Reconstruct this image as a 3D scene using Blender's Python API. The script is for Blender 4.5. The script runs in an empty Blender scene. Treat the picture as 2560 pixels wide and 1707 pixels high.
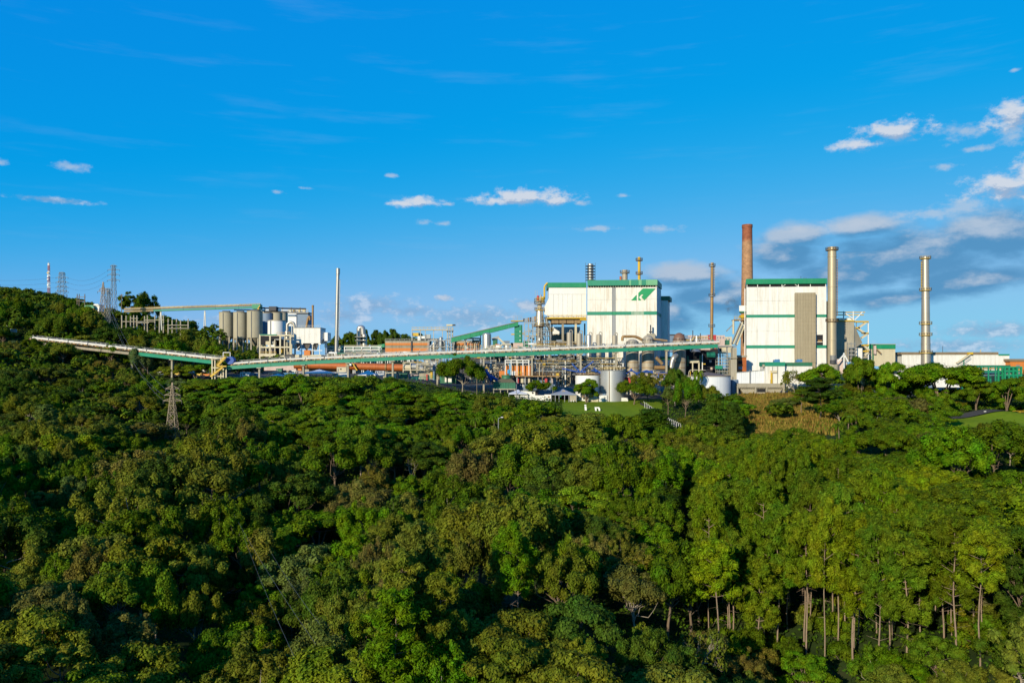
import bpy, math, random
import numpy as np
from mathutils import Vector, Matrix
# ------------------------------------------------------------------ camera, sky, sun, exposure
scene = bpy.context.scene
F = 2000.0            # focal length in photograph pixels (2560 wide)
CZ = 60.0             # camera height; the eye-level line is at photograph row VH
VH = 920.0
R = math.radians
cam_data = bpy.data.cameras.new('camera')
cam = bpy.data.objects.new('camera', cam_data)
scene.collection.objects.link(cam)
cam.location = (0, 0, CZ)
cam.rotation_euler = (R(90), 0, 0)
cam_data.sensor_width = 36.0
cam_data.lens = 36.0 * F / 2560.0
cam_data.shift_y = (VH - 853.5) / 2560.0
cam_data.clip_start = 1.0
cam_data.clip_end = 30000.0
scene.camera = cam
scene.view_settings.view_transform = 'Standard'
scene.view_settings.look = 'None'
scene.view_settings.exposure = 0.2
scene.view_settings.gamma = 1.0
scene.view_settings.use_curve_mapping = False
try:
    scene.cycles.max_bounces = 5
    scene.cycles.diffuse_bounces = 3
    scene.cycles.glossy_bounces = 2
    scene.cycles.transmission_bounces = 2
    scene.cycles.transparent_max_bounces = 8
    scene.cycles.caustics_reflective = False
    scene.cycles.caustics_refractive = False
except Exception:
    pass

SUN_AZ = 31.0         # degrees to the left of straight behind the camera
SUN_EL = 19.0
sd = Vector((-math.sin(R(SUN_AZ)) * math.cos(R(SUN_EL)), -math.cos(R(SUN_AZ)) * math.cos(R(SUN_EL)), math.sin(R(SUN_EL))))
sun_data = bpy.data.lights.new('sun', 'SUN')
sun_data.energy = 5.0
sun_data.angle = R(0.53)
sun_data.color = (1.0, 0.89, 0.68)
sun = bpy.data.objects.new('sun', sun_data)
scene.collection.objects.link(sun)
sun.rotation_euler = sd.to_track_quat('Z', 'Y').to_euler()
sun.location = (-200, -200, 300)

world = bpy.data.worlds.new('World')
scene.world = world
world.use_nodes = True
def build_sky():
    nt = world.node_tree
    nt.nodes.clear()
    N, L = nt.nodes.new, nt.links.new
    def math_(op, a, b=None, clamp=False):
        n = N('ShaderNodeMath'); n.operation = op; n.use_clamp = clamp
        for i, x in enumerate((a, b)):
            if x is None: continue
            if isinstance(x, (int, float)): n.inputs[i].default_value = x
            else: L(x, n.inputs[i])
        return n.outputs[0]
    def vmath(op, a, b=None):
        n = N('ShaderNodeVectorMath'); n.operation = op
        for i, x in enumerate((a, b)):
            if x is None: continue
            if isinstance(x, tuple): n.inputs[i].default_value = x
            else: L(x, n.inputs[i])
        return n.outputs['Value'] if op in ('LENGTH', 'DOT_PRODUCT') else n.outputs[0]
    def mixc(fac, a, b, mode='MIX'):
        n = N('ShaderNodeMix'); n.data_type = 'RGBA'; n.blend_type = mode
        for i, x in ((0, fac), (6, a), (7, b)):
            if isinstance(x, (int, float)): n.inputs[i].default_value = x
            elif isinstance(x, tuple): n.inputs[i].default_value = x
            else: L(x, n.inputs[i])
        return n.outputs[2]
    def smooth(x, a, b):
        n = N('ShaderNodeMapRange'); n.interpolation_type = 'SMOOTHSTEP'
        L(x, n.inputs[0]); n.inputs[1].default_value = a; n.inputs[2].default_value = b
        return n.outputs[0]
    sky = N('ShaderNodeTexSky'); sky.sky_type = 'NISHITA'; sky.sun_disc = False
    sky.sun_elevation = R(SUN_EL); sky.sun_rotation = R(180 + SUN_AZ)
    sky.altitude = 800; sky.air_density = 1.0; sky.dust_density = 0.6; sky.ozone_density = 3.0
    # the camera's saturated rendering of clear sky: deeper blue, gentler brightening towards the horizon
    sc_ = N('ShaderNodeSeparateColor'); L(sky.outputs[0], sc_.inputs[0])
    r_ = math_('ADD', math_('MULTIPLY', smooth(sc_.outputs[0], 1.5, 4.6), 1.42), 0.01)
    g_ = math_('MULTIPLY', math_('POWER', sc_.outputs[1], 0.52), 1.15)
    b_ = math_('MULTIPLY', math_('POWER', sc_.outputs[2], 0.10), 4.0)
    cc_ = N('ShaderNodeCombineColor'); L(r_, cc_.inputs[0]); L(g_, cc_.inputs[1]); L(b_, cc_.inputs[2])
    base = cc_.outputs[0]
    # clouds: soft heaps placed by direction (azimuth, elevation), broken up by noise
    tc = N('ShaderNodeTexCoord')
    sep = N('ShaderNodeSeparateXYZ'); L(tc.outputs['Generated'], sep.inputs[0])
    az = math_('ARCTAN2', sep.outputs[0], sep.outputs[1])
    el = math_('ARCSINE', sep.outputs[2])
    cmb = N('ShaderNodeCombineXYZ'); L(az, cmb.inputs[0]); L(el, cmb.inputs[1])
    vec = cmb.outputs[0]
    def ang(u, v):
        x, z = (u - 1280) / F, (VH - v) / F
        return math.atan(x), math.atan(z / math.sqrt(1 + x * x))
    heaps = [  # u, v, half width, half height in photograph pixels (turned into angles)
        (1325, 492, 120, 24), (1270, 502, 110, 13), (1395, 500, 70, 14), (1045, 505, 72, 15), (1010, 508, 44, 8), (2235, 326, 105, 30), (2140, 362, 70, 18),
        (2535, 285, 80, 40), (2510, 462, 120, 40), (2620, 430, 120, 60), (2620, 500, 90, 40)]
    faint = [(2330, 533, 110, 18), (2420, 512, 80, 24), (2150, 560, 120, 16), (2010, 575, 80, 14), (1210, 509, 36, 8), (1450, 508, 30, 8), (1122, 511, 14, 6), (1065, 556, 24, 8), (1102, 559, 22, 7), (1495, 571, 50, 9), (1655, 573, 52, 12), (180, 416, 54, 13), (-4, 405, 30, 12), (690, 480, 22, 6), (765, 471, 20, 5), (975, 440, 20, 6),
        (1560, 490, 22, 6), (2398, 330, 66, 28), (2440, 373, 56, 11), (2535, 340, 60, 30), (2535, 175, 16, 6), (2370, 415, 40, 12), (1110, 745, 26, 10), (1330, 765, 60, 18)]
    banks = [(2000, 590, 120, 40), (2150, 570, 130, 36), (2280, 640, 330, 88), (2480, 590, 220, 90), (2120, 690, 200, 58), (2420, 700, 210, 48), (2230, 745, 170, 32), (2720, 560, 260, 120),
             (1720, 690, 130, 42), (1800, 745, 150, 62), (1640, 790, 150, 60), (1960, 640, 120, 50)]
    lows = [(930, 765, 120, 32), (860, 790, 90, 26), (1030, 778, 90, 20), (1190, 795, 190, 42), (1330, 765, 70, 22), (1110, 745, 26, 10), (2490, 826, 200, 28), (2380, 865, 260, 24), (2700, 840, 200, 40), (130, 500, 120, 10), (600, 800, 120, 12)]
    def field(p, lst, soft):
        out = None
        for (u, v, ru, rv) in lst:
            a0, e0 = ang(u, v); a1, _ = ang(u + ru, v); _, e1 = ang(u, v - rv)
            d = vmath('LENGTH', vmath('MULTIPLY', vmath('SUBTRACT', p, (a0, e0, 0)), (1 / max(a1 - a0, 1e-4), 1 / max(e1 - e0, 1e-4), 0)))
            x = math_('SUBTRACT', 1.0, d)
            out = x if out is None else math_('MAXIMUM', out, x)
        return out
    def noise(p, scale, detail, rough, sx=1.0, sy=1.0):
        m = vmath('MULTIPLY', p, (sx, sy, 1.0))
        n = N('ShaderNodeTexNoise'); n.inputs['Scale'].default_value = scale; n.inputs['Detail'].default_value = detail; n.inputs['Roughness'].default_value = rough
        L(m, n.inputs['Vector']); return n.outputs[0]
    nz = math_('SUBTRACT', noise(vec, 46, 8, 0.66, 1.0, 1.6), 0.5)
    nz2 = math_('SUBTRACT', noise(vec, 17, 6, 0.6, 1.0, 2.2), 0.5)
    up = vmath('ADD', vec, (-0.0045, 0.0085, 0.0))
    nzu = math_('SUBTRACT', noise(up, 46, 8, 0.66, 1.0, 1.6), 0.5)
    fh, fhu = field(vec, heaps, 1), field(up, heaps, 1)
    upb = vmath('ADD', vec, (-0.006, 0.019, 0.0))
    nz2u = math_('SUBTRACT', noise(upb, 17, 6, 0.6, 1.0, 2.2), 0.5)
    fb, fbu = field(vec, banks, 1), field(upb, banks, 1)
    fl = field(vec, lows, 1)
    mf = smooth(math_('ADD', field(vec, faint, 1), math_('MULTIPLY', nz, 3.4)), -0.1, 1.1)
    ah = math_('ADD', fh, math_('MULTIPLY', nz, 2.9)); ahu = math_('ADD', fhu, math_('MULTIPLY', nzu, 2.9))
    ab = math_('ADD', fb, math_('MULTIPLY', nz2, 1.35)); abu = math_('ADD', fbu, math_('MULTIPLY', nz2u, 1.35))
    al = math_('ADD', fl, math_('MULTIPLY', nz, 2.6))
    mh = smooth(ah, -0.12, 0.85); mb = smooth(ab, -0.12, 0.62); ml = smooth(al, -0.1, 0.9)
    lit_h = smooth(math_('SUBTRACT', ah, ahu), -0.35, 0.45)
    lit_b = smooth(math_('ADD', math_('SUBTRACT', ab, abu), math_('MULTIPLY', nz, 0.7)), 0.10, 0.85)
    white = (3.9, 4.15, 4.6, 1.0); grey = (1.9, 2.6, 3.7, 1.0); dark = (0.45, 1.55, 2.95, 1.0); pale = (2.5, 3.3, 4.5, 1.0)
    ch = mixc(lit_h, grey, white)
    cb = mixc(lit_b, dark, (2.7, 3.2, 3.9, 1.0))
    # high thin streaks everywhere
    st = smooth(noise(vec, 5.0, 6, 0.6, 1.0, 9.0), 0.52, 0.80)
    c0 = mixc(math_('MULTIPLY', st, 0.07), base, pale)
    c1 = mixc(math_('MULTIPLY', ml, 0.72), c0, mixc(smooth(nz, -0.05, 0.16), (1.35, 2.3, 3.6, 1.0), (3.3, 3.9, 4.8, 1.0)))
    c2 = mixc(math_('MULTIPLY', mb, 0.86), c1, cb)
    c2 = mixc(math_('MULTIPLY', mf, 0.62), c2, (3.0, 3.5, 4.2, 1.0))
    c3 = mixc(math_('MULTIPLY', mh, 0.92), c2, ch)
    bg = N('ShaderNodeBackground'); bg.inputs[1].default_value = 0.149
    L(c3, bg.inputs[0])
    out = N('ShaderNodeOutputWorld'); L(bg.outputs[0], out.inputs[0])
    try:
        world.cycles.sampling_method = 'MANUAL'; world.cycles.sample_map_resolution = 512
    except Exception:
        pass
build_sky()

# ------------------------------------------------------------------ helpers
C = scene.collection
def P(u, v, Y):
    """photograph pixel (u, v) at distance Y in front of the camera -> world point"""
    return Vector(((u - 1280) / F * Y, Y, CZ - (v - VH) / F * Y))
def Ux(u, Y): return (u - 1280) / F * Y
def Vz(v, Y): return CZ - (v - VH) / F * Y

MATS = {}
def mat(name, col, rough=0.6, metal=0.0, dirt=0.0, dirt_col=(0.16, 0.11, 0.05), streak=14.0, scale=0.35, bump=0.0, ribs=0.0, spec=0.4, var=0.12):
    """painted or bare surface with vertical streaks of dirt, broad tone variation and optional ribbed relief"""
    if name in MATS: return MATS[name]
    if 'bark' not in name: col = tuple(c * 0.86 for c in col); dirt_col = tuple(c * 0.8 for c in dirt_col)
    m = bpy.data.materials.new(name); MATS[name] = m; m.use_nodes = True
    nt = m.node_tree; N, L = nt.nodes.new, nt.links.new
    b = nt.nodes['Principled BSDF']
    b.inputs['Roughness'].default_value = rough; b.inputs['Metallic'].default_value = metal
    b.inputs['Specular IOR Level'].default_value = spec
    tc = N('ShaderNodeTexCoord')
    n1 = N('ShaderNodeTexNoise'); n1.inputs['Scale'].default_value = scale; n1.inputs['Detail'].default_value = 6; n1.inputs['Roughness'].default_value = 0.65
    L(tc.outputs['Object'], n1.inputs['Vector'])
    r1 = N('ShaderNodeMapRange'); r1.inputs[1].default_value = 0.25; r1.inputs[2].default_value = 0.75
    r1.inputs[3].default_value = 1.0 - var; r1.inputs[4].default_value = 1.0 + var * 0.6
    L(n1.outputs[0], r1.inputs[0])
    mx = N('ShaderNodeMix'); mx.data_type = 'RGBA'; mx.blend_type = 'MULTIPLY'; mx.inputs[0].default_value = 1.0
    mx.inputs[6].default_value = (*col, 1.0); L(r1.outputs[0], mx.inputs[7])
    col_out = mx.outputs[2]
    if dirt > 0:
        mp = N('ShaderNodeMapping'); mp.inputs['Scale'].default_value = (1.0, 1.0, 1.0 / streak)
        L(tc.outputs['Object'], mp.inputs['Vector'])
        n2 = N('ShaderNodeTexNoise'); n2.inputs['Scale'].default_value = 0.9; n2.inputs['Detail'].default_value = 7; n2.inputs['Roughness'].default_value = 0.7
        L(mp.outputs[0], n2.inputs['Vector'])
        r2 = N('ShaderNodeMapRange'); r2.interpolation_type = 'SMOOTHSTEP'; r2.inputs[1].default_value = 0.44; r2.inputs[2].default_value = 0.72
        r2.inputs[4].default_value = dirt
        L(n2.outputs[0], r2.inputs[0])
        m2 = N('ShaderNodeMix'); m2.data_type = 'RGBA'; L(r2.outputs[0], m2.inputs[0]); L(col_out, m2.inputs[6]); m2.inputs[7].default_value = (*dirt_col, 1.0)
        col_out = m2.outputs[2]
    L(col_out, b.inputs['Base Color'])
    if ribs > 0 or bump > 0:
        bp = N('ShaderNodeBump'); bp.inputs['Distance'].default_value = 0.05
        if ribs > 0:
            sx = N('ShaderNodeSeparateXYZ'); L(tc.outputs['Object'], sx.inputs[0])
            ad = N('ShaderNodeMath'); ad.operation = 'ADD'; L(sx.outputs[0], ad.inputs[0]); L(sx.outputs[1], ad.inputs[1])
            ml = N('ShaderNodeMath'); ml.operation = 'MULTIPLY'; L(ad.outputs[0], ml.inputs[0]); ml.inputs[1].default_value = 2 * math.pi / ribs
            sn = N('ShaderNodeMath'); sn.operation = 'SINE'; L(ml.outputs[0], sn.inputs[0])
            L(sn.outputs[0], bp.inputs['Height']); bp.inputs['Strength'].default_value = 0.5
        else:
            L(n1.outputs[0], bp.inputs['Height']); bp.inputs['Strength'].default_value = bump
        L(bp.outputs[0], b.inputs['Normal'])
    return m

class MB:
    """collects faces in world coordinates; built as one mesh object relative to its thing"""
    def __init__(s, M=None): s.v = []; s.f = []; s.M = M
    def add(s, vs, fs):
        o = len(s.v)
        if s.M is not None: vs = [s.M @ Vector(q) for q in vs]
        s.v.extend([tuple(q) for q in vs]); s.f.extend([tuple(i + o for i in q) for q in fs]); return s
    def box(s, x0, y0, z0, x1, y1, z1):
        return s.add([(x0, y0, z0), (x1, y0, z0), (x1, y1, z0), (x0, y1, z0), (x0, y0, z1), (x1, y0, z1), (x1, y1, z1), (x0, y1, z1)],
                     [(0, 3, 2, 1), (4, 5, 6, 7), (0, 1, 5, 4), (1, 2, 6, 5), (2, 3, 7, 6), (3, 0, 4, 7)])
    def bar(s, p, q, w, h=None):
        h = h or w; p, q = Vector(p), Vector(q); d = (q - p).normalized()
        up = Vector((0, 0, 1)) if abs(d.z) < 0.95 else Vector((0, 1, 0))
        a = d.cross(up).normalized() * (w / 2); b = a.cross(d).normalized() * (h / 2)
        vs = [p - a - b, p + a - b, p + a + b, p - a + b, q - a - b, q + a - b, q + a + b, q - a + b]
        return s.add(vs, [(0, 1, 2, 3), (4, 7, 6, 5), (0, 4, 5, 1), (1, 5, 6, 2), (2, 6, 7, 3), (3, 7, 4, 0)])
    def tube(s, pts, r, n=8, caps=True):
        pts = [Vector(p) for p in pts]; rs = r if isinstance(r, (list, tuple)) else [r] * len(pts)
        vs, fs = [], []; ref = None
        for i, p in enumerate(pts):
            d = (pts[min(i + 1, len(pts) - 1)] - pts[max(i - 1, 0)]).normalized()
            if ref is None: ref = Vector((0, 0, 1)) if abs(d.z) < 0.9 else Vector((1, 0, 0))
            a = d.cross(ref); a = a.normalized() if a.length > 1e-5 else d.orthogonal().normalized()
            b = d.cross(a).normalized(); ref = a.cross(d)
            for k in range(n):
                t = 2 * math.pi * k / n; vs.append(p + (a * math.cos(t) + b * math.sin(t)) * rs[i])
        for i in range(len(pts) - 1):
            for k in range(n):
                k2 = (k + 1) % n; fs.append((i * n + k, i * n + k2, (i + 1) * n + k2, (i + 1) * n + k))
        if caps: fs += [tuple(range(n)), tuple(range((len(pts) - 1) * n, len(pts) * n))]
        return s.add(vs, fs)
    def lathe(s, c, prof, n=20):
        vs, fs = [], []
        for (r, z) in prof:
            for k in range(n):
                t = 2 * math.pi * k / n; vs.append((c[0] + r * math.cos(t), c[1] + r * math.sin(t), z))
        m = len(prof)
        for i in range(m - 1):
            for k in range(n):
                k2 = (k + 1) % n; fs.append((i * n + k, i * n + k2, (i + 1) * n + k2, (i + 1) * n + k))
        fs += [tuple(range(n))[::-1], tuple(range((m - 1) * n, m * n))]
        return s.add(vs, fs)
    def prism(s, poly, y0, y1):
        """poly: (x, z) outline, extruded from y0 to y1"""
        n = len(poly); vs = [(x, y0, z) for x, z in poly] + [(x, y1, z) for x, z in poly]
        fs = [tuple(range(n)), tuple(range(n, 2 * n))[::-1]] + [(i, (i + 1) % n, (i + 1) % n + n, i + n) for i in range(n)]
        return s.add(vs, fs)
    def face(s, pts): return s.add(pts, [tuple(range(len(pts)))])
    def rail(s, pts, h=1.1, step=2.5, w=0.09):
        """handrail: posts, top and middle bar along a polyline of floor points"""
        pts = [Vector(p) for p in pts]; z = Vector((0, 0, 1))
        for a, b in zip(pts[:-1], pts[1:]):
            n = max(1, int((b - a).length / step))
            for i in range(n + 1): q = a.lerp(b, i / n); s.bar(q, q + z * h, w)
            s.bar(a + z * h, b + z * h, w); s.bar(a + z * h * 0.55, b + z * h * 0.55, w * 0.8)
        return s
    def ring_rail(s, c, r, z, h=1.1, w=0.09, n=14):
        pts = [(c[0] + r * math.cos(2 * math.pi * k / n), c[1] + r * math.sin(2 * math.pi * k / n), z) for k in range(n + 1)]
        return s.rail(pts, h, 1e9, w)
    def lattice(s, c, z0, z1, w0, w1, n, t=0.16):
        """four-legged lattice mast with X bracing"""
        def cor(z, k):
            f = (z - z0) / (z1 - z0); h = (w0 + (w1 - w0) * f) / 2
            return Vector((c[0] + h * (1, 1, -1, -1)[k], c[1] + h * (1, -1, -1, 1)[k], z))
        zs = [z0 + (z1 - z0) * (1 - (1 - i / n) ** 1.25) for i in range(n + 1)]
        for a, b in zip(zs[:-1], zs[1:]):
            for k in range(4):
                k2 = (k + 1) % 4
                s.bar(cor(a, k), cor(b, k), t); s.bar(cor(a, k), cor(b, k2), t * 0.7); s.bar(cor(a, k2), cor(b, k), t * 0.7); s.bar(cor(b, k), cor(b, k2), t * 0.7)
        return s

def thing(name, label, cat, loc, group=None):
    o = bpy.data.objects.new(name, None); C.objects.link(o); o.location = loc
    o.empty_display_size = 0.5
    o['label'] = label; o['category'] = cat
    if group: o['group'] = group
    return o
def link_mesh(name, me, m, T=None, parent=None):
    o = bpy.data.objects.new(name, me); C.objects.link(o)
    if m is not None and not me.materials: me.materials.append(m)
    if parent is not None: o.parent = parent
    elif T is not None: o.parent = T
    return o
def part(T, name, mb, m, parent=None, smooth=False, label=None):
    """T: the thing (Empty); the mesh is stored relative to T's place; parent: a part when this is a sub-part"""
    lx, ly, lz = T.location
    me = bpy.data.meshes.new(name)
    me.from_pydata([(x - lx, y - ly, z - lz) for x, y, z in mb.v], [], mb.f); me.update()
    if smooth:
        me.shade_smooth(); me.set_sharp_from_angle(angle=R(38))
    o = link_mesh(name, me, m, T, parent)
    if label: o['label'] = label
    return o
def single(name, label, cat, mb, m, group=None, smooth=False, kind=None):
    """a thing that is one mesh"""
    a = np.array(mb.v); base = ((a[:, 0].min() + a[:, 0].max()) / 2, (a[:, 1].min() + a[:, 1].max()) / 2, a[:, 2].min())
    me = bpy.data.meshes.new(name)
    me.from_pydata([tuple(q) for q in (a - np.array(base))], [], mb.f); me.update()
    if smooth: me.shade_smooth(); me.set_sharp_from_angle(angle=R(38))
    o = link_mesh(name, me, m); o.location = base
    if label: o['label'] = label
    if cat: o['category'] = cat
    if group: o['group'] = group
    if kind: o['kind'] = kind
    return o
def dome(r, z0, h, n=6): return [(r * math.cos(math.pi / 2 * i / n), z0 + h * math.sin(math.pi / 2 * i / n)) for i in range(n)] + [(0.02, z0 + h)]

# ------------------------------------------------------------------ materials
white = mat('white_cladding', (0.80, 0.78, 0.71), 0.6, dirt=0.38, dirt_col=(0.42, 0.34, 0.22), ribs=0.5, var=0.07)
white_rust = mat('white_cladding_rusty', (0.80, 0.77, 0.68), 0.6, dirt=0.55, dirt_col=(0.46, 0.33, 0.17), streak=10, ribs=0.5, var=0.1)
white_clean = mat('white_paint', (0.80, 0.79, 0.74), 0.5, dirt=0.2, dirt_col=(0.5, 0.46, 0.38), var=0.05)
green = mat('green_cladding', (0.010, 0.25, 0.11), 0.45, dirt=0.25, dirt_col=(0.10, 0.34, 0.20), var=0.12)
teal = mat('green_girder_paint', (0.015, 0.25, 0.145), 0.5, dirt=0.4, dirt_col=(0.06, 0.25, 0.17), var=0.15)
dkgreen = mat('dark_green_paint', (0.03, 0.17, 0.09), 0.55, dirt=0.4, dirt_col=(0.06, 0.09, 0.05), var=0.2)
concrete = mat('concrete', (0.40, 0.36, 0.27), 0.85, dirt=0.4, dirt_col=(0.19, 0.16, 0.11), var=0.15, spec=0.2)
concrete_d = mat('weathered_concrete', (0.33, 0.29, 0.21), 0.85, dirt=0.5, dirt_col=(0.14, 0.11, 0.07), var=0.2, spec=0.2)
cream = mat('cream_paint', (0.60, 0.53, 0.36), 0.6, dirt=0.3, dirt_col=(0.3, 0.22, 0.12), var=0.1)
steel = mat('bare_steel', (0.52, 0.48, 0.40), 0.38, 0.65, dirt=0.4, dirt_col=(0.26, 0.18, 0.10), var=0.15)
steel_b = mat('bright_steel', (0.46, 0.44, 0.40), 0.38, 0.6, dirt=0.2, dirt_col=(0.4, 0.36, 0.3), var=0.08)
galv = mat('galvanised_steel', (0.36, 0.37, 0.36), 0.5, 0.5, dirt=0.2, dirt_col=(0.2, 0.16, 0.12), var=0.1)
strip_shade_m = mat('strip_shade_grey', (0.30, 0.31, 0.32), 0.7, dirt=0.3, dirt_col=(0.2, 0.17, 0.13), var=0.1)  # grey tone stands in for the shadow in the recessed strip
grey = mat('grey_steel', (0.26, 0.26, 0.25), 0.6, 0.2, dirt=0.3, dirt_col=(0.14, 0.1, 0.07), var=0.15)
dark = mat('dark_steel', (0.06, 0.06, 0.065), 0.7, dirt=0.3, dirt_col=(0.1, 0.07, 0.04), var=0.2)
black = mat('dark_opening', (0.018, 0.018, 0.022), 0.9, var=0.1)
yellow = mat('yellow_safety_paint', (0.62, 0.40, 0.03), 0.5, dirt=0.35, dirt_col=(0.30, 0.17, 0.04), var=0.12)
orange = mat('orange_painted_wall', (0.62, 0.20, 0.035), 0.65, dirt=0.3, dirt_col=(0.40, 0.15, 0.05), var=0.1)
kiln_m = mat('rust_orange_steel', (0.46, 0.125, 0.025), 0.55, 0.1, dirt=0.45, dirt_col=(0.22, 0.06, 0.02), streak=3, var=0.2)
rust = mat('rusty_steel', (0.36, 0.22, 0.09), 0.6, 0.3, dirt=0.6, dirt_col=(0.16, 0.07, 0.03), var=0.25)
brown = mat('brown_hopper_steel', (0.30, 0.20, 0.10), 0.65, 0.1, dirt=0.5, dirt_col=(0.12, 0.07, 0.03), var=0.2)
tank_m = mat('stained_tank_shell', (0.42, 0.37, 0.28), 0.6, 0.15, dirt=0.6, dirt_col=(0.17, 0.13, 0.09), streak=18, var=0.15)
blue = mat('blue_pipe_paint', (0.015, 0.08, 0.36), 0.5, var=0.15)
blue_l = mat('light_blue_paint', (0.03, 0.32, 0.62), 0.5, var=0.1)
bluegrey = mat('blue_grey_cladding', (0.17, 0.24, 0.33), 0.6, var=0.12)
mast_red = mat('faded_red_paint', (0.36, 0.12, 0.11), 0.6)
red = mat('red_paint', (0.50, 0.05, 0.05), 0.55, var=0.12)
pink = mat('pale_pink_wall', (0.60, 0.46, 0.40), 0.75, dirt=0.3, var=0.12)
tan = mat('tan_stair_cladding', (0.345, 0.29, 0.19), 0.75, dirt=0.4, dirt_col=(0.22, 0.17, 0.10), streak=20, ribs=1.2, var=0.1)
beige = mat('beige_silo_concrete', (0.42, 0.38, 0.27), 0.8, dirt=0.3, dirt_col=(0.26, 0.22, 0.15), var=0.08, spec=0.2)
tarp = mat('grey_tent_fabric', (0.26, 0.30, 0.38), 0.7, var=0.06)
tarp_w = mat('white_tent_fabric', (0.78, 0.77, 0.74), 0.7, var=0.05)
wood = mat('weathered_wood_pole', (0.20, 0.16, 0.11), 0.85, var=0.2)
wire_m = mat('aluminium_wire', (0.16, 0.16, 0.16), 0.5, 0.5)
asphalt = mat('asphalt', (0.06, 0.06, 0.062), 0.9, scale=1.5, var=0.25, spec=0.2)
yard_m = mat('yard_concrete', (0.11, 0.10, 0.085), 0.9, scale=0.2, var=0.3, spec=0.2)
vent_blue = mat('blue_vent_paint', (0.06, 0.20, 0.40), 0.5, var=0.1)

def brick_material():
    m = bpy.data.materials.new('chimney_brick'); m.use_nodes = True
    nt = m.node_tree; N, L = nt.nodes.new, nt.links.new; b = nt.nodes['Principled BSDF']; b.inputs['Roughness'].default_value = 0.85
    tc = N('ShaderNodeTexCoord'); sp = N('ShaderNodeSeparateXYZ'); L(tc.outputs['Object'], sp.inputs[0])
    at = N('ShaderNodeMath'); at.operation = 'ARCTAN2'; L(sp.outputs[1], at.inputs[0]); L(sp.outputs[0], at.inputs[1])
    ml = N('ShaderNodeMath'); ml.operation = 'MULTIPLY'; L(at.outputs[0], ml.inputs[0]); ml.inputs[1].default_value = 3.0
    cb = N('ShaderNodeCombineXYZ'); L(ml.outputs[0], cb.inputs[0]); L(sp.outputs[2], cb.inputs[1])
    bt = N('ShaderNodeTexBrick'); bt.inputs['Scale'].default_value = 1.0; bt.inputs['Brick Width'].default_value = 0.9; bt.inputs['Row Height'].default_value = 0.42; bt.inputs['Mortar Size'].default_value = 0.03
    bt.inputs['Color1'].default_value = (0.37, 0.19, 0.085, 1); bt.inputs['Color2'].default_value = (0.27, 0.125, 0.055, 1); bt.inputs['Mortar'].default_value = (0.30, 0.22, 0.14, 1)
    L(cb.outputs[0], bt.inputs['Vector'])
    n = N('ShaderNodeTexNoise'); n.inputs['Scale'].default_value = 0.5; n.inputs['Detail'].default_value = 6; L(tc.outputs['Object'], n.inputs['Vector'])
    # upper courses are a different, redder brick
    mr = N('ShaderNodeMapRange'); mr.interpolation_type = 'SMOOTHSTEP'; mr.inputs[1].default_value = 77.0; mr.inputs[2].default_value = 80.0
    L(sp.outputs[2], mr.inputs[0])
    mx = N('ShaderNodeMix'); mx.data_type = 'RGBA'; mx.blend_type = 'MULTIPLY'; L(mr.outputs[0], mx.inputs[0]); L(bt.outputs[0], mx.inputs[6]); mx.inputs[7].default_value = (0.72, 0.42, 0.38, 1)
    m2 = N('ShaderNodeMix'); m2.data_type = 'RGBA'; m2.blend_type = 'OVERLAY'; m2.inputs[0].default_value = 0.6; L(mx.outputs[2], m2.inputs[6]); L(n.outputs[0], m2.inputs[7])
    L(m2.outputs[2], b.inputs['Base Color'])
    return m
brick_m = brick_material()
# ------------------------------------------------------------------ terrain
PY = np.array([40, 90, 140, 200, 250, 300, 330, 350, 370, 400, 450, 520, 600, 700, 900, 1500, 4000], float)
PROF = {
    -300: [-48, -47, -44, -36, -26, -14, -3, 4, 9, 14, 26, 40, 52, 58, 54, 30, 0],
    0:    [-49, -48, -46, -40, -31, -20, -9, -2, 4, 10, 24, 38, 51, 57, 53, 30, 0],
    200:  [-50, -49, -47, -42, -35, -25, -15, -9, -3, 4, 18, 32, 43, 47, 43, 20, -3],
    400:  [-51, -50, -48, -44, -37, -28, -20, -14, -8, -2, 9, 21, 29, 32, 28, 12, -4],
    600:  [-52, -51, -49, -43, -34, -22, -12, -7, -4.5, -3, 2, 10, 18, 18, 14, 4, -5],
    800:  [-52, -51, -48, -42, -32, -20, -9, -4.9, -4.3, -4.3, -2, 2, 8, 10, 8, 0, -5],
    1000: [-52, -50, -47, -41, -31, -21, -11, -6.2, -5.2, -5.2, -4.5, -2, 4, 8, 6, 0, -5],
    1200: [-51, -50, -47, -41, -31, -22, -14.5, -11.5, -10.5, -10, -8, -6, -4, -4, -4, -6, -8],
    1450: [-51, -49, -46, -40, -31, -21.5, -16.6, -14.2, -13.8, -13, -11, -10, -10, -10, -10, -10, -10],
    1700: [-51, -49, -46, -40, -31, -22, -17, -14, -13, -12, -11, -11, -11, -11, -11, -11, -11],
    1950: [-50, -48, -45, -38, -29, -20, -15, -12.5, -12, -12, -12, -12, -12, -12, -12, -12, -12],
    2250: [-49, -46, -42, -34, -25, -17, -14.5, -13.5, -12, -12, -12, -12, -12, -12, -12, -12, -12],
    2560: [-48, -44, -39, -30, -22, -17, -15.5, -14, -12, -12, -12, -12, -12, -12, -12, -12, -12],
    2900: [-46, -41, -35, -26, -19, -15, -13, -12, -11, -11, -11, -11, -11, -11, -11, -11, -11]}
PU = np.array(sorted(PROF), float)
PZ = np.array([PROF[int(u)] for u in PU], float)
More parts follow.
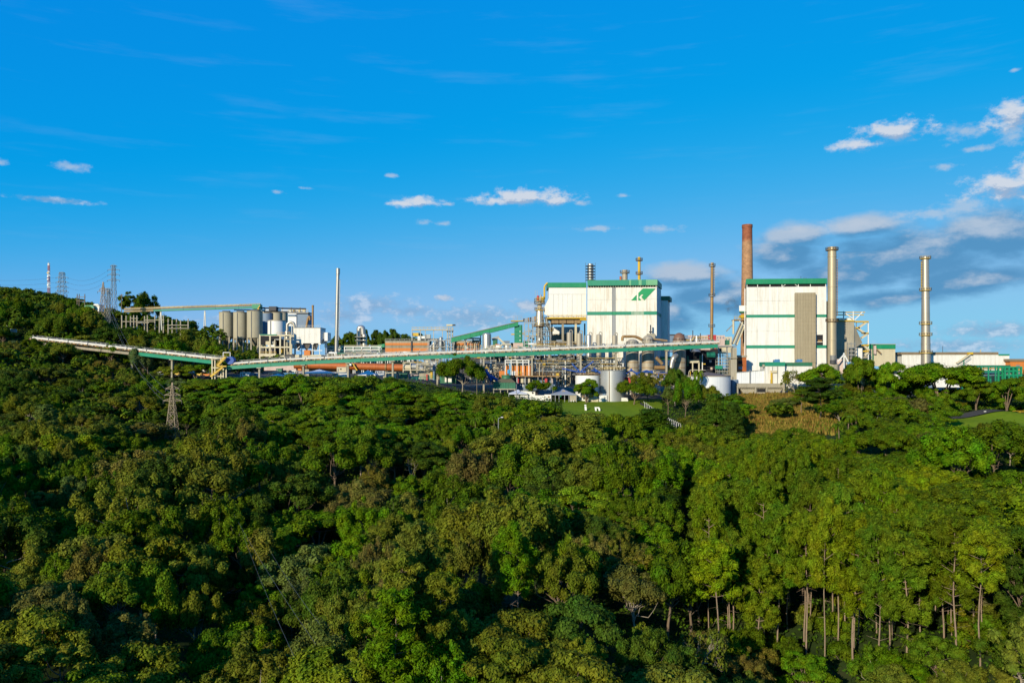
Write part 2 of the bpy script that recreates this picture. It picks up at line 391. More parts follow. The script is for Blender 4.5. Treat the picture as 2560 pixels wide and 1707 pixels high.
def zg(x, y):
    """ground height at world x, y (arrays or numbers)"""
    x = np.asarray(x, float); y = np.asarray(y, float)
    yy = np.clip(y, 60, 4000); u = np.clip(1280 + F * x / yy, PU[0], PU[-1])
    iu = np.clip(np.searchsorted(PU, u, 'right') - 1, 0, len(PU) - 2); fu = (u - PU[iu]) / (PU[iu + 1] - PU[iu]); fu = fu * fu * (3 - 2 * fu)
    iy = np.clip(np.searchsorted(PY, yy, 'right') - 1, 0, len(PY) - 2); fy = (yy - PY[iy]) / (PY[iy + 1] - PY[iy])
    z = (PZ[iu, iy] * (1 - fu) + PZ[iu + 1, iy] * fu) * (1 - fy) + (PZ[iu, iy + 1] * (1 - fu) + PZ[iu + 1, iy + 1] * fu) * fy
    rough = np.clip((345 - y) / 60, 0, 1) * (0.9 * np.sin(x * 0.11 + 1.3) * np.sin(y * 0.093) + 0.6 * np.sin(x * 0.23 + y * 0.19))
    fold = np.clip((330 - y) / 70, 0, 1) * (2.6 * np.sin(x * 0.075 + 0.6 + 0.9 * np.sin(y * 0.021)) + 1.8 * np.sin(x * 0.041 - y * 0.035))
    gully = -5.5 * np.exp(-(((x + 46 + 0.12 * (y - 130)) / 13.0) ** 2)) * np.clip((260 - y) / 60, 0, 1) - 5.0 * np.exp(-(((x - 33 - 0.05 * y) / 9.0) ** 2)) * np.clip((230 - y) / 60, 0, 1)
    return CZ + z + rough + fold + gully
def zgf(x, y): return float(zg(x, y))
def grid_mesh(name, xs, ys, off=0.0, zf=None):
    X, Y = np.meshgrid(xs, ys); Z = (zf or zg)(X, Y) + off
    v = np.stack([X.ravel(), Y.ravel(), Z.ravel()], 1); nx, ny = len(xs), len(ys)
    i = (np.arange(ny - 1)[:, None] * nx + np.arange(nx - 1)[None, :]).ravel()
    f = np.stack([i, i + 1, i + nx + 1, i + nx], 1)
    return np_mesh(name, v, f)
def np_mesh(name, v, f):
    me = bpy.data.meshes.new(name); k = f.shape[1]
    me.vertices.add(len(v)); me.vertices.foreach_set('co', np.ascontiguousarray(v, np.float32).ravel())
    me.loops.add(f.size); me.loops.foreach_set('vertex_index', np.ascontiguousarray(f, np.int32).ravel())
    me.polygons.add(len(f)); me.polygons.foreach_set('loop_start', np.arange(0, f.size, k, dtype=np.int32))
    me.update(calc_edges=True); return me

def ground_material(name, c1, c2, c3, scale):
    m = bpy.data.materials.new(name); m.use_nodes = True
    nt = m.node_tree; N, L = nt.nodes.new, nt.links.new; b = nt.nodes['Principled BSDF']; b.inputs['Roughness'].default_value = 0.95; b.inputs['Specular IOR Level'].default_value = 0.1
    tc = N('ShaderNodeTexCoord'); n = N('ShaderNodeTexNoise'); n.inputs['Scale'].default_value = scale; n.inputs['Detail'].default_value = 8; n.inputs['Roughness'].default_value = 0.7
    L(tc.outputs['Object'], n.inputs['Vector']); r = N('ShaderNodeValToRGB'); L(n.outputs[0], r.inputs[0])
    r.color_ramp.elements[0].position = 0.3; r.color_ramp.elements[0].color = (*c1, 1); r.color_ramp.elements[1].position = 0.72; r.color_ramp.elements[1].color = (*c3, 1)
    e = r.color_ramp.elements.new(0.5); e.color = (*c2, 1)
    L(r.outputs[0], b.inputs['Base Color'])
    bp = N('ShaderNodeBump'); bp.inputs['Strength'].default_value = 0.3; bp.inputs['Distance'].default_value = 0.15
    n2 = N('ShaderNodeTexNoise'); n2.inputs['Scale'].default_value = 3.0; n2.inputs['Detail'].default_value = 6; L(tc.outputs['Object'], n2.inputs['Vector'])
    L(n2.outputs[0], bp.inputs['Height']); L(bp.outputs[0], b.inputs['Normal'])
    return m
soil_m = ground_material('forest_floor', (0.012, 0.022, 0.006), (0.028, 0.048, 0.010), (0.05, 0.045, 0.02), 0.12)
lawn_m = ground_material('mown_grass', (0.095, 0.155, 0.006), (0.12, 0.185, 0.008), (0.15, 0.19, 0.014), 0.35)
def structure(name, me, m, loc=(0, 0, 0)):
    o = link_mesh(name, me, m); o.location = loc; o['kind'] = 'structure'; return o
_xs = np.concatenate([[-9000, -5000, -3000, -1800, -1200, -800, -600], np.arange(-480, 481, 6), [600, 800, 1200, 1800, 3000, 5000, 9000]]).astype(float)
_ys = np.concatenate([[-6000, -3000, -1500, -700, -400, -200, -100, -50], np.arange(0, 720, 6), [760, 820, 900, 1100, 1500, 2200, 3500, 6000, 12000]]).astype(float)
ground = structure('ground', grid_mesh('ground', _xs, _ys), soil_m)
for p in ground.data.polygons: p.use_smooth = True
def strip(name, us, Y0, Y1, m, off=0.25, ny=14):
    """sheet laid on the ground between distances Y0 and Y1 (numbers or lists along us)"""
    us = np.array(us, float); Y0 = np.broadcast_to(np.array(Y0, float), us.shape); Y1 = np.broadcast_to(np.array(Y1, float), us.shape)
    t = np.linspace(0, 1, ny)[:, None]; Yg = Y0[None] * (1 - t) + Y1[None] * t; Xg = (us[None] - 1280) / F * Yg
    v = np.stack([Xg.ravel(), Yg.ravel(), (zg(Xg, Yg) + off).ravel()], 1); nx = len(us)
    i = (np.arange(ny - 1)[:, None] * nx + np.arange(nx - 1)[None, :]).ravel(); f = np.stack([i, i + 1, i + nx + 1, i + nx], 1)
    return structure(name, np_mesh(name, v, f), m)
strip('plant_yard', np.linspace(480, 2700, 140), 353, 470, yard_m, 0.3, 40)
strip('lawn', np.linspace(1405, 1655, 30), 312, 352, lawn_m, 0.35, 16)
strip('lawn_bank', np.linspace(2360, 2700, 30), 262, 288, lawn_m, 0.35, 12)
strip('service_road', np.linspace(2330, 2720, 30), 288.5, 293, asphalt, 0.45, 4)
strip('access_road', np.linspace(1600, 1790, 24), np.linspace(338, 268, 24), np.linspace(343, 273, 24), asphalt, 0.45, 4)

# ------------------------------------------------------------------ foliage
def leaf_material(name, spread=0.35):
    m = bpy.data.materials.new(name); m.use_nodes = True
    nt = m.node_tree; N, L = nt.nodes.new, nt.links.new; b = nt.nodes['Principled BSDF']; out = nt.nodes['Material Output']
    b.inputs['Roughness'].default_value = 0.6; b.inputs['Specular IOR Level'].default_value = 0.05
    oi = N('ShaderNodeObjectInfo'); ge = N('ShaderNodeNewGeometry'); tc = N('ShaderNodeTexCoord')
    n = N('ShaderNodeTexNoise'); n.inputs['Scale'].default_value = 0.35; n.inputs['Detail'].default_value = 3; L(tc.outputs['Object'], n.inputs['Vector'])
    r1 = N('ShaderNodeMapRange'); r1.inputs[3].default_value = 1 - spread; r1.inputs[4].default_value = 1 + spread; L(ge.outputs['Random Per Island'], r1.inputs[0])
    hs = N('ShaderNodeHueSaturation'); L(oi.outputs['Color'], hs.inputs['Color']); L(r1.outputs[0], hs.inputs['Value'])
    r2 = N('ShaderNodeMapRange'); r2.inputs[1].default_value = 0.3; r2.inputs[2].default_value = 0.7; r2.inputs[3].default_value = 0.465; r2.inputs[4].default_value = 0.525; L(n.outputs[0], r2.inputs[0])
    L(r2.outputs[0], hs.inputs['Hue'])
    n3 = N('ShaderNodeTexNoise'); n3.inputs['Scale'].default_value = 0.8; n3.inputs['Detail'].default_value = 2; L(tc.outputs['Object'], n3.inputs['Vector'])
    r3 = N('ShaderNodeMapRange'); r3.inputs[1].default_value = 0.3; r3.inputs[2].default_value = 0.7; r3.inputs[3].default_value = 0.72; r3.inputs[4].default_value = 1.28; L(n3.outputs[0], r3.inputs[0])
    mv = N('ShaderNodeMath'); mv.operation = 'MULTIPLY'; L(r1.outputs[0], mv.inputs[0]); L(r3.outputs[0], mv.inputs[1]); L(mv.outputs[0], hs.inputs['Value'])
    L(hs.outputs[0], b.inputs['Base Color'])
    tr = N('ShaderNodeBsdfTranslucent'); L(hs.outputs[0], tr.inputs['Color'])
    mx = N('ShaderNodeMixShader'); mx.inputs[0].default_value = 0.18; L(b.outputs[0], mx.inputs[1]); L(tr.outputs[0], mx.inputs[2]); L(mx.outputs[0], out.inputs[0])
    return m
leaf_m = leaf_material('leaves')
bark_m = mat('bark', (0.17, 0.125, 0.085), 0.9, dirt=0.5, dirt_col=(0.07, 0.05, 0.035), scale=1.2, var=0.3, spec=0.1)
pale_bark = mat('pale_bark', (0.28, 0.24, 0.185), 0.85, dirt=0.5, dirt_col=(0.17, 0.13, 0.09), scale=1.2, var=0.25, spec=0.1)
pine_bark = mat('pine_bark', (0.25, 0.185, 0.13), 0.9, dirt=0.5, dirt_col=(0.10, 0.07, 0.05), scale=1.2, var=0.3, spec=0.1)
frond_m = leaf_m

def unit(a): return a / np.maximum(np.linalg.norm(a, axis=1, keepdims=True), 1e-6)
def cards(c, n, s, asp, rng):
    """one small quad leaf spray at each centre c with facing n and size s"""
    k = len(c); n = unit(n); t = unit(np.cross(n, unit(rng.normal(size=(k, 3))))); b = np.cross(n, t)
    s = np.asarray(s).reshape(-1, 1) if np.ndim(s) else np.full((k, 1), s)
    t = t * s; b = b * s * asp; fold = n * s * 0.25
    v = np.stack([c - b, c + t * 0.8 + fold, c + b, c - t * 0.8 + fold], 1).reshape(-1, 3)
    f = np.arange(4 * k).reshape(-1, 4); return v, f
def lobes_to_cards(lc, lr, per, size, rng, zs=0.8, up=0.25, asp=1.5, jitter=0.7, centre=None):
    V = []; Nn = []; S = []
    cen = np.array(centre if centre is not None else lc.mean(0))
    for c, r in zip(lc, lr):
        k = max(12, int(per * r * r))
        d = unit(rng.normal(size=(k, 3))); o = c - cen; o = o / max(np.linalg.norm(o), 1e-6)
        d = unit(d + o * 0.55 + np.array([0, 0, 0.15]))
        rad = r * (1 - 0.42 * rng.random((k, 1)) ** 2) * (1 + 0.22 * rng.normal(size=(k, 1)))
        V.append(c + d * rad * np.array([1, 1, zs])); Nn.append(d + rng.normal(size=(k, 3)) * jitter * 0.6 + np.array([0, 0, up])); S.append(size * (0.5 + 1.0 * rng.random(k) ** 1.5))
    return cards(np.concatenate(V), np.concatenate(Nn), np.concatenate(S), asp, rng)

class Kind:
    """a tree mesh pair (trunk, crown) of nominal height H and crown radius Rr"""
    def __init__(s, crown, trunk, H, Rr, tm): s.crown, s.trunk, s.H, s.R, s.tm = crown, trunk, H, Rr, tm
def trunk_mesh(name, mb, m):
    me = bpy.data.meshes.new(name); me.from_pydata(mb.v, [], mb.f); me.update(); me.shade_smooth(); me.materials.append(m); return me
def limb_path(a, b, bend, rng, n=4):
    a, b = np.array(a, float), np.array(b, float); pts = []
    for i in range(n + 1):
        t = i / n; pts.append(a + (b - a) * t + np.array([0, 0, -bend * math.sin(math.pi * t)]) + (rng.normal(size=3) * 0.22 * np.linalg.norm(b - a) * 0.3 * math.sin(math.pi * t)))
    return pts
def make_broadleaf(seed, H=13.0, Rr=5.5, n=42, lr=1.55, depth=0.62, zs=0.8, bark=None, size=0.185, per=300, low=-0.35, gap=0.0):
    rng = np.random.default_rng(seed); ch = H * depth; cz = H - ch / 2
    d = unit(rng.normal(size=(n * 3, 3))); d = d[d[:, 2] > low][:n]
    ecc = np.array([1 + 0.25 * rng.normal(), 1 + 0.25 * rng.normal(), 1.0]).clip(0.65, 1.4); bias = np.array([rng.normal() * 0.9, rng.normal() * 0.9, 0])
    rad = (0.45 + 0.5 * rng.random((len(d), 1)) ** 0.6)
    lump = 1 + 0.28 * np.sin((2 + seed % 3) * np.arctan2(d[:, 1], d[:, 0]) + rng.random() * 6)[:, None]; rad = rad * (0.85 + 0.4 * rng.random((len(d), 1)))
    lc = np.array([0, 0, cz]) + bias * (d[:, 2:3] > 0.2) + d * rad * lump * np.array([Rr, Rr, ch / 2]) * ecc
    rr = lr * (0.45 + 1.0 * rng.random(len(d)) ** 1.3) * (1 - 0.25 * (d[:, 2] > 0.75))
    v, f = lobes_to_cards(lc, rr, per, size, rng, zs=zs, centre=(0, 0, cz - ch * 0.2))
    cm = np_mesh('crown', v, f); cm.materials.append(leaf_m)
    mb = MB(); fork = H * (1 - depth) * 0.8; lean = rng.normal(size=2) * 0.5
    r0 = 0.021 * H; top = H * 0.82
    def ax(z): return np.array([lean[0] * (z / H) * 1.5 + 0.25 * math.sin(z * 0.7 + seed), lean[1] * (z / H) * 1.5 + 0.25 * math.cos(z * 0.6 + seed), z])
    zs_ = [-1.5, 0.2, fork * 0.5, fork, (fork + top) / 2, top]
    mb.tube([tuple(ax(z)) for z in zs_], [r0 * 1.6, r0 * 1.1, r0 * 0.95, r0 * 0.8, r0 * 0.5, r0 * 0.15], 7)
    for i in rng.choice(len(lc), min(13, len(lc)), replace=False):
        z0 = min(fork * 0.9 + (lc[i][2] - fork) * 0.55 * rng.random(), top * 0.9); z0 = max(z0, fork * 0.7); s0 = ax(z0)
        mb.tube(limb_path(s0, lc[i] * np.array([1.05, 1.05, 1.02]), 0.5 * rng.random(), rng, 5), [r0 * 0.42, r0 * 0.34, r0 * 0.26, r0 * 0.19, r0 * 0.12, r0 * 0.05], 5)
    return Kind(cm, trunk_mesh('trunk', mb, bark or bark_m), H, Rr * 1.1, bark or bark_m)
def make_umbrella(seed, H=11.0, Rr=7.0, n=46, layers=2, bark=None):
    rng = np.random.default_rng(seed); lc = []; rr = []
    for i in range(n):
        r = Rr * math.sqrt(rng.random()); t = rng.random() * 6.283; lay = rng.integers(0, layers)
        lump = 1 + 0.18 * math.sin(3 * t + seed)
        z = H * 0.94 - 0.30 * H * (r / Rr) ** 2.2 - lay * H * 0.13 - rng.random() * 0.5
        lc.append((r * lump * math.cos(t), r * lump * math.sin(t), z)); rr.append(1.55 * (0.6 + 0.8 * rng.random()))
    lc, rr = np.array(lc), np.array(rr)
    v, f = lobes_to_cards(lc, rr, 300, 0.18, rng, zs=0.42, up=0.6, jitter=0.6, centre=(0, 0, H * 0.3))
    cm = np_mesh('crown', v, f); cm.materials.append(leaf_m)
    mb = MB(); r0 = 0.03 * H; k = 3 + seed % 3
    for j in range(k):
        t = 6.283 * j / k + rng.random(); m = (Rr * 0.28 * math.cos(t), Rr * 0.28 * math.sin(t), H * 0.55)
        mb.tube([(0.15 * math.cos(t), 0.15 * math.sin(t), -1.5), (0.25 * math.cos(t), 0.25 * math.sin(t), H * 0.12), m], [r0 * 1.1, r0 * 0.8, r0 * 0.5], 6)
        for i in rng.choice(len(lc), 5, replace=False):
            if lc[i][0] * math.cos(t) + lc[i][1] * math.sin(t) > -1: mb.tube(limb_path(m, lc[i], -0.4, rng, 3), [r0 * 0.42, r0 * 0.3, r0 * 0.2, r0 * 0.07], 5)
    return Kind(cm, trunk_mesh('trunk', mb, bark or bark_m), H, Rr * 1.1, bark or bark_m)
def make_pine(seed, H=24.0, Rr=3.3, start=0.42, top=1.0):
    rng = np.random.default_rng(seed); mb = MB(); r0 = 0.17
    lean = rng.normal(size=2) * 0.5
    def axis(z): return np.array([lean[0] * (z / H) ** 2 + 0.16 * math.sin(z * 0.42 + seed), lean[1] * (z / H) ** 2 + 0.16 * math.cos(z * 0.35 + seed), z])
    mb.tube([tuple(axis(z)) for z in (-1.5, 0, H * 0.1, H * 0.2, H * 0.3, H * 0.45, H * 0.6, H * 0.72, H * 0.85, H * 0.97)], [r0 * 1.4, r0 * 1.1, r0, r0 * 0.95, r0 * 0.88, r0 * 0.75, r0 * 0.62, r0 * 0.48, r0 * 0.32, 0.04], 7)
    lc, rr = [], []; z = H * start
    while z < H * 0.97:
        t = (z - H * start) / (H * (1 - start)); L = Rr * (0.55 + 0.7 * math.sin(math.pi * (0.30 + 0.66 * t))) * (1 - 0.55 * max(0, t - 0.75) / 0.25)
        for j in range(int(rng.integers(3, 6))):
            a = rng.random() * 6.283; l = L * (0.55 + 0.6 * rng.random()); p = axis(z); e = p + np.array([l * math.cos(a), l * math.sin(a), l * (0.25 + 0.3 * rng.random())])
            mb.tube([tuple(p), tuple((p + e) / 2 - np.array([0, 0, 0.12])), tuple(e)], [0.055, 0.04, 0.02], 4)
            for q in (0.55, 0.8, 1.02):
                if q == 0.55 and t < 0.3 and rng.random() < 0.6: continue
                lc.append(p + (e - p) * q + rng.normal(size=3) * 0.22); rr.append(0.62 + 0.42 * rng.random())
        z += 0.8 + 0.75 * rng.random()
    for k in range(5):
        lc.append(axis(H * (0.93 + 0.018 * k))); rr.append(0.62 - 0.06 * k)
    for k in range(8):   # dead lower branches
        zz = H * (start - 0.02 - 0.16 * rng.random()); a = rng.random() * 6.283; l = 0.8 + 1.8 * rng.random(); p = axis(zz)
        mb.tube([tuple(p), (p[0] + l * math.cos(a), p[1] + l * math.sin(a), zz + 0.25 * l * rng.normal())], [0.035, 0.012], 4)
    v, f = lobes_to_cards(np.array(lc), np.array(rr), 330, 0.115, rng, zs=0.9, up=0.35, asp=2.6, jitter=0.9, centre=(0, 0, H * 0.6))
    cm = np_mesh('crown', v, f); cm.materials.append(leaf_m)
    return Kind(cm, trunk_mesh('trunk', mb, pine_bark), H, Rr, pine_bark)
def make_conifer(seed, H=17.0, Rr=5.2):
    """broad conifer with drooping flat tiers"""
    rng = np.random.default_rng(seed); mb = MB()
    mb.tube([(0, 0, -1.5), (0, 0, H * 0.5), (0, 0, H * 0.97)], [0.36, 0.24, 0.05], 7); lc, rr = [], []
    z = H * 0.16
    while z < H * 0.97:
        t = z / H; L = Rr * (1.08 - t) ** 0.75 * (0.8 + 0.3 * rng.random())
        for j in range(6):
            a = rng.random() * 6.283; l = L * (0.65 + 0.45 * rng.random()); e = np.array([l * math.cos(a), l * math.sin(a), z - 0.10 * l])
            mb.tube([(0, 0, z), tuple(e * np.array([0.5, 0.5, 0]) + np.array([0, 0, z + 0.25])), tuple(e)], [0.08, 0.06, 0.03], 4)
            for q in (0.4, 0.7, 1.0): lc.append(np.array([e[0] * q, e[1] * q, z + 0.2 - 0.12 * l * q * q]) + rng.normal(size=3) * 0.3); rr.append(0.75 + 0.35 * rng.random())
        z += 0.7 + 0.35 * rng.random()
    v, f = lobes_to_cards(np.array(lc), np.array(rr), 170, 0.15, rng, zs=0.62, up=0.3, asp=2.2, jitter=0.8, centre=(0, 0, H * 0.4))
    cm = np_mesh('crown', v, f); cm.materials.append(leaf_m)
    return Kind(cm, trunk_mesh('trunk', mb, pine_bark), H, Rr, pine_bark)
def make_palm(seed, H=10.0):
    rng = np.random.default_rng(seed); mb = MB(); lean = rng.normal(size=2) * 0.5
    mb.tube([(0, 0, -1.5), (lean[0] * 0.2, lean[1] * 0.2, H * 0.4), (lean[0], lean[1], H - 0.6)], [0.24, 0.19, 0.15], 7)
    V, F_ = [], []; o = 0; top = np.array([lean[0], lean[1], H - 0.5])
    for i in range(24):
        a = 6.283 * i / 24 + rng.normal() * 0.15; el = 1.15 - 1.45 * rng.random(); L = 3.3 + 0.9 * rng.random(); d = np.array([math.cos(a), math.sin(a), 0]); s = np.array([-math.sin(a), math.cos(a), 0]); p = top.copy(); ang = el
        prev = p.copy()
        for k in range(11):
            step = L / 11; p = p + (d * math.cos(ang) + np.array([0, 0, math.sin(ang)])) * step; ang -= 0.20 + 0.05 * k * 0.4
            w = 0.62 * math.sin(math.pi * (0.12 + 0.8 * k / 11)) + 0.1
            for sg in (-1, 1):
                e = p + s * sg * w * 0.8 + np.array([0, 0, -w * 0.62]) + d * 0.15
                V += [prev, p, e + d * 0.02, e - d * 0.10]; F_.append((o, o + 1, o + 2, o + 3)); o += 4
            prev = p.copy()
    cm = np_mesh('crown', np.array(V), np.array(F_)); cm.materials.append(leaf_m)
    return Kind(cm, trunk_mesh('trunk', mb, bark_m), H, 3.4, bark_m)
def make_bare(seed, H=11.0, leaves=500):
    rng = np.random.default_rng(seed); mb = MB(); tips = []
    def grow(p, d, L, r, depth):
        q = p + d * L; m = (p + q) / 2 + rng.normal(size=3) * 0.06 * L
        mb.tube([tuple(p), tuple(m), tuple(q)], [r, r * 0.85, r * 0.7], 5 if depth > 1 else 4, False)
        if depth == 0: tips.append(q); return
        for _ in range(3 if depth > 2 else 2):
            nd = d + rng.normal(size=3) * 0.55 + np.array([0, 0, 0.14]); nd /= np.linalg.norm(nd); grow(q, nd, L * (0.62 + 0.2 * rng.random()), r * 0.62, depth - 1)
    grow(np.array([0, 0, -1.0]), np.array([0.05, 0, 1.0]), H * 0.36, 0.24, 5)
    tips = np.array(tips); H2 = tips[:, 2].max()
    c = tips[rng.integers(0, len(tips), leaves)] + rng.normal(size=(leaves, 3)) * 0.35
    v, f = cards(c, rng.normal(size=(leaves, 3)) + np.array([0, 0, 0.5]), 0.2 + 0.14 * rng.random(leaves), 1.5, rng)
    cm = np_mesh('crown', v, f); cm.materials.append(leaf_m)
    return Kind(cm, trunk_mesh('trunk', mb, pale_bark), H2, np.abs(tips[:, :2]).max() * 0.8, pale_bark)
def make_shrub(seed, H=3.4, Rr=2.7, n=13, tall=False):
    rng = np.random.default_rng(seed); lc = rng.normal(size=(n, 3)) * np.array([Rr * 0.45, Rr * 0.45, 0.5]); lc[:, 2] = H * (0.25 + 0.5 * rng.random(n)) * (1 - 0.35 * (np.hypot(lc[:, 0], lc[:, 1]) / Rr))
    rr = 0.8 + 0.6 * rng.random(n)
    v, f = lobes_to_cards(lc, rr, 330, 0.17, rng, zs=0.85, centre=(0, 0, 0.2))
    cm = np_mesh('crown', v, f); cm.materials.append(leaf_m)
    mb = MB()
    for i in range(5): mb.tube([(0, 0, -0.8), tuple(lc[i] * np.array([0.5, 0.5, 0.5])), tuple(lc[i])], [0.07, 0.05, 0.02], 4)
    return Kind(cm, trunk_mesh('stem', mb, bark_m), H, Rr, bark_m)

LIB = {
    'broadleaf_tree': [make_broadleaf(s, H=12.5 + (s % 3), Rr=5.2 + 0.35 * (s % 4), n=36 + 3 * (s % 5), lr=1.4 + 0.1 * (s % 4), depth=0.60 + 0.04 * (s % 4), zs=[0.8, 0.65, 1.05, 0.75, 0.9][s % 5], bark=[bark_m, pale_bark][s % 3 == 0]) for s in range(10)],
    'evergreen_tree': [make_broadleaf(50 + s, H=13.0, Rr=4.9 + 0.3 * (s % 4), n=56 + 4 * (s % 3), lr=1.12, depth=0.74, zs=[0.9, 1.25, 0.7, 1.0][s % 4], size=0.155, per=370, bark=[bark_m, pale_bark][s % 2]) for s in range(7)],
    'umbrella_tree': [make_umbrella(s, H=10.5 + s % 2, Rr=6.8 + 0.4 * (s % 3), n=44 + 6 * (s % 3), layers=2 + s % 2) for s in range(6)],
    'pine_tree': [make_pine(s, H=24.0, Rr=2.9 + 0.3 * (s % 3), start=[0.44, 0.56, 0.48, 0.38, 0.52][s % 5]) for s in range(5)],
    'conifer_tree': [make_conifer(s, H=17, Rr=5.0) for s in range(3)],
    'palm_tree': [make_palm(s, H=9.0 + s) for s in range(3)],
    'bare_tree': [make_bare(s, leaves=[250, 700, 1100][s % 3]) for s in range(4)],
    'shrub': [make_shrub(s, H=3.0 + 0.6 * (s % 3)) for s in range(5)]}
PAL = {'bright green': (0.0790, 0.1640, 0.0033), 'green': (0.0780, 0.1370, 0.0044), 'olive green': (0.1166, 0.1408, 0.0110), 'yellow-green': (0.1210, 0.1738, 0.0055), 'dark green': (0.0484, 0.0902, 0.0066),
       'brownish olive': (0.1342, 0.1298, 0.0198), 'silvery green': (0.1870, 0.2310, 0.1100), 'pine green': (0.0814, 0.1342, 0.0044), 'light pine green': (0.1210, 0.1760, 0.0044), 'grey-green': (0.0935, 0.1298, 0.0286)}
rnd = random.Random(11)
FOREST = []      # every tree: dict kind, x, y, s (scale xy), h (scale z), colour name
def add_tree(kind, x, y, h=None, w=None, col='green', var=None, z=None, label=None):
    """h: height in metres, w: crown width in metres"""
    i = rnd.randrange(len(LIB[kind])) if var is None else var % len(LIB[kind]); K = LIB[kind][i]
    sz = (h or K.H) / K.H; sx = (w / (2 * K.R)) if w else sz
    FOREST.append(dict(kind=kind, i=i, x=x, y=y, z=zgf(x, y) if z is None else z, sz=sz, sx=sx, col=col, label=label, rz=rnd.random() * 6.283, H=K.H * sz, Rr=K.R * sx))
def tree_at(kind, u, v_top, Y, w_px, col, v_base=None, var=None, label=None):
    x = Ux(u, Y); g = zgf(x, Y) if v_base is None else Vz(v_base, Y); h = Vz(v_top, Y) - g
    add_tree(kind, x, Y, h, w_px * Y / F, col, var, g, label)
# ------------------------------------------------------------------ forest: hand-placed trees first
def hit(u, v, y0=80, y1=700):
    """distance at which the ray through pixel (u, v) meets the ground"""
    Y = np.linspace(y0, y1, 1500); d = zg(Ux(u, Y), Y) - Vz(v, Y); i = np.argmax(d > 0)
    return float(Y[i]) if d[i] > 0 else y1
def hero(kind, u0, u1, v0, v1, col, Y=None, var=None, label=None, sink=0):
    """a tree whose visible outline spans columns u0-u1 and rows v0-v1"""
    u = (u0 + u1) / 2; Y = Y or hit(u, v1); tree_at(kind, u, v0, Y, u1 - u0, col, None, var, label)
hero('broadleaf_tree', 1112, 1197, 894, 968, 'green', 347, 3, 'heart-shaped green tree with bare forked trunk standing below the long conveyor')
hero('broadleaf_tree', 1317, 1369, 955, 990, 'bright green', 346, 4, 'small round bright tree between the cooling tower and the grey tent')
hero('umbrella_tree', 1435, 1497, 945, 1000, 'bright green', 342, 1, 'thin airy tree standing in front of the white storage tank')
hero('broadleaf_tree', 1544, 1628, 955, 1008, 'green', 338, 2, 'spreading green tree right beside the tall silver tank')
hero('broadleaf_tree', 1588, 1650, 934, 985, 'olive green', 346, 5, 'olive tree just behind the spreading tree beside the silver tank')
hero('broadleaf_tree', 1660, 1713, 928, 1000, 'dark green', 338, 6, 'dark round tree in front of the broad low white tank')
hero('broadleaf_tree', 1685, 1741, 950, 1038, 'bright green', 316, 7, 'egg-shaped bright tree with clear trunk beside the access road')
hero('broadleaf_tree', 1652, 1690, 966, 1026, 'grey-green', 322, 8, 'slim grey-green tree beside the curved fence')
hero('palm_tree', 1728, 1766, 930, 985, 'green', 340, 0, 'palm standing before the broad low white tank')
hero('broadleaf_tree', 1741, 1800, 968, 1032, 'olive green', 318, 9, 'rounded olive tree below the broad low white tank')
hero('bare_tree', 1958, 2012, 928, 985, 'olive green', 346, 2, 'thin see-through tree in front of the low white annex')
hero('umbrella_tree', 2002, 2100, 910, 985, 'bright green', 348, 0, 'flat-topped tree at the foot of the tall beige stack')
hero('pine_tree', 2016, 2086, 945, 1098, 'dark green', 288, 0, 'dark lone pine with pale stem among dry orange grass')
hero('pine_tree', 1985, 2022, 972, 1056, 'pine green', 300, 1, 'smaller pine just left of the dark lone pine')
hero('umbrella_tree', 2108, 2194, 892, 1000, 'green', 318, 2, 'leftmost of the tall umbrella trees under the green-roofed shed')
hero('umbrella_tree', 2188, 2268, 898, 1000, 'bright green', 314, 3, 'second tall umbrella tree from the left, before the long white hall')
hero('umbrella_tree', 2266, 2442, 903, 1024, 'bright green', 306, 4, 'widest umbrella tree with many pale stems at the right')
hero('umbrella_tree', 2400, 2480, 945, 1034, 'green', 298, 5, 'umbrella tree right of the widest one, with curved trunk')
hero('umbrella_tree', 2472, 2562, 942, 1050, 'bright green', 294, 1, 'umbrella tree with leaning trunk next to the service road lamps')
hero('umbrella_tree', 2535, 2640, 925, 1054, 'green', 296, 0, 'umbrella tree cut by the right edge of the photo')
hero('conifer_tree', 1412, 1538, 1040, 1200, 'olive green', None, 0, 'broad tiered conifer below the white letters on the lawn')
hero('conifer_tree', 1553, 1708, 1022, 1150, 'dark green', None, 1, 'widest dark tiered conifer below the curved fence')
hero('conifer_tree', 1740, 1830, 985, 1120, 'dark green', None, 2, 'dark conifer left of the dry orange grass slope')
hero('conifer_tree', 1796, 1872, 1010, 1125, 'dark green', None, 0, 'dark conifer at the edge of the dry orange grass slope')
hero('conifer_tree', 66, 158, 1012, 1135, 'grey-green', None, 1, 'grey-green conifer on the left slope below the covered conveyor')
hero('broadleaf_tree', 124, 258, 1094, 1225, 'yellow-green', None, 1, 'large yellow-green tree with white stem on the left slope')
hero('evergreen_tree', 268, 402, 1175, 1275, 'brownish olive', None, 2, 'big round brownish tree on the left slope')
hero('palm_tree', 400, 445, 1196, 1290, 'green', None, 2, 'single palm right of the big round brownish tree')
hero('umbrella_tree', 148, 284, 1257, 1345, 'bright green', None, 2, 'bright layered tree under the yellow-green tree on the left')
hero('broadleaf_tree', 46, 114, 1257, 1320, 'bright green', None, 7, 'small bright tree near the left edge of the photo')
hero('evergreen_tree', 760, 862, 1472, 1590, 'silvery green', None, 1, 'silvery pale tree at the lower left beside the dark hollow')
hero('evergreen_tree', 1240, 1300, 1484, 1530, 'silvery green', None, 3, 'small silvery tree near the bottom centre')
hero('broadleaf_tree', 1140, 1202, 1483, 1555, 'silvery green', None, 5, 'pale tree left of the small silvery one')
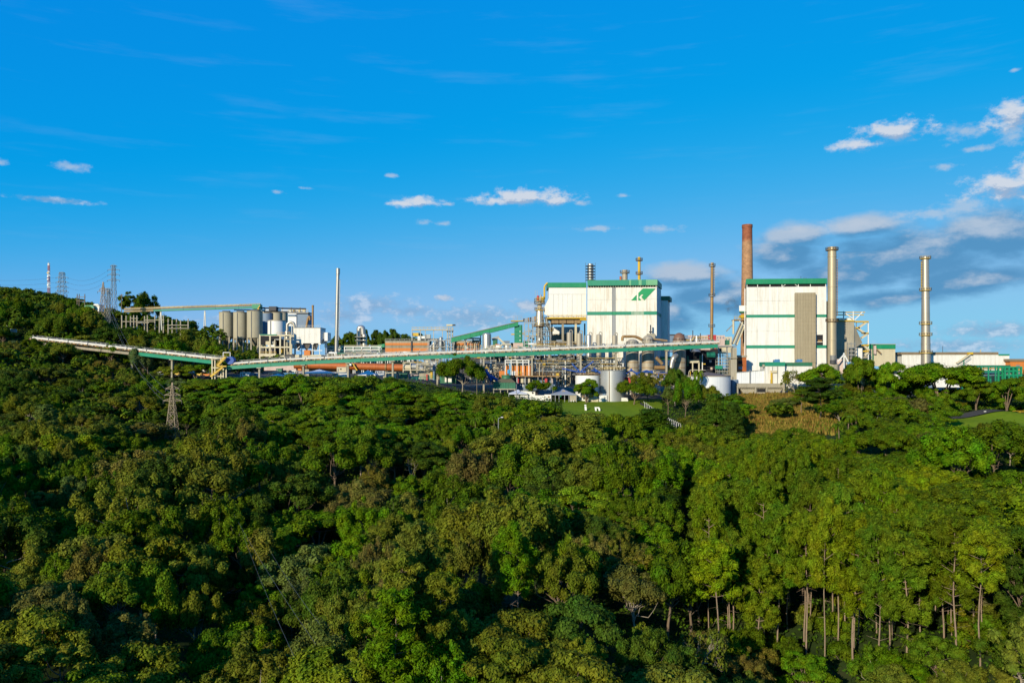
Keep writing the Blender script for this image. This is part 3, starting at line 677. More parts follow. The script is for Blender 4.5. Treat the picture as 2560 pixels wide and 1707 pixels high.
hero('broadleaf_tree', 998, 1076, 1403, 1500, 'yellow-green', None, 0, 'weeping yellow-green tree in the lower centre')
hero('bare_tree', 1690, 1800, 1570, 1740, 'olive green', None, 1, 'pale leafless tree at the bottom right of centre')
hero('bare_tree', 1580, 1640, 1560, 1650, 'olive green', None, 2, 'forked pale tree left of the leafless one at the bottom')
hero('bare_tree', 1000, 1050, 1145, 1240, 'olive green', None, 0, 'bare vase-shaped tree in the middle of the forest')
hero('bare_tree', 300, 380, 1440, 1510, 'olive green', None, 3, 'gnarled bare tree in the dark lower left')
hero('evergreen_tree', 308, 360, 734, 785, 'green', 585, 2, 'left tree of the skyline pair beside the upper conveyor')
hero('evergreen_tree', 342, 394, 740, 785, 'green', 578, 5, 'right tree of the skyline pair beside the upper conveyor')
for k, (u, c) in enumerate(((1180, 1130), (1215, 1112), (1292, 1085), (1318, 1082), (1345, 1084), (1372, 1080), (1400, 1086), (1168, 1125), (1340, 1152), (1265, 1110), (1550, 1185), (1590, 1170), (1620, 1180), (1138, 1060), (1240, 1118))):
    hero('palm_tree', u - 24, u + 24, c, c + 62, ['green', 'olive green', 'bright green'][k % 3])
for (u, c) in ((125, 1200), (1160, 1395), (1515, 1560), (700, 1120), (2120, 1040), (2098, 1060), (2230, 1020), (1030, 1620)): hero('palm_tree', u - 24, u + 24, c, c + 62, 'green')
for k in range(20):   # dark wood behind the plant
    u = 828 + k * 12 + rnd.uniform(-5, 5); Y = rnd.uniform(590, 660)
    tree_at('umbrella_tree' if k % 2 else 'broadleaf_tree', u, rnd.uniform(822, 846) + (8 if u < 870 else 0), Y, rnd.uniform(26, 42), 'dark green', 905 if k % 2 else 885)
for (u, vt, Y) in ((518, 805, 470), (535, 797, 475), (548, 806, 465), (505, 812, 472), (690, 880, 405), (1150, 838, 560), (1060, 842, 590)):
    tree_at('broadleaf_tree', u, vt, Y, 36, 'dark green')

for k in range(22):   # thicket in front of the silos
    t = rnd.random(); u = rnd.uniform(492, 640); Y = 388 + 62 * t; vt = np.interp(u, (490, 560, 640), (836, 850, 874)) * t + np.interp(u, (490, 640), (880, 896)) * (1 - t) + rnd.uniform(-4, 10)
    tree_at(('broadleaf_tree', 'evergreen_tree')[k % 2], u, vt, Y, rnd.uniform(36, 54), ('olive green', 'dark green', 'green')[k % 3])
# ------------------------------------------------------------------ forest: the rest of the slope
def line(pts): 
    a = np.array(pts, float); return lambda u: np.interp(u, a[:, 0], a[:, 1])
V1 = line([(-400, 830), (0, 846), (80, 856), (200, 868), (300, 893), (330, 915), (428, 948), (520, 943), (560, 938), (700, 940), (860, 942), (930, 934), (1000, 941), (1050, 954), (1075, 974), (1110, 972), (1200, 985), (1260, 990), (1340, 1000), (1400, 1012), (1420, 1036), (1600, 1044), (1640, 1060), (1700, 1075), (1740, 1040), (1800, 985), (1850, 985), (1990, 996), (2060, 972), (2150, 945), (2300, 950), (2420, 968), (2480, 975), (2560, 970), (2700, 970), (2900, 960)])
V2 = line([(-400, 720), (0, 745), (150, 757), (240, 772), (262, 808), (300, 822), (400, 828), (480, 826), (505, 832), (560, 846), (640, 858), (655, 912), (700, 925)])
VP = line([(1500, 1290), (1740, 1215), (1800, 1150), (1860, 1112), (1950, 1092), (2050, 1100), (2150, 1150), (2300, 1235), (2430, 1300), (2600, 1330)])
V3 = line([(-400, 705), (0, 716), (120, 734), (190, 750), (250, 770), (300, 782), (420, 800)])
def zone(u, v, Y):
    """kind and colour weights at a place in the forest"""
    if Y > 375: return (('broadleaf_tree', 5), ('evergreen_tree', 4), ('umbrella_tree', 1)), (('green', 4), ('olive green', 4), ('dark green', 2), ('bright green', 2), ('grey-green', 1))
    if 470 < u < 1180 and v < 1090: return (('umbrella_tree', 7), ('broadleaf_tree', 2)), (('bright green', 6), ('green', 4), ('yellow-green', 1))
    if 1760 + (v - 1100) * 0.0 < u < 2560 and v > 1095 + max(0, u - 2050) * 0.28 and v < 1600:
        return (('pine_tree', 9), ('broadleaf_tree', 0.35)), (('pine green', 6), ('light pine green', 3 if v < 1230 else 1), ('green', 1))
    if u > 2050 and v < 1330: return (('broadleaf_tree', 6), ('evergreen_tree', 3), ('umbrella_tree', 2), ('shrub', 3)), (('bright green', 4), ('green', 5), ('olive green', 3), ('brownish olive', 1))
    if 1080 < u < 1800 and v < 1160: return (('broadleaf_tree', 5), ('evergreen_tree', 4), ('palm_tree', 0.5), ('conifer_tree', 0.4)), (('green', 5), ('bright green', 3), ('olive green', 4), ('dark green', 1))
    if u < 640: return (('broadleaf_tree', 5), ('evergreen_tree', 6), ('umbrella_tree', 1)), (('green', 4), ('olive green', 5), ('dark green', 3), ('brownish olive', 1.6), ('bright green', 2), ('grey-green', 0.6))  # extra dark greens stand in for the soft shadow over the lower left
    return (('broadleaf_tree', 5), ('evergreen_tree', 6), ('umbrella_tree', 2), ('pine_tree', 0.2)), (('green', 5), ('olive green', 5), ('bright green', 3), ('yellow-green', 0.5), ('brownish olive', 1.2), ('dark green', 2.2), ('grey-green', 0.3))
def pick(ws):
    t = rnd.random() * sum(w for _, w in ws)
    for k, w in ws:
        t -= w
        if t <= 0: return k
    return ws[-1][0]
def cluster(x, y, size=17.0):
    """seed of the stand (nearest of jittered cell centres) a tree belongs to: neighbours tend to be of one kind"""
    i, j = int(x // size), int(y // size); best = None
    for a in range(i - 1, i + 2):
        for b in range(j - 1, j + 2):
            r = random.Random(a * 7919 + b * 104729); px, py = (a + r.random()) * size, (b + r.random()) * size; d = (px - x) ** 2 + (py - y) ** 2
            if best is None or d < best[0]: best = (d, r.random(), r.random(), r.random())
    return best[1:]
def pick_at(ws, t):
    t *= sum(w for _, w in ws)
    for k, w in ws:
        t -= w
        if t <= 0: return k
    return ws[-1][0]
cell = {}
def near(x, y, d):
    i, j = int(x // 10), int(y // 10)
    for a in range(i - 2, i + 3):
        for b in range(j - 2, j + 3):
            for (px, py, pr) in cell.get((a, b), ()):
                if (px - x) ** 2 + (py - y) ** 2 < (d * 0.5 + pr * 0.5) ** 2: return True
    return False
def put(x, y, r): cell.setdefault((int(x // 10), int(y // 10)), []).append((x, y, r))
for t in FOREST: put(t['x'], t['y'], 6.0 if t['kind'] != 'palm_tree' else 3.0)
def in_lawn(u, Y): return (1400 < u < 1660 and 309 < Y) or (u > 2350 and 258 < Y < 298) or (1590 < u < 1800 and abs(Y - np.interp(u, (1600, 1790), (340.5, 270.5))) < 5)
def y_edge(u): return float(np.interp(u, (0, 75, 430, 560, 1050, 1120, 1640, 2050, 2200, 2900), (640, 640, 640, 349, 350, 340, 341, 344, 338, 338)))
tries = 0
while tries < 42000:
    tries += 1
    Y = 78 + (640 - 78) * math.sqrt(rnd.random()) if tries % 2 else 78 + 280 * math.sqrt(rnd.random())
    u = rnd.uniform(-220, 2780); x = Ux(u, Y)
    if Y > 375 and u < -90: continue
    if Y > y_edge(u) or in_lawn(u, Y): continue
    if u < 640 and Y > 375 and u > 560 + 0 * Y and Y > 460: continue
    cy = np.interp(u, (75, 560), (400, 355))        # the covered conveyor's corridor
    if 75 < u < 575 and abs(Y - cy) < 5: continue
    g = zgf(x, Y); v = VH - (g + 7 - CZ) * F / Y
    if v > 1760: continue
    if 1845 < u < 2085 and Y > 264 and rnd.random() < 0.995: continue   # dry grass slope
    if 545 < u < 700 and 1290 < v < 1560 and rnd.random() < 0.55: continue      # hollow with the power line
    kinds, cols = zone(u, v, Y); s1, s2, s3 = cluster(x, Y); kind = pick_at(kinds, s1) if rnd.random() < 0.6 else pick(kinds); colr = pick_at(cols, s2) if rnd.random() < 0.6 else pick(cols)
    far = Y > 375
    w = {'pine_tree': rnd.uniform(4.2, 5.8), 'palm_tree': 6.5, 'shrub': rnd.uniform(4.5, 7), 'bare_tree': 7.5, 'umbrella_tree': rnd.uniform(12, 18), 'conifer_tree': 10}.get(kind, rnd.choice((rnd.uniform(7, 10), rnd.uniform(9, 13), rnd.uniform(10.5, 14.5))))
    if Y < 170 and kind in ('broadleaf_tree', 'evergreen_tree', 'umbrella_tree'): w *= 0.86
    if far: w *= 1.1
    elif kind in ('broadleaf_tree', 'evergreen_tree'): w *= 0.8 + 0.5 * s3
    d = w * {'pine_tree': 0.70, 'umbrella_tree': 0.64, 'shrub': 0.8}.get(kind, 0.68)
    if near(x, Y, d): continue
    h = {'pine_tree': rnd.uniform(19, 29), 'palm_tree': rnd.uniform(7, 12), 'shrub': w * 0.55, 'bare_tree': rnd.uniform(8, 12), 'umbrella_tree': rnd.uniform(8.5, 12.5), 'conifer_tree': rnd.uniform(12, 18)}.get(kind, (rnd.uniform(6, 8.5) + w * 0.45) * (0.75 + 0.6 * s3))
    if v < 1100 and Y < 375 and kind not in ('pine_tree', 'conifer_tree'): h = min(h, rnd.uniform(7.5, 11))
    if 1740 < u < 2560 and v > 1520:
        if kind in ('umbrella_tree', 'pine_tree') and (v > 1590 or kind == 'umbrella_tree'): kind = 'evergreen_tree'
        if kind != 'pine_tree': h = min(h, rnd.uniform(6, 8.5)); w = min(w, 7.5)
    lim = V1 if Y < cy or u > 575 else (V3 if Y > 540 else V2)
    ru = w / 2 * F / Y
    vl = max(float(lim(u)), float(lim(u - ru * 0.7)), float(lim(u + ru * 0.7))) if Y > 120 else 0
    if 1835 - ru < u < 2090 + ru and Y < 272: vl = max(vl, 1100)
    if 404 - ru < u < 458 + ru and Y < 300: vl = max(vl, 1096)
    if Y > 375: vl += rnd.uniform(-14, 8)
    if u > 2330 and Y < 264: vl = max(vl, 1066)
    if kind == 'pine_tree': vl = max(vl, float(VP(u)) + rnd.uniform(-14, 30))
    vt = VH - (g + h - CZ) * F / Y
    if kind == 'pine_tree' and vt < vl and (VH - vl) * Y / F + CZ - g < 15: kind = 'broadleaf_tree'; w, h = rnd.uniform(8, 12), rnd.uniform(7, 10); vt = VH - (g + h - CZ) * F / Y; vl = float(lim(u))
    if vt < vl:
        h2 = (VH - vl) * Y / F + CZ - g
        if h2 < 1.6: continue
        if h2 < 0.5 * h: kind, w, h = 'shrub', min(w, 6.5), min(h2, 4.5)
        else: w *= 0.5 + 0.5 * h2 / h; h = h2
    put(x, Y, d); add_tree(kind, x, Y, h, w, colr)

for k in range(230):   # low bushes between the pine stems
    u = rnd.uniform(1770, 2560); Y = rnd.uniform(112, 205); x = Ux(u, Y); w = rnd.uniform(3.5, 6)
    if near(x, Y, 0.6): continue
    put(x, Y, 1.5); add_tree('shrub', x, Y, w * 0.6, w, ('bright green', 'green', 'green', 'olive green')[k % 4])
# leave out what nearer trees hide altogether (coarse front-to-back coverage)
GW, GH, GS = 400, 270, 8.0
cover = np.zeros((GH, GW), bool)
def screen(t):
    Y = t['y']; u = 1280 + F * t['x'] / Y; vt = VH - (t['z'] + t['H'] - CZ) * F / Y; vb = VH - (t['z'] + t['H'] * 0.15 - CZ) * F / Y; ru = t['Rr'] * F / Y
    return u, vt, vb, ru
keep = []
for t in sorted(FOREST, key=lambda t: t['y']):
    u, vt, vb, ru = screen(t); c0, c1 = int((u - ru + 320) // GS), int((u + ru + 320) // GS) + 1; r0, r1 = int(max(vt, 600) // GS) - 75, int(min(vb, 1900) // GS) - 74
    c0, c1, r0, r1 = max(c0, 0), min(c1, GW), max(r0, 0), min(r1, GH)
    if c1 <= c0 or r1 <= r0: continue
    if vt > 1712 or u + ru < -260 or u - ru > 2820: continue
    win = cover[r0:r1, c0:c1]
    if win.size and win.mean() > 0.93 and not t['label']: continue
    keep.append(t)
    if t['kind'] in ('palm_tree', 'bare_tree'): continue
    rr, cc = np.mgrid[r0:r1, c0:c1]; cv = ((rr + 75.5) * GS - (vt + vb) / 2) / max((vb - vt) / 2 * 0.9, 1); cu = ((cc + 0.5) * GS - 320 - u) / max(ru * 0.82, 1)
    if t['kind'] == 'pine_tree': cv = cv * 1.7 + 0.7
    cover[r0:r1, c0:c1] |= (cv * cv + cu * cu) < 1
# past 290 of a kind, the ones that show smallest become one mass
rest = []
for kd in ('broadleaf_tree', 'evergreen_tree', 'umbrella_tree'):
    mine = [t for t in keep if t['kind'] == kd and not t['label']]
    mine.sort(key=lambda t: -(t['Rr'] * t['H'] / t['y'] ** 2) * (0.2 if abs(t['x'] / t['y']) > 0.66 else 1.0)); rest += mine[275:]
ids = {id(t) for t in rest}; FOREST = [t for t in keep if id(t) not in ids]
if rest:
    rg = np.random.default_rng(77); vv, ff, o = [], [], 0
    for t in rest:
        d = unit(rg.normal(size=(22, 3))); d[:, 2] = np.abs(d[:, 2]) * 0.9 - 0.25
        lc = np.array([t['x'], t['y'], t['z'] + t['H'] * 0.6]) + d * (0.5 + 0.4 * rg.random((22, 1))) * np.array([t['Rr'], t['Rr'], t['H'] * 0.42])
        v, f = lobes_to_cards(lc, t['Rr'] * (0.22 + 0.14 * rg.random(22)), 13, 0.50, rg, centre=(t['x'], t['y'], t['z'] + t['H'] * 0.3)); vv.append(v); ff.append(f + o); o += len(v)
    o_ = link_mesh('distant_woodland', np_mesh('distant_woodland', np.concatenate(vv), np.concatenate(ff)), leaf_m); o_.color = (0.068, 0.112, 0.006, 1.0)
    o_['label'] = 'small trees filling the wooded hill between the larger ones'; o_['category'] = 'woodland'; o_['kind'] = 'stuff'

# ------------------------------------------------------------------ names and labels that single trees out
COLS = [(-400, 'below the hill top'), (60, 'below the red and white mast'), (200, 'below the four-armed pylons'), (345, 'below the covered conveyor'), (470, 'below the yellow stair tower'), (585, 'below the three silos'), (700, 'below the white filter house'),
        (815, 'below the slim grey stack'), (920, 'below the orange kiln'), (1040, 'below the orange banded hall'), (1160, 'below the green inclined gallery'), (1290, 'below the cooling tower'), (1400, 'below the steel roof stack'), (1530, 'below the emblem building'),
        (1670, 'below the big round tanks'), (1780, 'below the thin rusty stack'), (1870, 'below the brick chimney'), (1975, 'below the tan stair shaft'), (2085, 'below the tall beige stack'), (2200, 'below the green-roofed shed'), (2320, 'below the far right silver stack'), (2440, 'below the long white hall'), (2540, 'below the orange shed')]
BANDS = [(0, 'far hill'), (985, 'forest edge'), (1040, 'top slope'), (1110, 'upper slope'), (1190, 'middle slope'), (1280, 'lower slope'), (1380, 'low ground'), (1480, 'near bottom'), (1590, 'very bottom')]
NICE = {'broadleaf_tree': 'leafy tree', 'evergreen_tree': 'dense tree', 'umbrella_tree': 'flat-crowned tree', 'pine_tree': 'pine', 'conifer_tree': 'tiered conifer', 'palm_tree': 'palm', 'bare_tree': 'bare tree', 'shrub': 'shrub'}
CATS = {'pine_tree': 'pine', 'palm_tree': 'palm', 'shrub': 'shrub'}
buckets = {}
for t in FOREST:
    u, vt, vb, ru = screen(t); t['u'], t['v'] = u, vt + 0.4 * (vb - vt)
    if t['label']: continue
    cphr = [p for a, p in COLS if u >= a][-1]; bphr = [p for a, p in BANDS if t['v'] >= a][-1]
    if t['y'] > 375: bphr = 'far hill' if u < 720 else 'wood behind plant'
    if bphr == 'wood behind plant': cphr = cphr.replace('below', 'behind')
    buckets.setdefault((t['col'], t['kind'], bphr, cphr), []).append(t)
ORD = ['first', 'second', 'third', 'fourth', 'fifth', 'sixth', 'seventh', 'eighth', 'ninth', 'tenth', 'eleventh', 'twelfth', 'thirteenth', 'fourteenth', 'fifteenth', 'sixteenth', 'seventeenth', 'eighteenth', 'nineteenth', 'twentieth']
for (c, k, b, s), ts in buckets.items():
    ts.sort(key=lambda t: t['u'])
    for i, t in enumerate(ts):
        o = '' if len(ts) == 1 else (', ' + ('left' if i == 0 else 'right') + ' of two' if len(ts) == 2 else f', {ORD[min(i, 19)]} from left')
        t['label'] = f'{c} {NICE[k]}, {b}, {s}{o}'
for t in FOREST:
    K = LIB[t['kind']][t['i']]
    T = thing(t['kind'], t['label'], CATS.get(t['kind'], 'tree'), (t['x'], t['y'], t['z']), {'shrub': 'shrubs on the wooded slope', 'palm_tree': 'palms in the forest', 'pine_tree': 'pines on the right of the slope'}.get(t['kind'], 'trees of the wooded valley'))
    T.scale = (t['sx'], t['sx'], t['sz']); T.rotation_euler = (0, 0, t['rz'])
    o = link_mesh('stem' if t['kind'] == 'shrub' else 'trunk', K.trunk, None, T)
    o = link_mesh('crown', K.crown, None, T); c = PAL[t['col']]; j = rnd.uniform(0.75, 1.22)
    o.color = (c[0] * j * rnd.uniform(0.9, 1.12), c[1] * j, c[2] * j * rnd.uniform(0.7, 1.4), 1.0)

# ------------------------------------------------------------------ undergrowth and dry grass (nobody could count it)
def scatter(name, label, cat, n, ok, size, hmax, colr, seed, asp=1.4, upright=False, umin=-300, umax=2860, ymin=76, ymax=352):
    rng = np.random.default_rng(seed); Y = ymin + (ymax - ymin) * np.sqrt(rng.random(n)); u = rng.uniform(umin, umax, n); x = Ux(u, Y); z = zg(x, Y); v = VH - (z - CZ) * F / Y
    k = ok(u, v, Y); u, x, Y, z = u[k], x[k], Y[k], z[k]; m = len(x)
    lump = 0.5 + 0.5 * np.sin(x * 0.9 + 1.7 * np.sin(Y * 0.5)) * np.sin(Y * 0.8 + x * 0.31)
    c = np.stack([x, Y, z + hmax * (0.1 + 0.9 * lump) * (0.3 + 0.7 * rng.random(m))], 1)
    if upright:
        n3 = rng.normal(size=(m, 3)) * np.array([1, 1, 0.12]); n3 = unit(n3); b = unit(np.array([0, 0, 1.0]) + rng.normal(size=(m, 3)) * 0.18); t = np.cross(b, n3); s = (size * (0.6 + 0.8 * rng.random(m)))[:, None]
        vv = np.stack([c - b * s * asp, c + t * s * 0.5, c + b * s * asp, c - t * s * 0.5], 1).reshape(-1, 3); f = np.arange(4 * m).reshape(-1, 4)
    else:
        vv, f = cards(c, rng.normal(size=(m, 3)) * 0.6 + np.array([-0.15, -0.25, 0.75]), size * (0.6 + 0.8 * rng.random(m)), asp, rng)
    me = np_mesh(name, vv, f); o = link_mesh(name, me, leaf_m); o.color = (*colr, 1.0); o['label'] = label; o['category'] = cat; o['kind'] = 'stuff'; return o
scatter('undergrowth', 'tangled dark green undergrowth covering the ground beneath the forest', 'undergrowth', 200000, lambda u, v, Y: ~(((u > 1405) & (u < 1655) & (Y > 311)) | ((u > 2350) & (Y > 258) & (Y < 300)) | ((u > 1840) & (u < 2090) & (v > 985) & (v < 1120)) | ((u > 1590) & (u < 1800) & (np.abs(Y - np.interp(u, (1600, 1790), (340.5, 270.5))) < 6))) & (v < 1790), 0.25, 2.4, (0.045, 0.092, 0.006), 5)
scatter('hill_undergrowth', 'low bushes covering the hillside below the pylons', 'undergrowth', 60000, lambda u, v, Y: (Y > 360) & ((u < 480) | ((u < 660) & (Y > 400))) & ~((u > 75) & (u < 575) & (np.abs(Y - np.interp(u, (75, 560), (400, 355))) < 4)), 0.6, 2.2, (0.05, 0.085, 0.010), 6, umax=680, ymin=355, ymax=680)
scatter('dry_grass', 'tall dry orange grass on the slope under the annex', 'grass', 36000, lambda u, v, Y: (v > 982) & (v < 1118), 0.55, 1.6, (0.215, 0.155, 0.03), 7, asp=2.2, upright=True, umin=1838, umax=2095, ymin=258, ymax=350)
scatter('green_grass', 'tall green grass growing between the dry orange tufts', 'grass', 46000, lambda u, v, Y: (v > 978) & (v < 1120), 0.5, 1.3, (0.085, 0.125, 0.010), 8, asp=1.8, upright=True, umin=1815, umax=2115, ymin=258, ymax=350)
# ------------------------------------------------------------------ the plant: shared builders
def S(Y): return Y / F
def bx(T, name, u0, v0, u1, v1, Y, dep, m, parent=None, label=None):
    """box whose front face covers pixel columns u0-u1 and rows v0-v1 at distance Y"""
    return part(T, name, MB().box(Ux(u0, Y), Y, Vz(v1, Y), Ux(u1, Y), Y + dep, Vz(v0, Y)), m, parent, label=label)
def T_at(name, label, cat, u, Y, group=None, v=None):
    x = Ux(u, Y); return thing(name, label, cat, (x, Y, zgf(x, Y) if v is None else Vz(v, Y)), group)
def vcyl(T, name, u, v0, v1, wpx, Y, m, parent=None, n=20, top=None, wtop=None):
    """upright cylinder from row v0 down to row v1; top: 'dome', 'cone' or None"""
    r = wpx / 2 * S(Y); rt = (wtop or wpx) / 2 * S(Y); z0, z1 = Vz(v1, Y), Vz(v0, Y); prof = [(r, z0), (rt, z1)]
    if top == 'dome': prof = [(r, z0)] + dome(rt, z1 - rt * 0.45, rt * 0.45)
    if top == 'cone': prof = [(r, z0), (rt, z1 - rt * 0.28), (0.05, z1)]
    return part(T, name, MB().lathe((Ux(u, Y), Y), prof, n), m, parent, smooth=True)
def ring(T, name, u, v, wpx, Y, m, parent=None, th=0.25, over=0.9):
    """round platform with railing around a shaft"""
    r = wpx / 2 * S(Y) + over; z = Vz(v, Y); c = (Ux(u, Y), Y)
    p = part(T, name, MB().lathe(c, [(r, z - th), (r, z)], 16), m, parent)
    part(T, 'railing', MB().ring_rail(c, r - 0.05, z, 1.1, 0.10), m, parent if parent else p)
    return p
def stack(label, u, v0, v1, w0, w1, Y, m, plats=(), bands=(), pm=None, ladder=None, cap=None, name='chimney_stack', u1=None):
    T = T_at(name, label, 'chimney', u1 or u, Y); z1, z0 = Vz(v0, Y), min(Vz(v1, Y), zgf(Ux(u, Y), Y) - 0.5)
    xb, xt = Ux(u1 or u, Y), Ux(u, Y); n = 8; rb, rt = w1 / 2 * S(Y), w0 / 2 * S(Y)
    pts = [(xb + (xt - xb) * i / n, Y, z0 + (z1 - z0) * i / n) for i in range(n + 1)]
    sh = part(T, 'shaft', MB().tube(pts, [rb + (rt - rb) * i / n for i in range(n + 1)], 22), m, smooth=True)
    part(T, 'flue_opening', MB().lathe((xt, Y), [(rt * 0.86, z1 - 0.2), (rt * 0.86, z1 + 0.03)], 18), black, sh)
    def at(v): t = (Vz(v, Y) - z0) / (z1 - z0); return 1280 + F * (xb + (xt - xb) * t) / Y, (rb + (rt - rb) * t) * 2 / S(Y)
    for v in plats: uu, w = at(v); ring(T, 'platform', uu, v, w, Y, pm or m)
    for v in bands: uu, w = at(v); part(T, 'band', MB().lathe((Ux(uu, Y), Y), [(w / 2 * S(Y) + 0.12, Vz(v, Y) - 0.2), (w / 2 * S(Y) + 0.12, Vz(v, Y) + 0.2)], 22), m)
    if cap: part(T, 'cap_ring', MB().lathe((xt, Y), [(rt + 0.18, z1 - cap), (rt + 0.18, z1 - 0.05)], 22), m, smooth=True)
    if ladder:
        sg, va, vb = ladder; mb = MB()
        for k in (-0.25, 0.25):
            ua, wa = at(va); ub, wb = at(vb); mb.bar((Ux(ua, Y) + sg * (wa / 2 * S(Y) + 0.35), Y + k - 0.3, Vz(va, Y)), (Ux(ub, Y) + sg * (wb / 2 * S(Y) + 0.35), Y + k - 0.3, Vz(vb, Y)), 0.12)
        nz = int((Vz(va, Y) - Vz(vb, Y)) / 1.2)
        for i in range(nz):
            v = va + (vb - va) * i / nz; uu, w = at(v); x = Ux(uu, Y) + sg * (w / 2 * S(Y) + 0.35); mb.box(x - 0.35, Y - 0.7, Vz(v, Y), x + 0.35, Y + 0.1, Vz(v, Y) + 0.1)
        part(T, 'ladder', mb, pm or galv)
    return T
def legs_to_ground(T, xs, ys, z1, w, m, name='leg', parent=None):
    for x in xs:
        for y in ys: part(T, name, MB().box(x - w / 2, y - w / 2, zgf(x, y) - 0.8, x + w / 2, y + w / 2, z1), m, parent)
def steel_frame(T, u0, u1, vs, Y, dep, nb, m, w=0.5, floor=None, brace=False, rails=None):
    """open frame: columns, beams at rows vs, optional floors"""
    xs = [Ux(u0, Y) + (Ux(u1, Y) - Ux(u0, Y)) * i / nb for i in range(nb + 1)]; z1 = Vz(min(vs), Y)
    legs_to_ground(T, xs, (Y, Y + dep), z1, w, m, 'column')
    for v in vs:
        z = Vz(v, Y)
        for y in (Y, Y + dep): part(T, 'beam', MB().bar((xs[0], y, z - w * 0.5), (xs[-1], y, z - w * 0.5), w * 0.8, w), m)
        if floor is not None: part(T, 'floor', MB().box(xs[0], Y + 0.05, z, xs[-1], Y + dep, z + 0.18), floor)
        if rails is not None: part(T, 'railing', MB().rail([(xs[0], Y, z + 0.18), (xs[-1], Y, z + 0.18)]), rails)
    if brace:
        for a, b in zip(xs[:-1], xs[1:]): part(T, 'brace', MB().bar((a, Y, Vz(max(vs), Y)), (b, Y, z1), w * 0.5), m)
def pipe_pts(*p): return [Vector(q) for q in p]
def elbow(pts, r=1.0, n=5):
    """rounds the corners of a polyline"""
    pts = [Vector(p) for p in pts]; out = [pts[0]]
    for a, b, c in zip(pts[:-2], pts[1:-1], pts[2:]):
        d1, d2 = (a - b), (c - b); k = min(r, d1.length * 0.48, d2.length * 0.48); p, q = b + d1.normalized() * k, b + d2.normalized() * k
        for i in range(n + 1): t = i / n; out.append(p * (1 - t) ** 2 + b * 2 * t * (1 - t) + q * t * t)
    return out + [pts[-1]]
def pxpipe(T, pts, wpx, m, name='pipe', parent=None, r=1.5, n=10):
    """pipe through pixel points (u, v, Y)"""
    P3 = [P(*q) for q in pts]; return part(T, name, MB().tube(elbow(P3, r), wpx / 2 * S(pts[0][2]), n), m, parent, smooth=True)

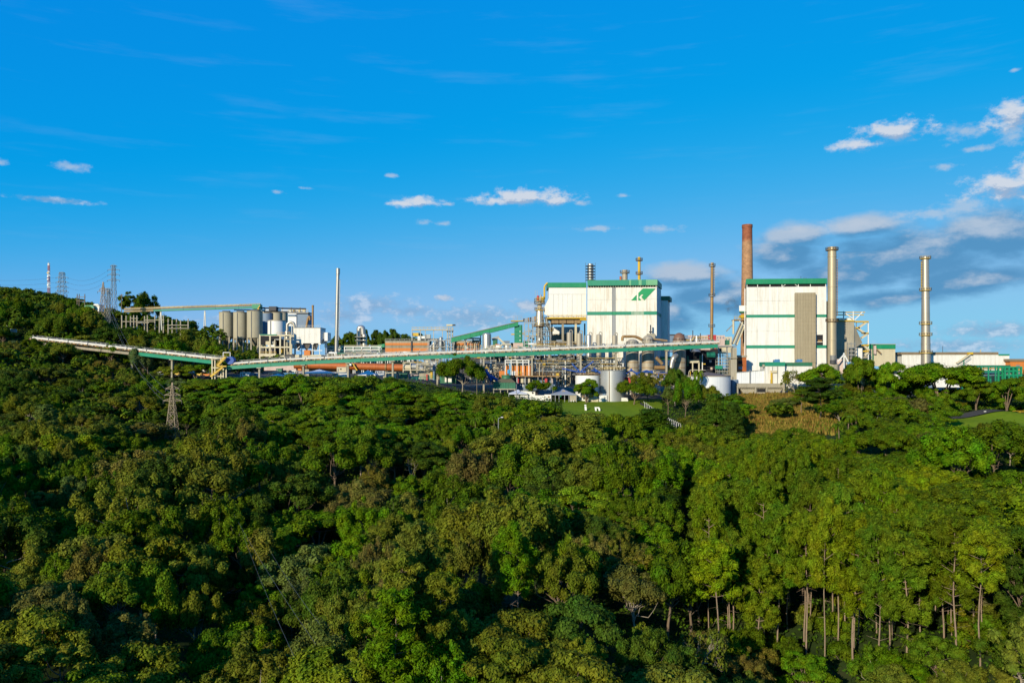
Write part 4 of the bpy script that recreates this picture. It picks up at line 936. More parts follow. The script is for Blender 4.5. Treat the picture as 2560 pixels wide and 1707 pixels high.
# ------------------------------------------------------------------ conveyors
def conveyor(name, label, pts, girder_v, cover_m, girder_m, Yf, cols, col_m, truss_px=9, cover_px=7, deck=2.6):
    """covered belt along pixel points (u, v of the cover's middle); cols: (u, v_bottom or None)"""
    a = np.array(pts, float); vv = lambda u: float(np.interp(u, a[:, 0], a[:, 1])); yy = lambda u: float(np.interp(u, (a[0, 0], a[-1, 0]), Yf))
    u0, u1 = a[0, 0], a[-1, 0]; T = T_at(name, label, 'conveyor', u0, yy(u0))
    n = max(2, int((u1 - u0) / 46)); us = [u0 + (u1 - u0) * i / n for i in range(n + 1)]; gap = 1.2
    for k, (p, q) in enumerate(zip(us[:-1], us[1:])):   # hood sections
        A, B = P(p + gap, vv(p + gap), yy(p)), P(q - gap, vv(q - gap), yy(q)); r = cover_px / 2 * S(yy(p)); off = Vector((0, r * 1.1, 0)); mb = MB(); prof = [(-1.0, -0.75), (-1.0, 0.1), (-0.75, 0.62), (0, 0.9), (0.75, 0.62), (1.0, 0.1), (1.0, -0.75)]
        vs = [tuple(w + off + Vector((0, r * x, r * z))) for w in (A, B) for x, z in prof]; m_ = len(prof)
        mb.add(vs, [tuple(range(m_)), tuple(range(m_, 2 * m_))] + [(i, (i + 1) % m_, (i + 1) % m_ + m_, i + m_) for i in range(m_)]); part(T, 'hood', mb, cover_m)
    mb = MB()
    for p, q in zip(us[:-1], us[1:]): mb.bar(P(p, vv(p) + cover_px * 0.75, yy(p)) + Vector((0, 1.3, 0)), P(q, vv(q) + cover_px * 0.75, yy(q)) + Vector((0, 1.3, 0)), 2.4, 0.22)
    bed = part(T, 'belt_bed', mb, rust)
    ni = int((u1 - u0) / 9)
    for i in range(ni):                                 # idler brackets under the hood
        u = u0 + (u1 - u0) * (i + 0.5) / ni; c = P(u, vv(u) + cover_px * 0.62, yy(u)); part(T, 'idler', MB().box(c.x - 0.32, c.y - 0.15, c.z - 0.28, c.x + 0.32, c.y + 0.25, c.z + 0.30), [rust, dark, concrete][i % 3], bed)
    if girder_m is not None:
        g0, g1 = girder_v; k = max(1, int((g1 - g0) / 110)); gs = [g0 + (g1 - g0) * i / k for i in range(k + 1)]
        for p, q in zip(gs[:-1], gs[1:]):
            for yo in (0.0, deck):
                A, B = P(p, vv(p) + cover_px + truss_px * 0.55, yy(p)), P(q, vv(q) + cover_px + truss_px * 0.55, yy(q)); h = truss_px * S(yy(p))
                mb = MB().bar(A + Vector((0, yo, 0)), B + Vector((-0.12, yo, 0)), 0.18, h); mb.bar(A + Vector((0, yo, h / 2)), B + Vector((-0.12, yo, h / 2)), 0.5, 0.12); mb.bar(A + Vector((0, yo, -h / 2)), B + Vector((-0.12, yo, -h / 2)), 0.5, 0.12)
                part(T, 'girder', mb, girder_m)
    top = [P(u, vv(u) + 1.0, yy(u)) + Vector((0, deck + 0.9, 0)) for u in us]
    mb = MB()
    for p, q in zip(top[:-1], top[1:]): mb.bar(p, q, 0.9, 0.08)
    wk = part(T, 'walkway', mb, galv)
    part(T, 'railing', MB().rail([p + Vector((0, 0.4, 0.1)) for p in top], 1.25, 3.0, 0.11), galv, wk)
    part(T, 'railing', MB().rail([p + Vector((0, -0.4, 0.1)) for p in top], 1.25, 3.0, 0.11), galv, wk)
    for (u, vb) in cols:
        Y = yy(u); x = Ux(u, Y); zt = Vz(vv(u) + cover_px + truss_px * 1.05, Y); zb = zgf(x, Y + 1) - 1 if vb is None else Vz(vb, Y)
        part(T, 'column', MB().box(x - 0.36, Y + 0.5, zb, x + 0.36, Y + deck - 0.5, zt - 0.5).box(x - 0.95, Y - 0.15, zt - 0.5, x + 0.95, Y + deck + 0.15, zt), col_m)
    return T
hood_m = mat('conveyor_hood', (0.66, 0.62, 0.54), 0.5, dirt=0.5, dirt_col=(0.45, 0.36, 0.25), streak=2, var=0.15)
conveyor('belt_conveyor', 'long white-hooded conveyor on green girders crossing in front of the plant', [(575, 909), (640, 904), (720, 898), (900, 890), (1100, 881), (1300, 874.5), (1500, 866.5), (1660, 860), (1800, 854.5)], (566, 1795), hood_m, teal, (352, 357), [(647, None), (757, None), (869, None), (981, None), (1093, None), (1209, None), (1330, None), (1452, None), (1541, None), (1667, None)], concrete, 8.5, 5.6)
conveyor('belt_conveyor', 'left white-hooded conveyor coming down the wooded hill', [(72, 843), (200, 857), (330, 872), (430, 883), (562, 898)], (326, 530), hood_m, teal, (400, 355), [(328, None), (428, None)], concrete, 8, 6.2)
T = T_at('conveyor_bridge', 'concrete bridge beam under the upper end of the left conveyor', 'bridge beam', 200, 385, v=880)
for a, b in ((100, 186), (188, 254), (256, 325)):
    ya, yb = np.interp((a, b), (72, 562), (400, 355)); va, vb = np.interp((a, b), (72, 330), (856, 884)); part(T, 'beam', MB().bar(P(a, va, ya), P(b, vb, yb), 1.2, 1.2), concrete_d)

# transfer tower where the two conveyors meet
T = T_at('transfer_tower', 'cream framed transfer tower with yellow stairs between the two conveyors', 'tower', 546, 352)
Y = 351.0
for u, v0, v1 in ((530, 893, 942), (552, 896, 941), (565, 918, 938), (558, 918, 941), (537, 900, 941)): bx(T, 'column', u - 1.4, v0, u + 1.4, v1 + 6, Y + (0 if u in (530, 552, 565) else 4), 0.5, cream)
for u0, u1, v in ((528, 567, 894), (528, 567, 918), (528, 560, 939)): bx(T, 'beam', u0, v, u1, v + 2.6, Y - 0.1, 0.5, cream); bx(T, 'beam', u0, v, u1, v + 2.6, Y + 4, 0.5, cream)
mb = MB()
for a, b in (((566, 892), (544, 916)), ((560, 917), (529, 941))):
    for dy in (-1.6, -0.5): mb.bar(P(a[0], a[1], Y) + Vector((0, dy, 0)), P(b[0], b[1], Y) + Vector((0, dy, 0)), 0.2, 0.65)
    for dy in (-1.6,): mb.bar(P(a[0], a[1] - 6, Y) + Vector((0, dy, 0)), P(b[0], b[1] - 6, Y) + Vector((0, dy, 0)), 0.12)
part(T, 'stair', mb, yellow); bx(T, 'landing', 540, 914, 566, 917, Y - 1.7, 1.6, yellow)
c = P(577, 901, 353); drum = part(T, 'drum', MB().tube([c + Vector((0, -1.3, 0)), c + Vector((0, 1.5, 0))], 1.75, 20), blue, smooth=True); part(T, 'drum_frame', MB().bar(P(572, 881, 352), P(576, 881, 352), 0.25).bar(P(558, 881, 352), P(572, 881, 352), 0.3).bar(P(575.5, 881, 352), P(575.5, 895, 352), 0.25).bar(P(558, 881, 352), P(558, 896, 352), 0.25), white_clean, drum)

# ------------------------------------------------------------------ the hill on the left: pylons, mast, substation, upper conveyor, silos
def pylon(label, u, v0, v1, Y, wb, wt, arms, m, top_peak=0, name='power_pylon'):
    T = T_at(name, label, 'pylon', u, Y); x = Ux(u, Y); z0 = min(zgf(x, Y), Vz(v1, Y)) - 0.5; z1 = Vz(v0, Y); T.location.z = z0
    part(T, 'tower_body', MB().lattice((x, Y), z0, z1, wb * S(Y), wt * S(Y), 9, 0.17), m)
    for (v, w) in arms:
        z = Vz(v, Y); h = w / 2 * S(Y)
        for sg in (-1, 1):
            arm = part(T, 'cross_arm', MB().bar((x, Y - 0.6, z), (x + sg * h, Y, z + 0.1), 0.17).bar((x, Y + 0.6, z), (x + sg * h, Y, z + 0.1), 0.17).bar((x, Y, z + 1.3), (x + sg * h, Y, z + 0.1), 0.17).bar((x + sg * h * 0.5, Y, z), (x + sg * h * 0.5, Y, z + 0.7), 0.1), m)
            part(T, 'insulator', MB().tube([(x + sg * h, Y, z + 0.1), (x + sg * h, Y, z - 1.1)], 0.11, 6), dark, arm)
    return T
pyl_dark = mat('weathered_pylon_steel', (0.13, 0.15, 0.16), 0.6, 0.4, var=0.1)
pyl_tan = mat('rust_tinted_pylon_steel', (0.25, 0.20, 0.14), 0.6, 0.3, var=0.15)
pylon('short dark pylon with five pairs of arms on the hill crest', 155, 681, 748, 620, 22, 9, ((684, 16), (694, 30), (706, 30), (718, 30), (729, 32)), pyl_dark)
pylon('tall slim dark pylon with four pairs of arms on the hill crest', 284, 664, 775, 560, 14, 6, ((665, 16), (675, 29), (687, 29), (701, 30)), pyl_dark)
pylon('tapered pylon with pointed top on the hillside', 258, 705, 808, 470, 24, 1.5, ((729, 28), (723, 18)), pyl_tan)
pylon('thin lattice pylon just behind the tapered pointed one', 271, 722, 795, 500, 9, 5, ((724, 16), (734, 16)), pyl_dark)
pylon('tan lattice pylon standing in the forest on the left slope', 431, 956, 1102, 300, 29, 2, ((972, 34), (988, 40), (1002, 46)), pyl_tan)
T = T_at('radio_mast', 'red and white lattice radio mast on the hill crest', 'mast', 122, 640); x, Y = Ux(122, 640), 640.0; zs = [Vz(v, Y) for v in (752, 735, 720, 706, 692, 678, 664, 658)]
for k, (a, b) in enumerate(zip(zs[:-1], zs[1:])): part(T, 'mast_section', MB().lattice((x, Y), a, b, 1.7 - 0.1 * k, 1.7 - 0.1 * (k + 1), 3, 0.15), mast_red if k % 2 else white_clean)
part(T, 'antenna_rod', MB().tube([(x, Y, zs[-1]), (x, Y, Vz(651, Y))], 0.09, 6), galv)
for v, w, m in ((681, 4.5, yellow), (690, 3.6, white_clean), (697, 3.8, white_clean), (711, 3.6, white_clean)): part(T, 'antenna_panel', MB().box(x - w / 2 * S(Y), Y - 1.6, Vz(v + 3, Y), x + w / 2 * S(Y), Y - 1.2, Vz(v, Y)), m)
def sag(A, B, s, n=14): return [A.lerp(B, i / n) + Vector((0, 0, -4 * s * (i / n) * (1 - i / n))) for i in range(n + 1)]
def wire(label, A, B, s, r=0.055): single('power_line', label, 'power line', MB().tube(sag(A, B, s), r, 4, False), wire_m, 'power lines on the left')
for k, (va, vb) in enumerate(((694, 676), (706, 688), (718, 701))):
    wire(f'{["top", "middle", "lowest"][k]} wire sagging between the two crest pylons', P(169, va, 620), P(270, vb, 560), 4.5)
    wire(f'{["top", "middle", "lowest"][k]} wire running left from the short dark pylon', P(141, va, 620), P(-140, va - 10, 700), 4)
for k, (ua, va, ub, vb) in enumerate(((568, 1272, 790, 1610), (588, 1300, 735, 1640), (640, 1330, 800, 1560))):
    wire(f'{["left", "middle", "right"][k]} of the thin wires hanging over the dark hollow', P(ua, va - 20, 190), P(ub, vb, 105), 1.0, 0.022)
for k, (ua, ub) in enumerate(((412, 300), (450, 330), (412, 360))): wire(f'{["first", "second", "third"][k]} wire from the forest pylon up to the hillside', P(ua, 990 + k * 7, 300), P(258 + k * 4, 735, 470), 9, 0.05)
T = T_at('pole_structure', 'wooden pole frame on the hill below the tapered pylon', 'pole frame', 203, 540)
for u in (193, 198, 212): part(T, 'pole', MB().tube([P(u, 778, 540), P(u, 735, 540)], 0.28, 7), wood)
for v in (742, 752): part(T, 'cross_beam', MB().bar(P(191, v, 539.6), P(214, v + 1, 539.6), 0.35), wood)
T = T_at('utility_pole', 'utility pole with cross arm left of the skyline trees', 'pole', 304, 560)
part(T, 'pole', MB().tube([P(304, 790, 560), P(304, 735, 560)], 0.26, 7), wood); part(T, 'cross_arm', MB().bar(P(299, 738, 559.6), P(309, 738, 559.6), 0.3), wood); part(T, 'cross_arm', MB().bar(P(300, 741, 559.6), P(308, 741, 559.6), 0.25), wood)
T = T_at('hut', 'small hut with green roof on the hill behind the tapered pylon', 'hut', 226, 510); bx(T, 'wall', 212, 770, 234, 785, 510, 6, orange); part(T, 'roof', MB().prism([(Ux(208, 510), Vz(771, 510)), (Ux(236, 510), Vz(771, 510)), (Ux(233, 510), Vz(763, 510)), (Ux(214, 510), Vz(763, 510))], 509.5, 516.5), green)
T = T_at('hut', 'small white gabled hut beside the green-roofed hut', 'hut', 242, 512); bx(T, 'wall', 235, 764, 248, 778, 512, 6, white_clean); part(T, 'roof', MB().prism([(Ux(233.5, 512), Vz(764, 512)), (Ux(249, 512), Vz(764, 512)), (Ux(246, 512), Vz(760, 512)), (Ux(236, 512), Vz(760, 512))], 511.5, 518.5), white)
T = T_at('hut', 'white hut with yellow base at the left edge among trees', 'hut', 12, 420, v=832); bx(T, 'wall', 0, 822, 28, 830, 420, 5, white_clean); bx(T, 'base_wall', -4, 830, 30, 836, 419.5, 6, yellow); bx(T, 'vent_pipe', 15.5, 812, 17.5, 822, 421, 0.5, white_clean)
T = T_at('substation', 'switchyard of concrete posts and beams under the upper conveyor', 'substation', 380, 470, v=825); Y = 470
for i, u in enumerate((304, 315, 326, 334, 342, 361, 368, 387, 398, 408)): bx(T, 'post', u - 1.1, 788 + (i % 3), u + 1.1, 822 + 10, Y + (i % 2) * 5, 0.6, concrete)
for u0, u1, v in ((303, 388, 803), (325, 345, 795), (340, 372, 806), (360, 410, 799)): bx(T, 'beam', u0, v, u1, v + 1.6, Y - 0.3, 0.5, concrete)
for i, u in enumerate((420, 430, 441, 451, 470)): bx(T, 'post', u - 1.1, 797 + (i % 2) * 3, u + 1.1, 838, Y + 4 - (i % 2) * 3, 0.6, concrete)
bx(T, 'beam', 418, 812, 472, 813.6, Y - 0.1, 0.5, concrete); bx(T, 'beam', 418, 820, 472, 821.6, Y - 0.1, 0.5, concrete)
# upper conveyor to the silos
T = T_at('belt_conveyor', 'upper conveyor running from the hill over the silo tops', 'conveyor', 480, 522)
rustdeck = mat('rusty_deck', (0.34, 0.26, 0.13), 0.7, dirt=0.5, dirt_col=(0.15, 0.09, 0.04), streak=2, var=0.2)
for k, (a, b) in enumerate(((312, 385), (385.5, 460), (460.5, 540), (540.5, 598), (598.5, 652))):
    va, vb = np.interp((a, b), (312, 652), (774, 763))
    part(T, 'deck', MB().bar(P(a, va, 522), P(b, vb, 522), 3.0, 0.7), rustdeck); part(T, 'girder', MB().bar(P(a, va + 5, 522), P(b, vb + 5, 522), 2.2, 1.0), [rustdeck, teal, teal, teal, teal][k])
    part(T, 'belt_cover', MB().bar(P(a, va - 2.5, 522), P(b, vb - 2.5, 522), 1.6, 0.55), [concrete, cream][k % 2])
part(T, 'railing', MB().rail([P(315, 773, 520.4), P(480, 768, 520.4), P(650, 762, 520.4)], 1.1, 3, 0.1), yellow)
for u, vb in ((402, 838), (512, 838)):
    for du in (-3, 3): part(T, 'strut', MB().bar(P(u + du * 0.2, 777, 522), P(u + du, vb + 6, 522), 0.45), galv)
for u0, u1, v0, v1, m, nm in ((630, 650, 761, 772, green, 'drive_house'), (672, 690, 766, 777, dark, 'drive_box')): bx(T, nm, u0, v0, u1, v1, 520, 5, m)
for a, b in (((648, 772), (632, 779)), ((650, 764), (640, 778))): part(T, 'brace', MB().bar(P(a[0], a[1], 519.6), P(b[0], b[1], 519.6), 0.5), yellow)
T = T_at('pipe_gallery', 'dark pipe gallery running from the conveyor head over the rear silos', 'pipe gallery', 700, 524, v=780)
for v, m, w in ((770, dark, 4), (774.5, white_clean, 3), (779, dark, 4)): pxpipe(T, [(585 if v == 774.5 else 655, v, 524), (765, v + 2, 524)], w, m)
for u in (662, 684, 706, 728, 750): bx(T, 'post', u - 1, 768, u + 1, 800, 524, 0.6, grey)
part(T, 'stair', MB().bar(P(654, 777, 518), P(683, 800, 518), 1.0, 0.5), cream)
# silos
for k, (u, w, v0, v1, lab) in enumerate(((566, 35, 782, 842, 'leftmost beige concrete silo under the upper conveyor'), (601, 34, 782, 846, 'middle beige concrete silo under the upper conveyor'), (637, 38, 779, 845, 'rightmost and widest beige silo under the upper conveyor'))):
    Y = 500 - 3 * k; T = T_at('silo', lab, 'silo', u, Y, 'beige silos in a row'); x, r = Ux(u, Y), w / 2 * S(Y)
    vcyl(T, 'shell', u, v0, v1, w, Y, beige, n=28); part(T, 'roof', MB().lathe((x, Y), [(r + 0.15, Vz(v0, Y)), (r + 0.15, Vz(v0, Y) + 0.35), (0.1, Vz(v0, Y) + 0.9)], 28), concrete_d)
    part(T, 'pipe', MB().tube([(x - r * 0.12, Y - r - 0.15, Vz(v0 + 1, Y)), (x - r * 0.12, Y - r - 0.15, Vz(v1, Y))], 0.18, 6), grey)
    part(T, 'hopper', MB().lathe((x, Y), [(0.8, Vz(v1 + 20, Y)), (r * 0.9, Vz(v1, Y))], 20), concrete_d, smooth=True)
    for t in (0.5, 1.5, 2.5, 3.5, 4.5, 5.5): part(T, 'leg', MB().box(x + r * 0.9 * math.cos(t) - 0.4, Y + r * 0.9 * math.sin(t) - 0.4, zgf(x, Y) - 1, x + r * 0.9 * math.cos(t) + 0.4, Y + r * 0.9 * math.sin(t) + 0.4, Vz(v1, Y)), concrete)
    part(T, 'collar', MB().box(x - r * 0.5, Y - 1, Vz(v0, Y) + 0.6, x + r * 0.5, Y + 1, Vz(v0 - 5, Y)), dark)
for k, (u, v0, lab) in enumerate(((668, 784, 'dark rear silo right of the widest beige silo'), (692, 783, 'pale rear silo behind the white tank'), (706, 783, 'rearmost silo next to the blue-grey silo house'))):
    Y = 515 + 3 * k; T = T_at('silo', lab, 'silo', u, Y, 'rear silos'); vcyl(T, 'shell', u, v0, 862, 26, Y, [bluegrey, beige, beige][k], n=24); vcyl(T, 'roof', u, v0 - 2, v0 - 0.2, 26.5, Y, concrete_d, n=24)
T = T_at('storage_tank', 'bright white tank between the silos and the filter house', 'tank', 692, 480); vcyl(T, 'shell', 692, 803, 868, 44, 480, white_clean, n=28); vcyl(T, 'roof', 692, 801.2, 803, 45, 480, tank_m, n=28)
part(T, 'ladder', MB().box(Ux(682, 480), 480 - 22 * S(480) - 0.1, Vz(862, 480), Ux(683.2, 480), 480 - 21 * S(480), Vz(803, 480)), grey)
T = T_at('silo_house', 'blue-grey metal silo house with yellow roof railing', 'building', 745, 492); Y = 492
part(T, 'wall', MB().prism([(Ux(720, Y), Vz(870, Y)), (Ux(741, Y), Vz(870, Y)), (Ux(741, Y), Vz(784, Y)), (Ux(720, Y), Vz(783, Y))], Y, Y + 8), white_clean, label='pale end wall')
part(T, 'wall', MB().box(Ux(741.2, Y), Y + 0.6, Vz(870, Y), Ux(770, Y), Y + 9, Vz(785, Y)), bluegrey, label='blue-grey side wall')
part(T, 'roof', MB().box(Ux(719, Y), Y - 0.2, Vz(783, Y), Ux(771, Y), Y + 9.3, Vz(780, Y)), grey); part(T, 'railing', MB().rail([(Ux(720, Y), Y, Vz(780, Y)), (Ux(770, Y), Y, Vz(780, Y))], 1.4, 1.6, 0.14), yellow)
for u in (726, 735, 748, 760): bx(T, 'roof_unit', u - 3, 774, u + 2, 780, Y + 3, 2, [cream, yellow, galv, dark][u % 4])
bx(T, 'canopy', 719, 786, 738, 790, Y - 0.8, 0.7, bluegrey)

# ------------------------------------------------------------------ white filter house on legs, its frame and flue gear
T = T_at('process_structure', 'open cream steel frame packed with equipment left of the white filter house', 'steel frame', 690, 424); Y = 424
steel_frame(T, 650, 726, (836, 866, 888), Y, 9, 3, cream, 0.75, None)
bx(T, 'floor_slab', 648, 884, 690, 891, Y - 0.4, 9.5, cream); bx(T, 'roof_beam', 650, 835.5, 692, 838, Y - 0.5, 0.8, teal)
for (u0, v0, u1, v1, dy, m) in ((664, 853, 688, 862, 1, cream), (671, 866, 684, 884, 1.5, pink), (673, 853.5, 686, 858, 0.6, grey), (700, 866, 710, 880, 2, orange), (703, 872, 708, 882, 1.6, yellow), (653, 868, 660, 884, 3, dark), (690, 895, 696, 902, 0, orange), (655, 893, 690, 906, 4, dark), (711, 847, 726, 850, -0.4, concrete_d), (711, 856, 722, 886, 3, concrete), (711, 886, 734, 892, -0.6, dark), (688, 847, 705, 850, 0.5, grey), (652, 840, 700, 862, 7, black), (690, 850, 712, 884, 7, dark)): bx(T, 'equipment', u0, v0, u1, v1, Y + dy, 2.5, m)
for u, v0, v1 in ((687, 848, 884), (711, 846, 900), (665, 872, 884), (729, 860, 886)): bx(T, 'column', u - 1, v0, u + 1, v1, Y - 0.2, 0.5, cream)
part(T, 'railing', MB().rail([P(650, 884, Y - 0.4), P(690, 884, Y - 0.4)], 1.1, 2, 0.1).rail([P(692, 836, Y), P(726, 836, Y)], 1.1, 2, 0.1), yellow)
vcyl(T, 'vessel', 718, 826, 848, 12, Y + 2, steel, top='dome'); vcyl(T, 'vessel', 717, 855, 876, 7, Y + 1.5, cream)
T = T_at('flue_duct', 'arched grey flue duct beside the white filter house', 'duct', 726, 436, v=845)
pxpipe(T, [(718, 834, 436), (718, 806, 436), (736, 806, 436), (736, 830, 436)], 7, steel, 'duct', r=4, n=14)
for u in (729, 733): bx(T, 'riser', u - 0.8, 808, u + 0.8, 850, 436, 0.5, galv)
T = T_at('filter_house', 'white ribbed filter house on steel legs with grey hoppers', 'filter house', 768, 430); Y = 430
for i in range(5): bx(T, 'wall_panel', 735 + i * 13.2, 820, 735 + (i + 1) * 13.2 - 0.3, 858, Y, 0.35, white)
part(T, 'casing', MB().box(Ux(735, Y) + 0.1, Y + 0.4, Vz(858, Y), Ux(801, Y), Y + 12, Vz(820.3, Y)), white)
part(T, 'inlet_cone', MB().add([P(801, 824, Y + 0.6), P(801, 854, Y + 0.6), P(811, 846, Y + 3), P(811, 830, Y + 3), P(801, 824, Y + 12), P(801, 854, Y + 12), P(811, 846, Y + 9), P(811, 830, Y + 9)], [(0, 1, 2, 3), (4, 7, 6, 5), (0, 3, 7, 4), (1, 5, 6, 2), (3, 2, 6, 7)]), white)
bx(T, 'inlet_box', 811, 831, 819, 852, Y + 2, 8, white_clean); vcyl(T, 'inlet_pipe', 815, 852, 900, 5, Y + 5, white_clean)
bx(T, 'roof', 734.5, 818.6, 801.5, 820, Y - 0.1, 12.3, grey); part(T, 'railing', MB().rail([P(745, 818.6, Y), P(801, 818.6, Y)], 1.1, 2, 0.1), galv)
for u0, u1 in ((739, 754), (757, 777), (780, 798)): part(T, 'hopper', MB().add([P(u0, 858, Y + 1), P(u1, 858, Y + 1), P(u1, 858, Y + 10), P(u0, 858, Y + 10)] + [P((u0 + u1) / 2 + d * 2, 876, Y + y) for d, y in ((-1, 4), (1, 4), (1, 7), (-1, 7))], [(0, 1, 5, 4), (1, 2, 6, 5), (2, 3, 7, 6), (3, 0, 4, 7), (4, 5, 6, 7)]), grey)
for u in (737, 754, 781, 799): bx(T, 'leg', u - 0.7, 858, u + 0.7, 889, Y + 0.5, 0.5, white_clean); bx(T, 'leg_head', u - 3, 858.3, u + 3, 861, Y + 0.2, 0.9, white_clean)
part(T, 'brace', MB().bar(P(753, 862, Y + 0.4), P(738, 877, Y + 0.4), 0.3), white_clean); part(T, 'brace', MB().bar(P(738, 876, Y + 0.4), P(806, 876, Y + 0.4), 0.35), white_clean)
bx(T, 'control_cabin', 760, 875, 775, 888, Y - 0.2, 3, orange); bx(T, 'base_beam', 735, 886.5, 803, 895, Y, 10, cream); legs_to_ground(T, [Ux(u, Y) for u in (738, 765, 800)], (Y + 1, Y + 9), Vz(895, Y), 0.8, cream, 'pillar')
T = stack('slim orange-rusted stack on top of the white filter house', 782, 763, 822, 5, 5.5, 437, rust, (), (766,), name='vent_stack')
T = T_at('flue_duct', 'bent brown duct beside the slim orange-rusted stack', 'duct', 770, 438, v=815); pxpipe(T, [(766, 818, 438), (770, 796, 438), (774, 790, 438), (775, 800, 438)], 6, rust, 'duct', r=2)
stack('tall slim grey stack rising above the pipe racks', 845, 671, 890, 8.2, 9, 436, steel_b, (), (688, 760, 828, 852), galv, (1, 700, 850), 3.0, u1=839.5)
T = T_at('scrubber', 'twin grey scrubber vessels with domed hood behind the pipe rack', 'vessel', 905, 470)
vcyl(T, 'vessel', 898, 822, 868, 13, 470, steel_b); pxpipe(T, [(898, 840, 470), (898, 819, 470), (907, 819, 470), (908, 836, 470)], 13, steel_b, 'hood_duct', r=5, n=14); vcyl(T, 'vessel', 911, 834, 868, 13, 470, steel, top='dome')
for v in (843, 852): part(T, 'platform', MB().box(Ux(890, 470), 465, Vz(v, 470), Ux(919, 470), 469, Vz(v - 1, 470)), galv)

# ------------------------------------------------------------------ green pipe rack, orange hall, kiln
T = T_at('pipe_rack', 'long green pipe rack between the grey stack and the orange hall', 'pipe rack', 885, 440); Y = 440
steel_frame(T, 818, 948, (866, 874), Y, 5, 6, white_clean, 0.4)
for k, (v, m) in enumerate(((864, cream), (868, teal), (870.5, green), (873, dkgreen), (876, teal), (879, galv), (871.5, white_clean), (882, pink))): pxpipe(T, [(816 + (k % 3) * 3, v, Y + 0.6 * (k % 5)), (955 - (k % 2) * 12, v, Y + 0.6 * (k % 5))], 1.8 + (k % 3) * 0.5, m)
T = T_at('shed', 'low green shed behind the long pipe rack', 'shed', 880, 450); bx(T, 'wall', 818, 868, 955, 892, 450, 10, dkgreen); part(T, 'roof', MB().prism([(Ux(915, 450), Vz(868, 450)), (Ux(961, 450), Vz(868, 450)), (Ux(961, 450), Vz(859, 450))], 450.5, 459), green)
def banded_hall(label, u0, u1, vt, vb, Y, bands, dep=16):
    T = T_at('hall', label, 'building', (u0 + u1) / 2, Y)
    for (a, b, m, n) in bands:
        k = max(1, int((u1 - u0) / 18))
        for i in range(k): bx(T, n, u0 + (u1 - u0) * i / k, a, u0 + (u1 - u0) * (i + 1) / k - 0.15, b, Y + (0.25 if n == 'window_band' else 0), 0.4, m)
    bx(T, 'body', u0 + 0.3, vt + 0.3, u1 - 0.3, vb, Y + 0.7, dep, concrete_d); bx(T, 'roof', u0 - 1, vt - 1, u1 + 1, vt + 0.1, Y - 0.3, dep + 1.5, grey)
    part(T, 'railing', MB().rail([P(u0, vt - 1, Y), P(u1, vt - 1, Y)], 0.9, 2.5, 0.1), galv); return T
hb = [(852, 857, concrete, 'fascia_panel'), (857, 863, orange, 'wall_panel'), (863, 870, concrete_d, 'window_band'), (870, 879.5, orange, 'wall_panel'), (879.5, 890, pink, 'wall_panel')]
T = banded_hall('orange and grey banded hall behind the conveyor', 963, 1072, 852, 892, 442, hb); bx(T, 'downpipe', 1027, 852, 1031, 888, 441.6, 0.4, dark)
banded_hall('second orange banded hall right of the pipework tower', 1129, 1200, 852, 892, 444, hb)
T = T_at('rotary_kiln', 'long rust-orange rotary kiln lying under the conveyor', 'kiln', 870, 392)
for a, b in ((736, 800), (800, 868), (868, 940), (940, 1008)): part(T, 'kiln_shell', MB().tube([P(a, np.interp(a, (736, 1008), (912, 919)), 392), P(b - 0.3, np.interp(b, (736, 1008), (912, 919)), 392)], 1.75, 20), kiln_m, smooth=True)
for u in (768, 868, 965): v = np.interp(u, (736, 1008), (912, 919)); part(T, 'riding_ring', MB().tube([P(u - 2, v, 392), P(u + 2, v, 392)], 2.05, 20), rust, smooth=True); part(T, 'pier', MB().box(Ux(u, 392) - 1.2, 390.5, zgf(Ux(u, 392), 392) - 1, Ux(u, 392) + 1.2, 393.5, Vz(v + 10, 392)), concrete)
part(T, 'stair', MB().bar(P(882, 908, 389), P(893, 926, 389), 1.0, 0.5), yellow); bx(T, 'drive_house', 868, 908, 878, 914, 389, 2, white_clean)
T = T_at('kiln_hood', 'grey kiln firing hood and coolers at the end of the rotary kiln', 'kiln hood', 1030, 392)
for (u, w, v0, v1, m) in ((1020, 12, 911, 926, cream), (1036, 10, 908, 926, galv), (1050, 9, 914, 932, steel)): part(T, 'cooler', MB().tube([P(u - w, (v0 + v1) / 2, 391), P(u + w, (v0 + v1) / 2, 391)], (v1 - v0) / 2 * S(391), 16), m, smooth=True)
for u in (1012, 1028, 1044, 1058): bx(T, 'support', u - 1, 916, u + 1, 940, 390, 0.6, cream)
steel_frame(T, 1008, 1062, (905, 924), 389, 6, 3, cream, 0.35)
# pale wall and small things at the left end of the yard
T = T_at('boundary_wall', 'low pale wall and shed row under the transfer tower', 'wall', 720, 378, v=935); bx(T, 'wall', 660, 908, 740, 926, 396, 1, pink); bx(T, 'wall', 735, 920, 880, 934, 397, 1, orange)
T = T_at('shed', 'long white-roofed shed at the left foot of the transfer tower', 'shed', 432, 380, v=940); bx(T, 'wall', 395, 930, 470, 936, 380, 6, bluegrey); part(T, 'roof', MB().prism([(Ux(391, 380), Vz(931, 380)), (Ux(472, 380), Vz(932, 380)), (Ux(470, 380), Vz(927, 380)), (Ux(396, 380), Vz(924.5, 380))], 379.3, 387), white_clean)
T = T_at('shed', 'small white-roofed shed just left of the yellow stairs', 'shed', 515, 372, v=940); bx(T, 'wall', 496, 930, 535, 938, 372, 5, white_clean); part(T, 'roof', MB().prism([(Ux(493, 372), Vz(930.5, 372)), (Ux(545, 372), Vz(930.5, 372)), (Ux(540, 372), Vz(924, 372)), (Ux(506, 372), Vz(924, 372))], 371.3, 378), white_clean)
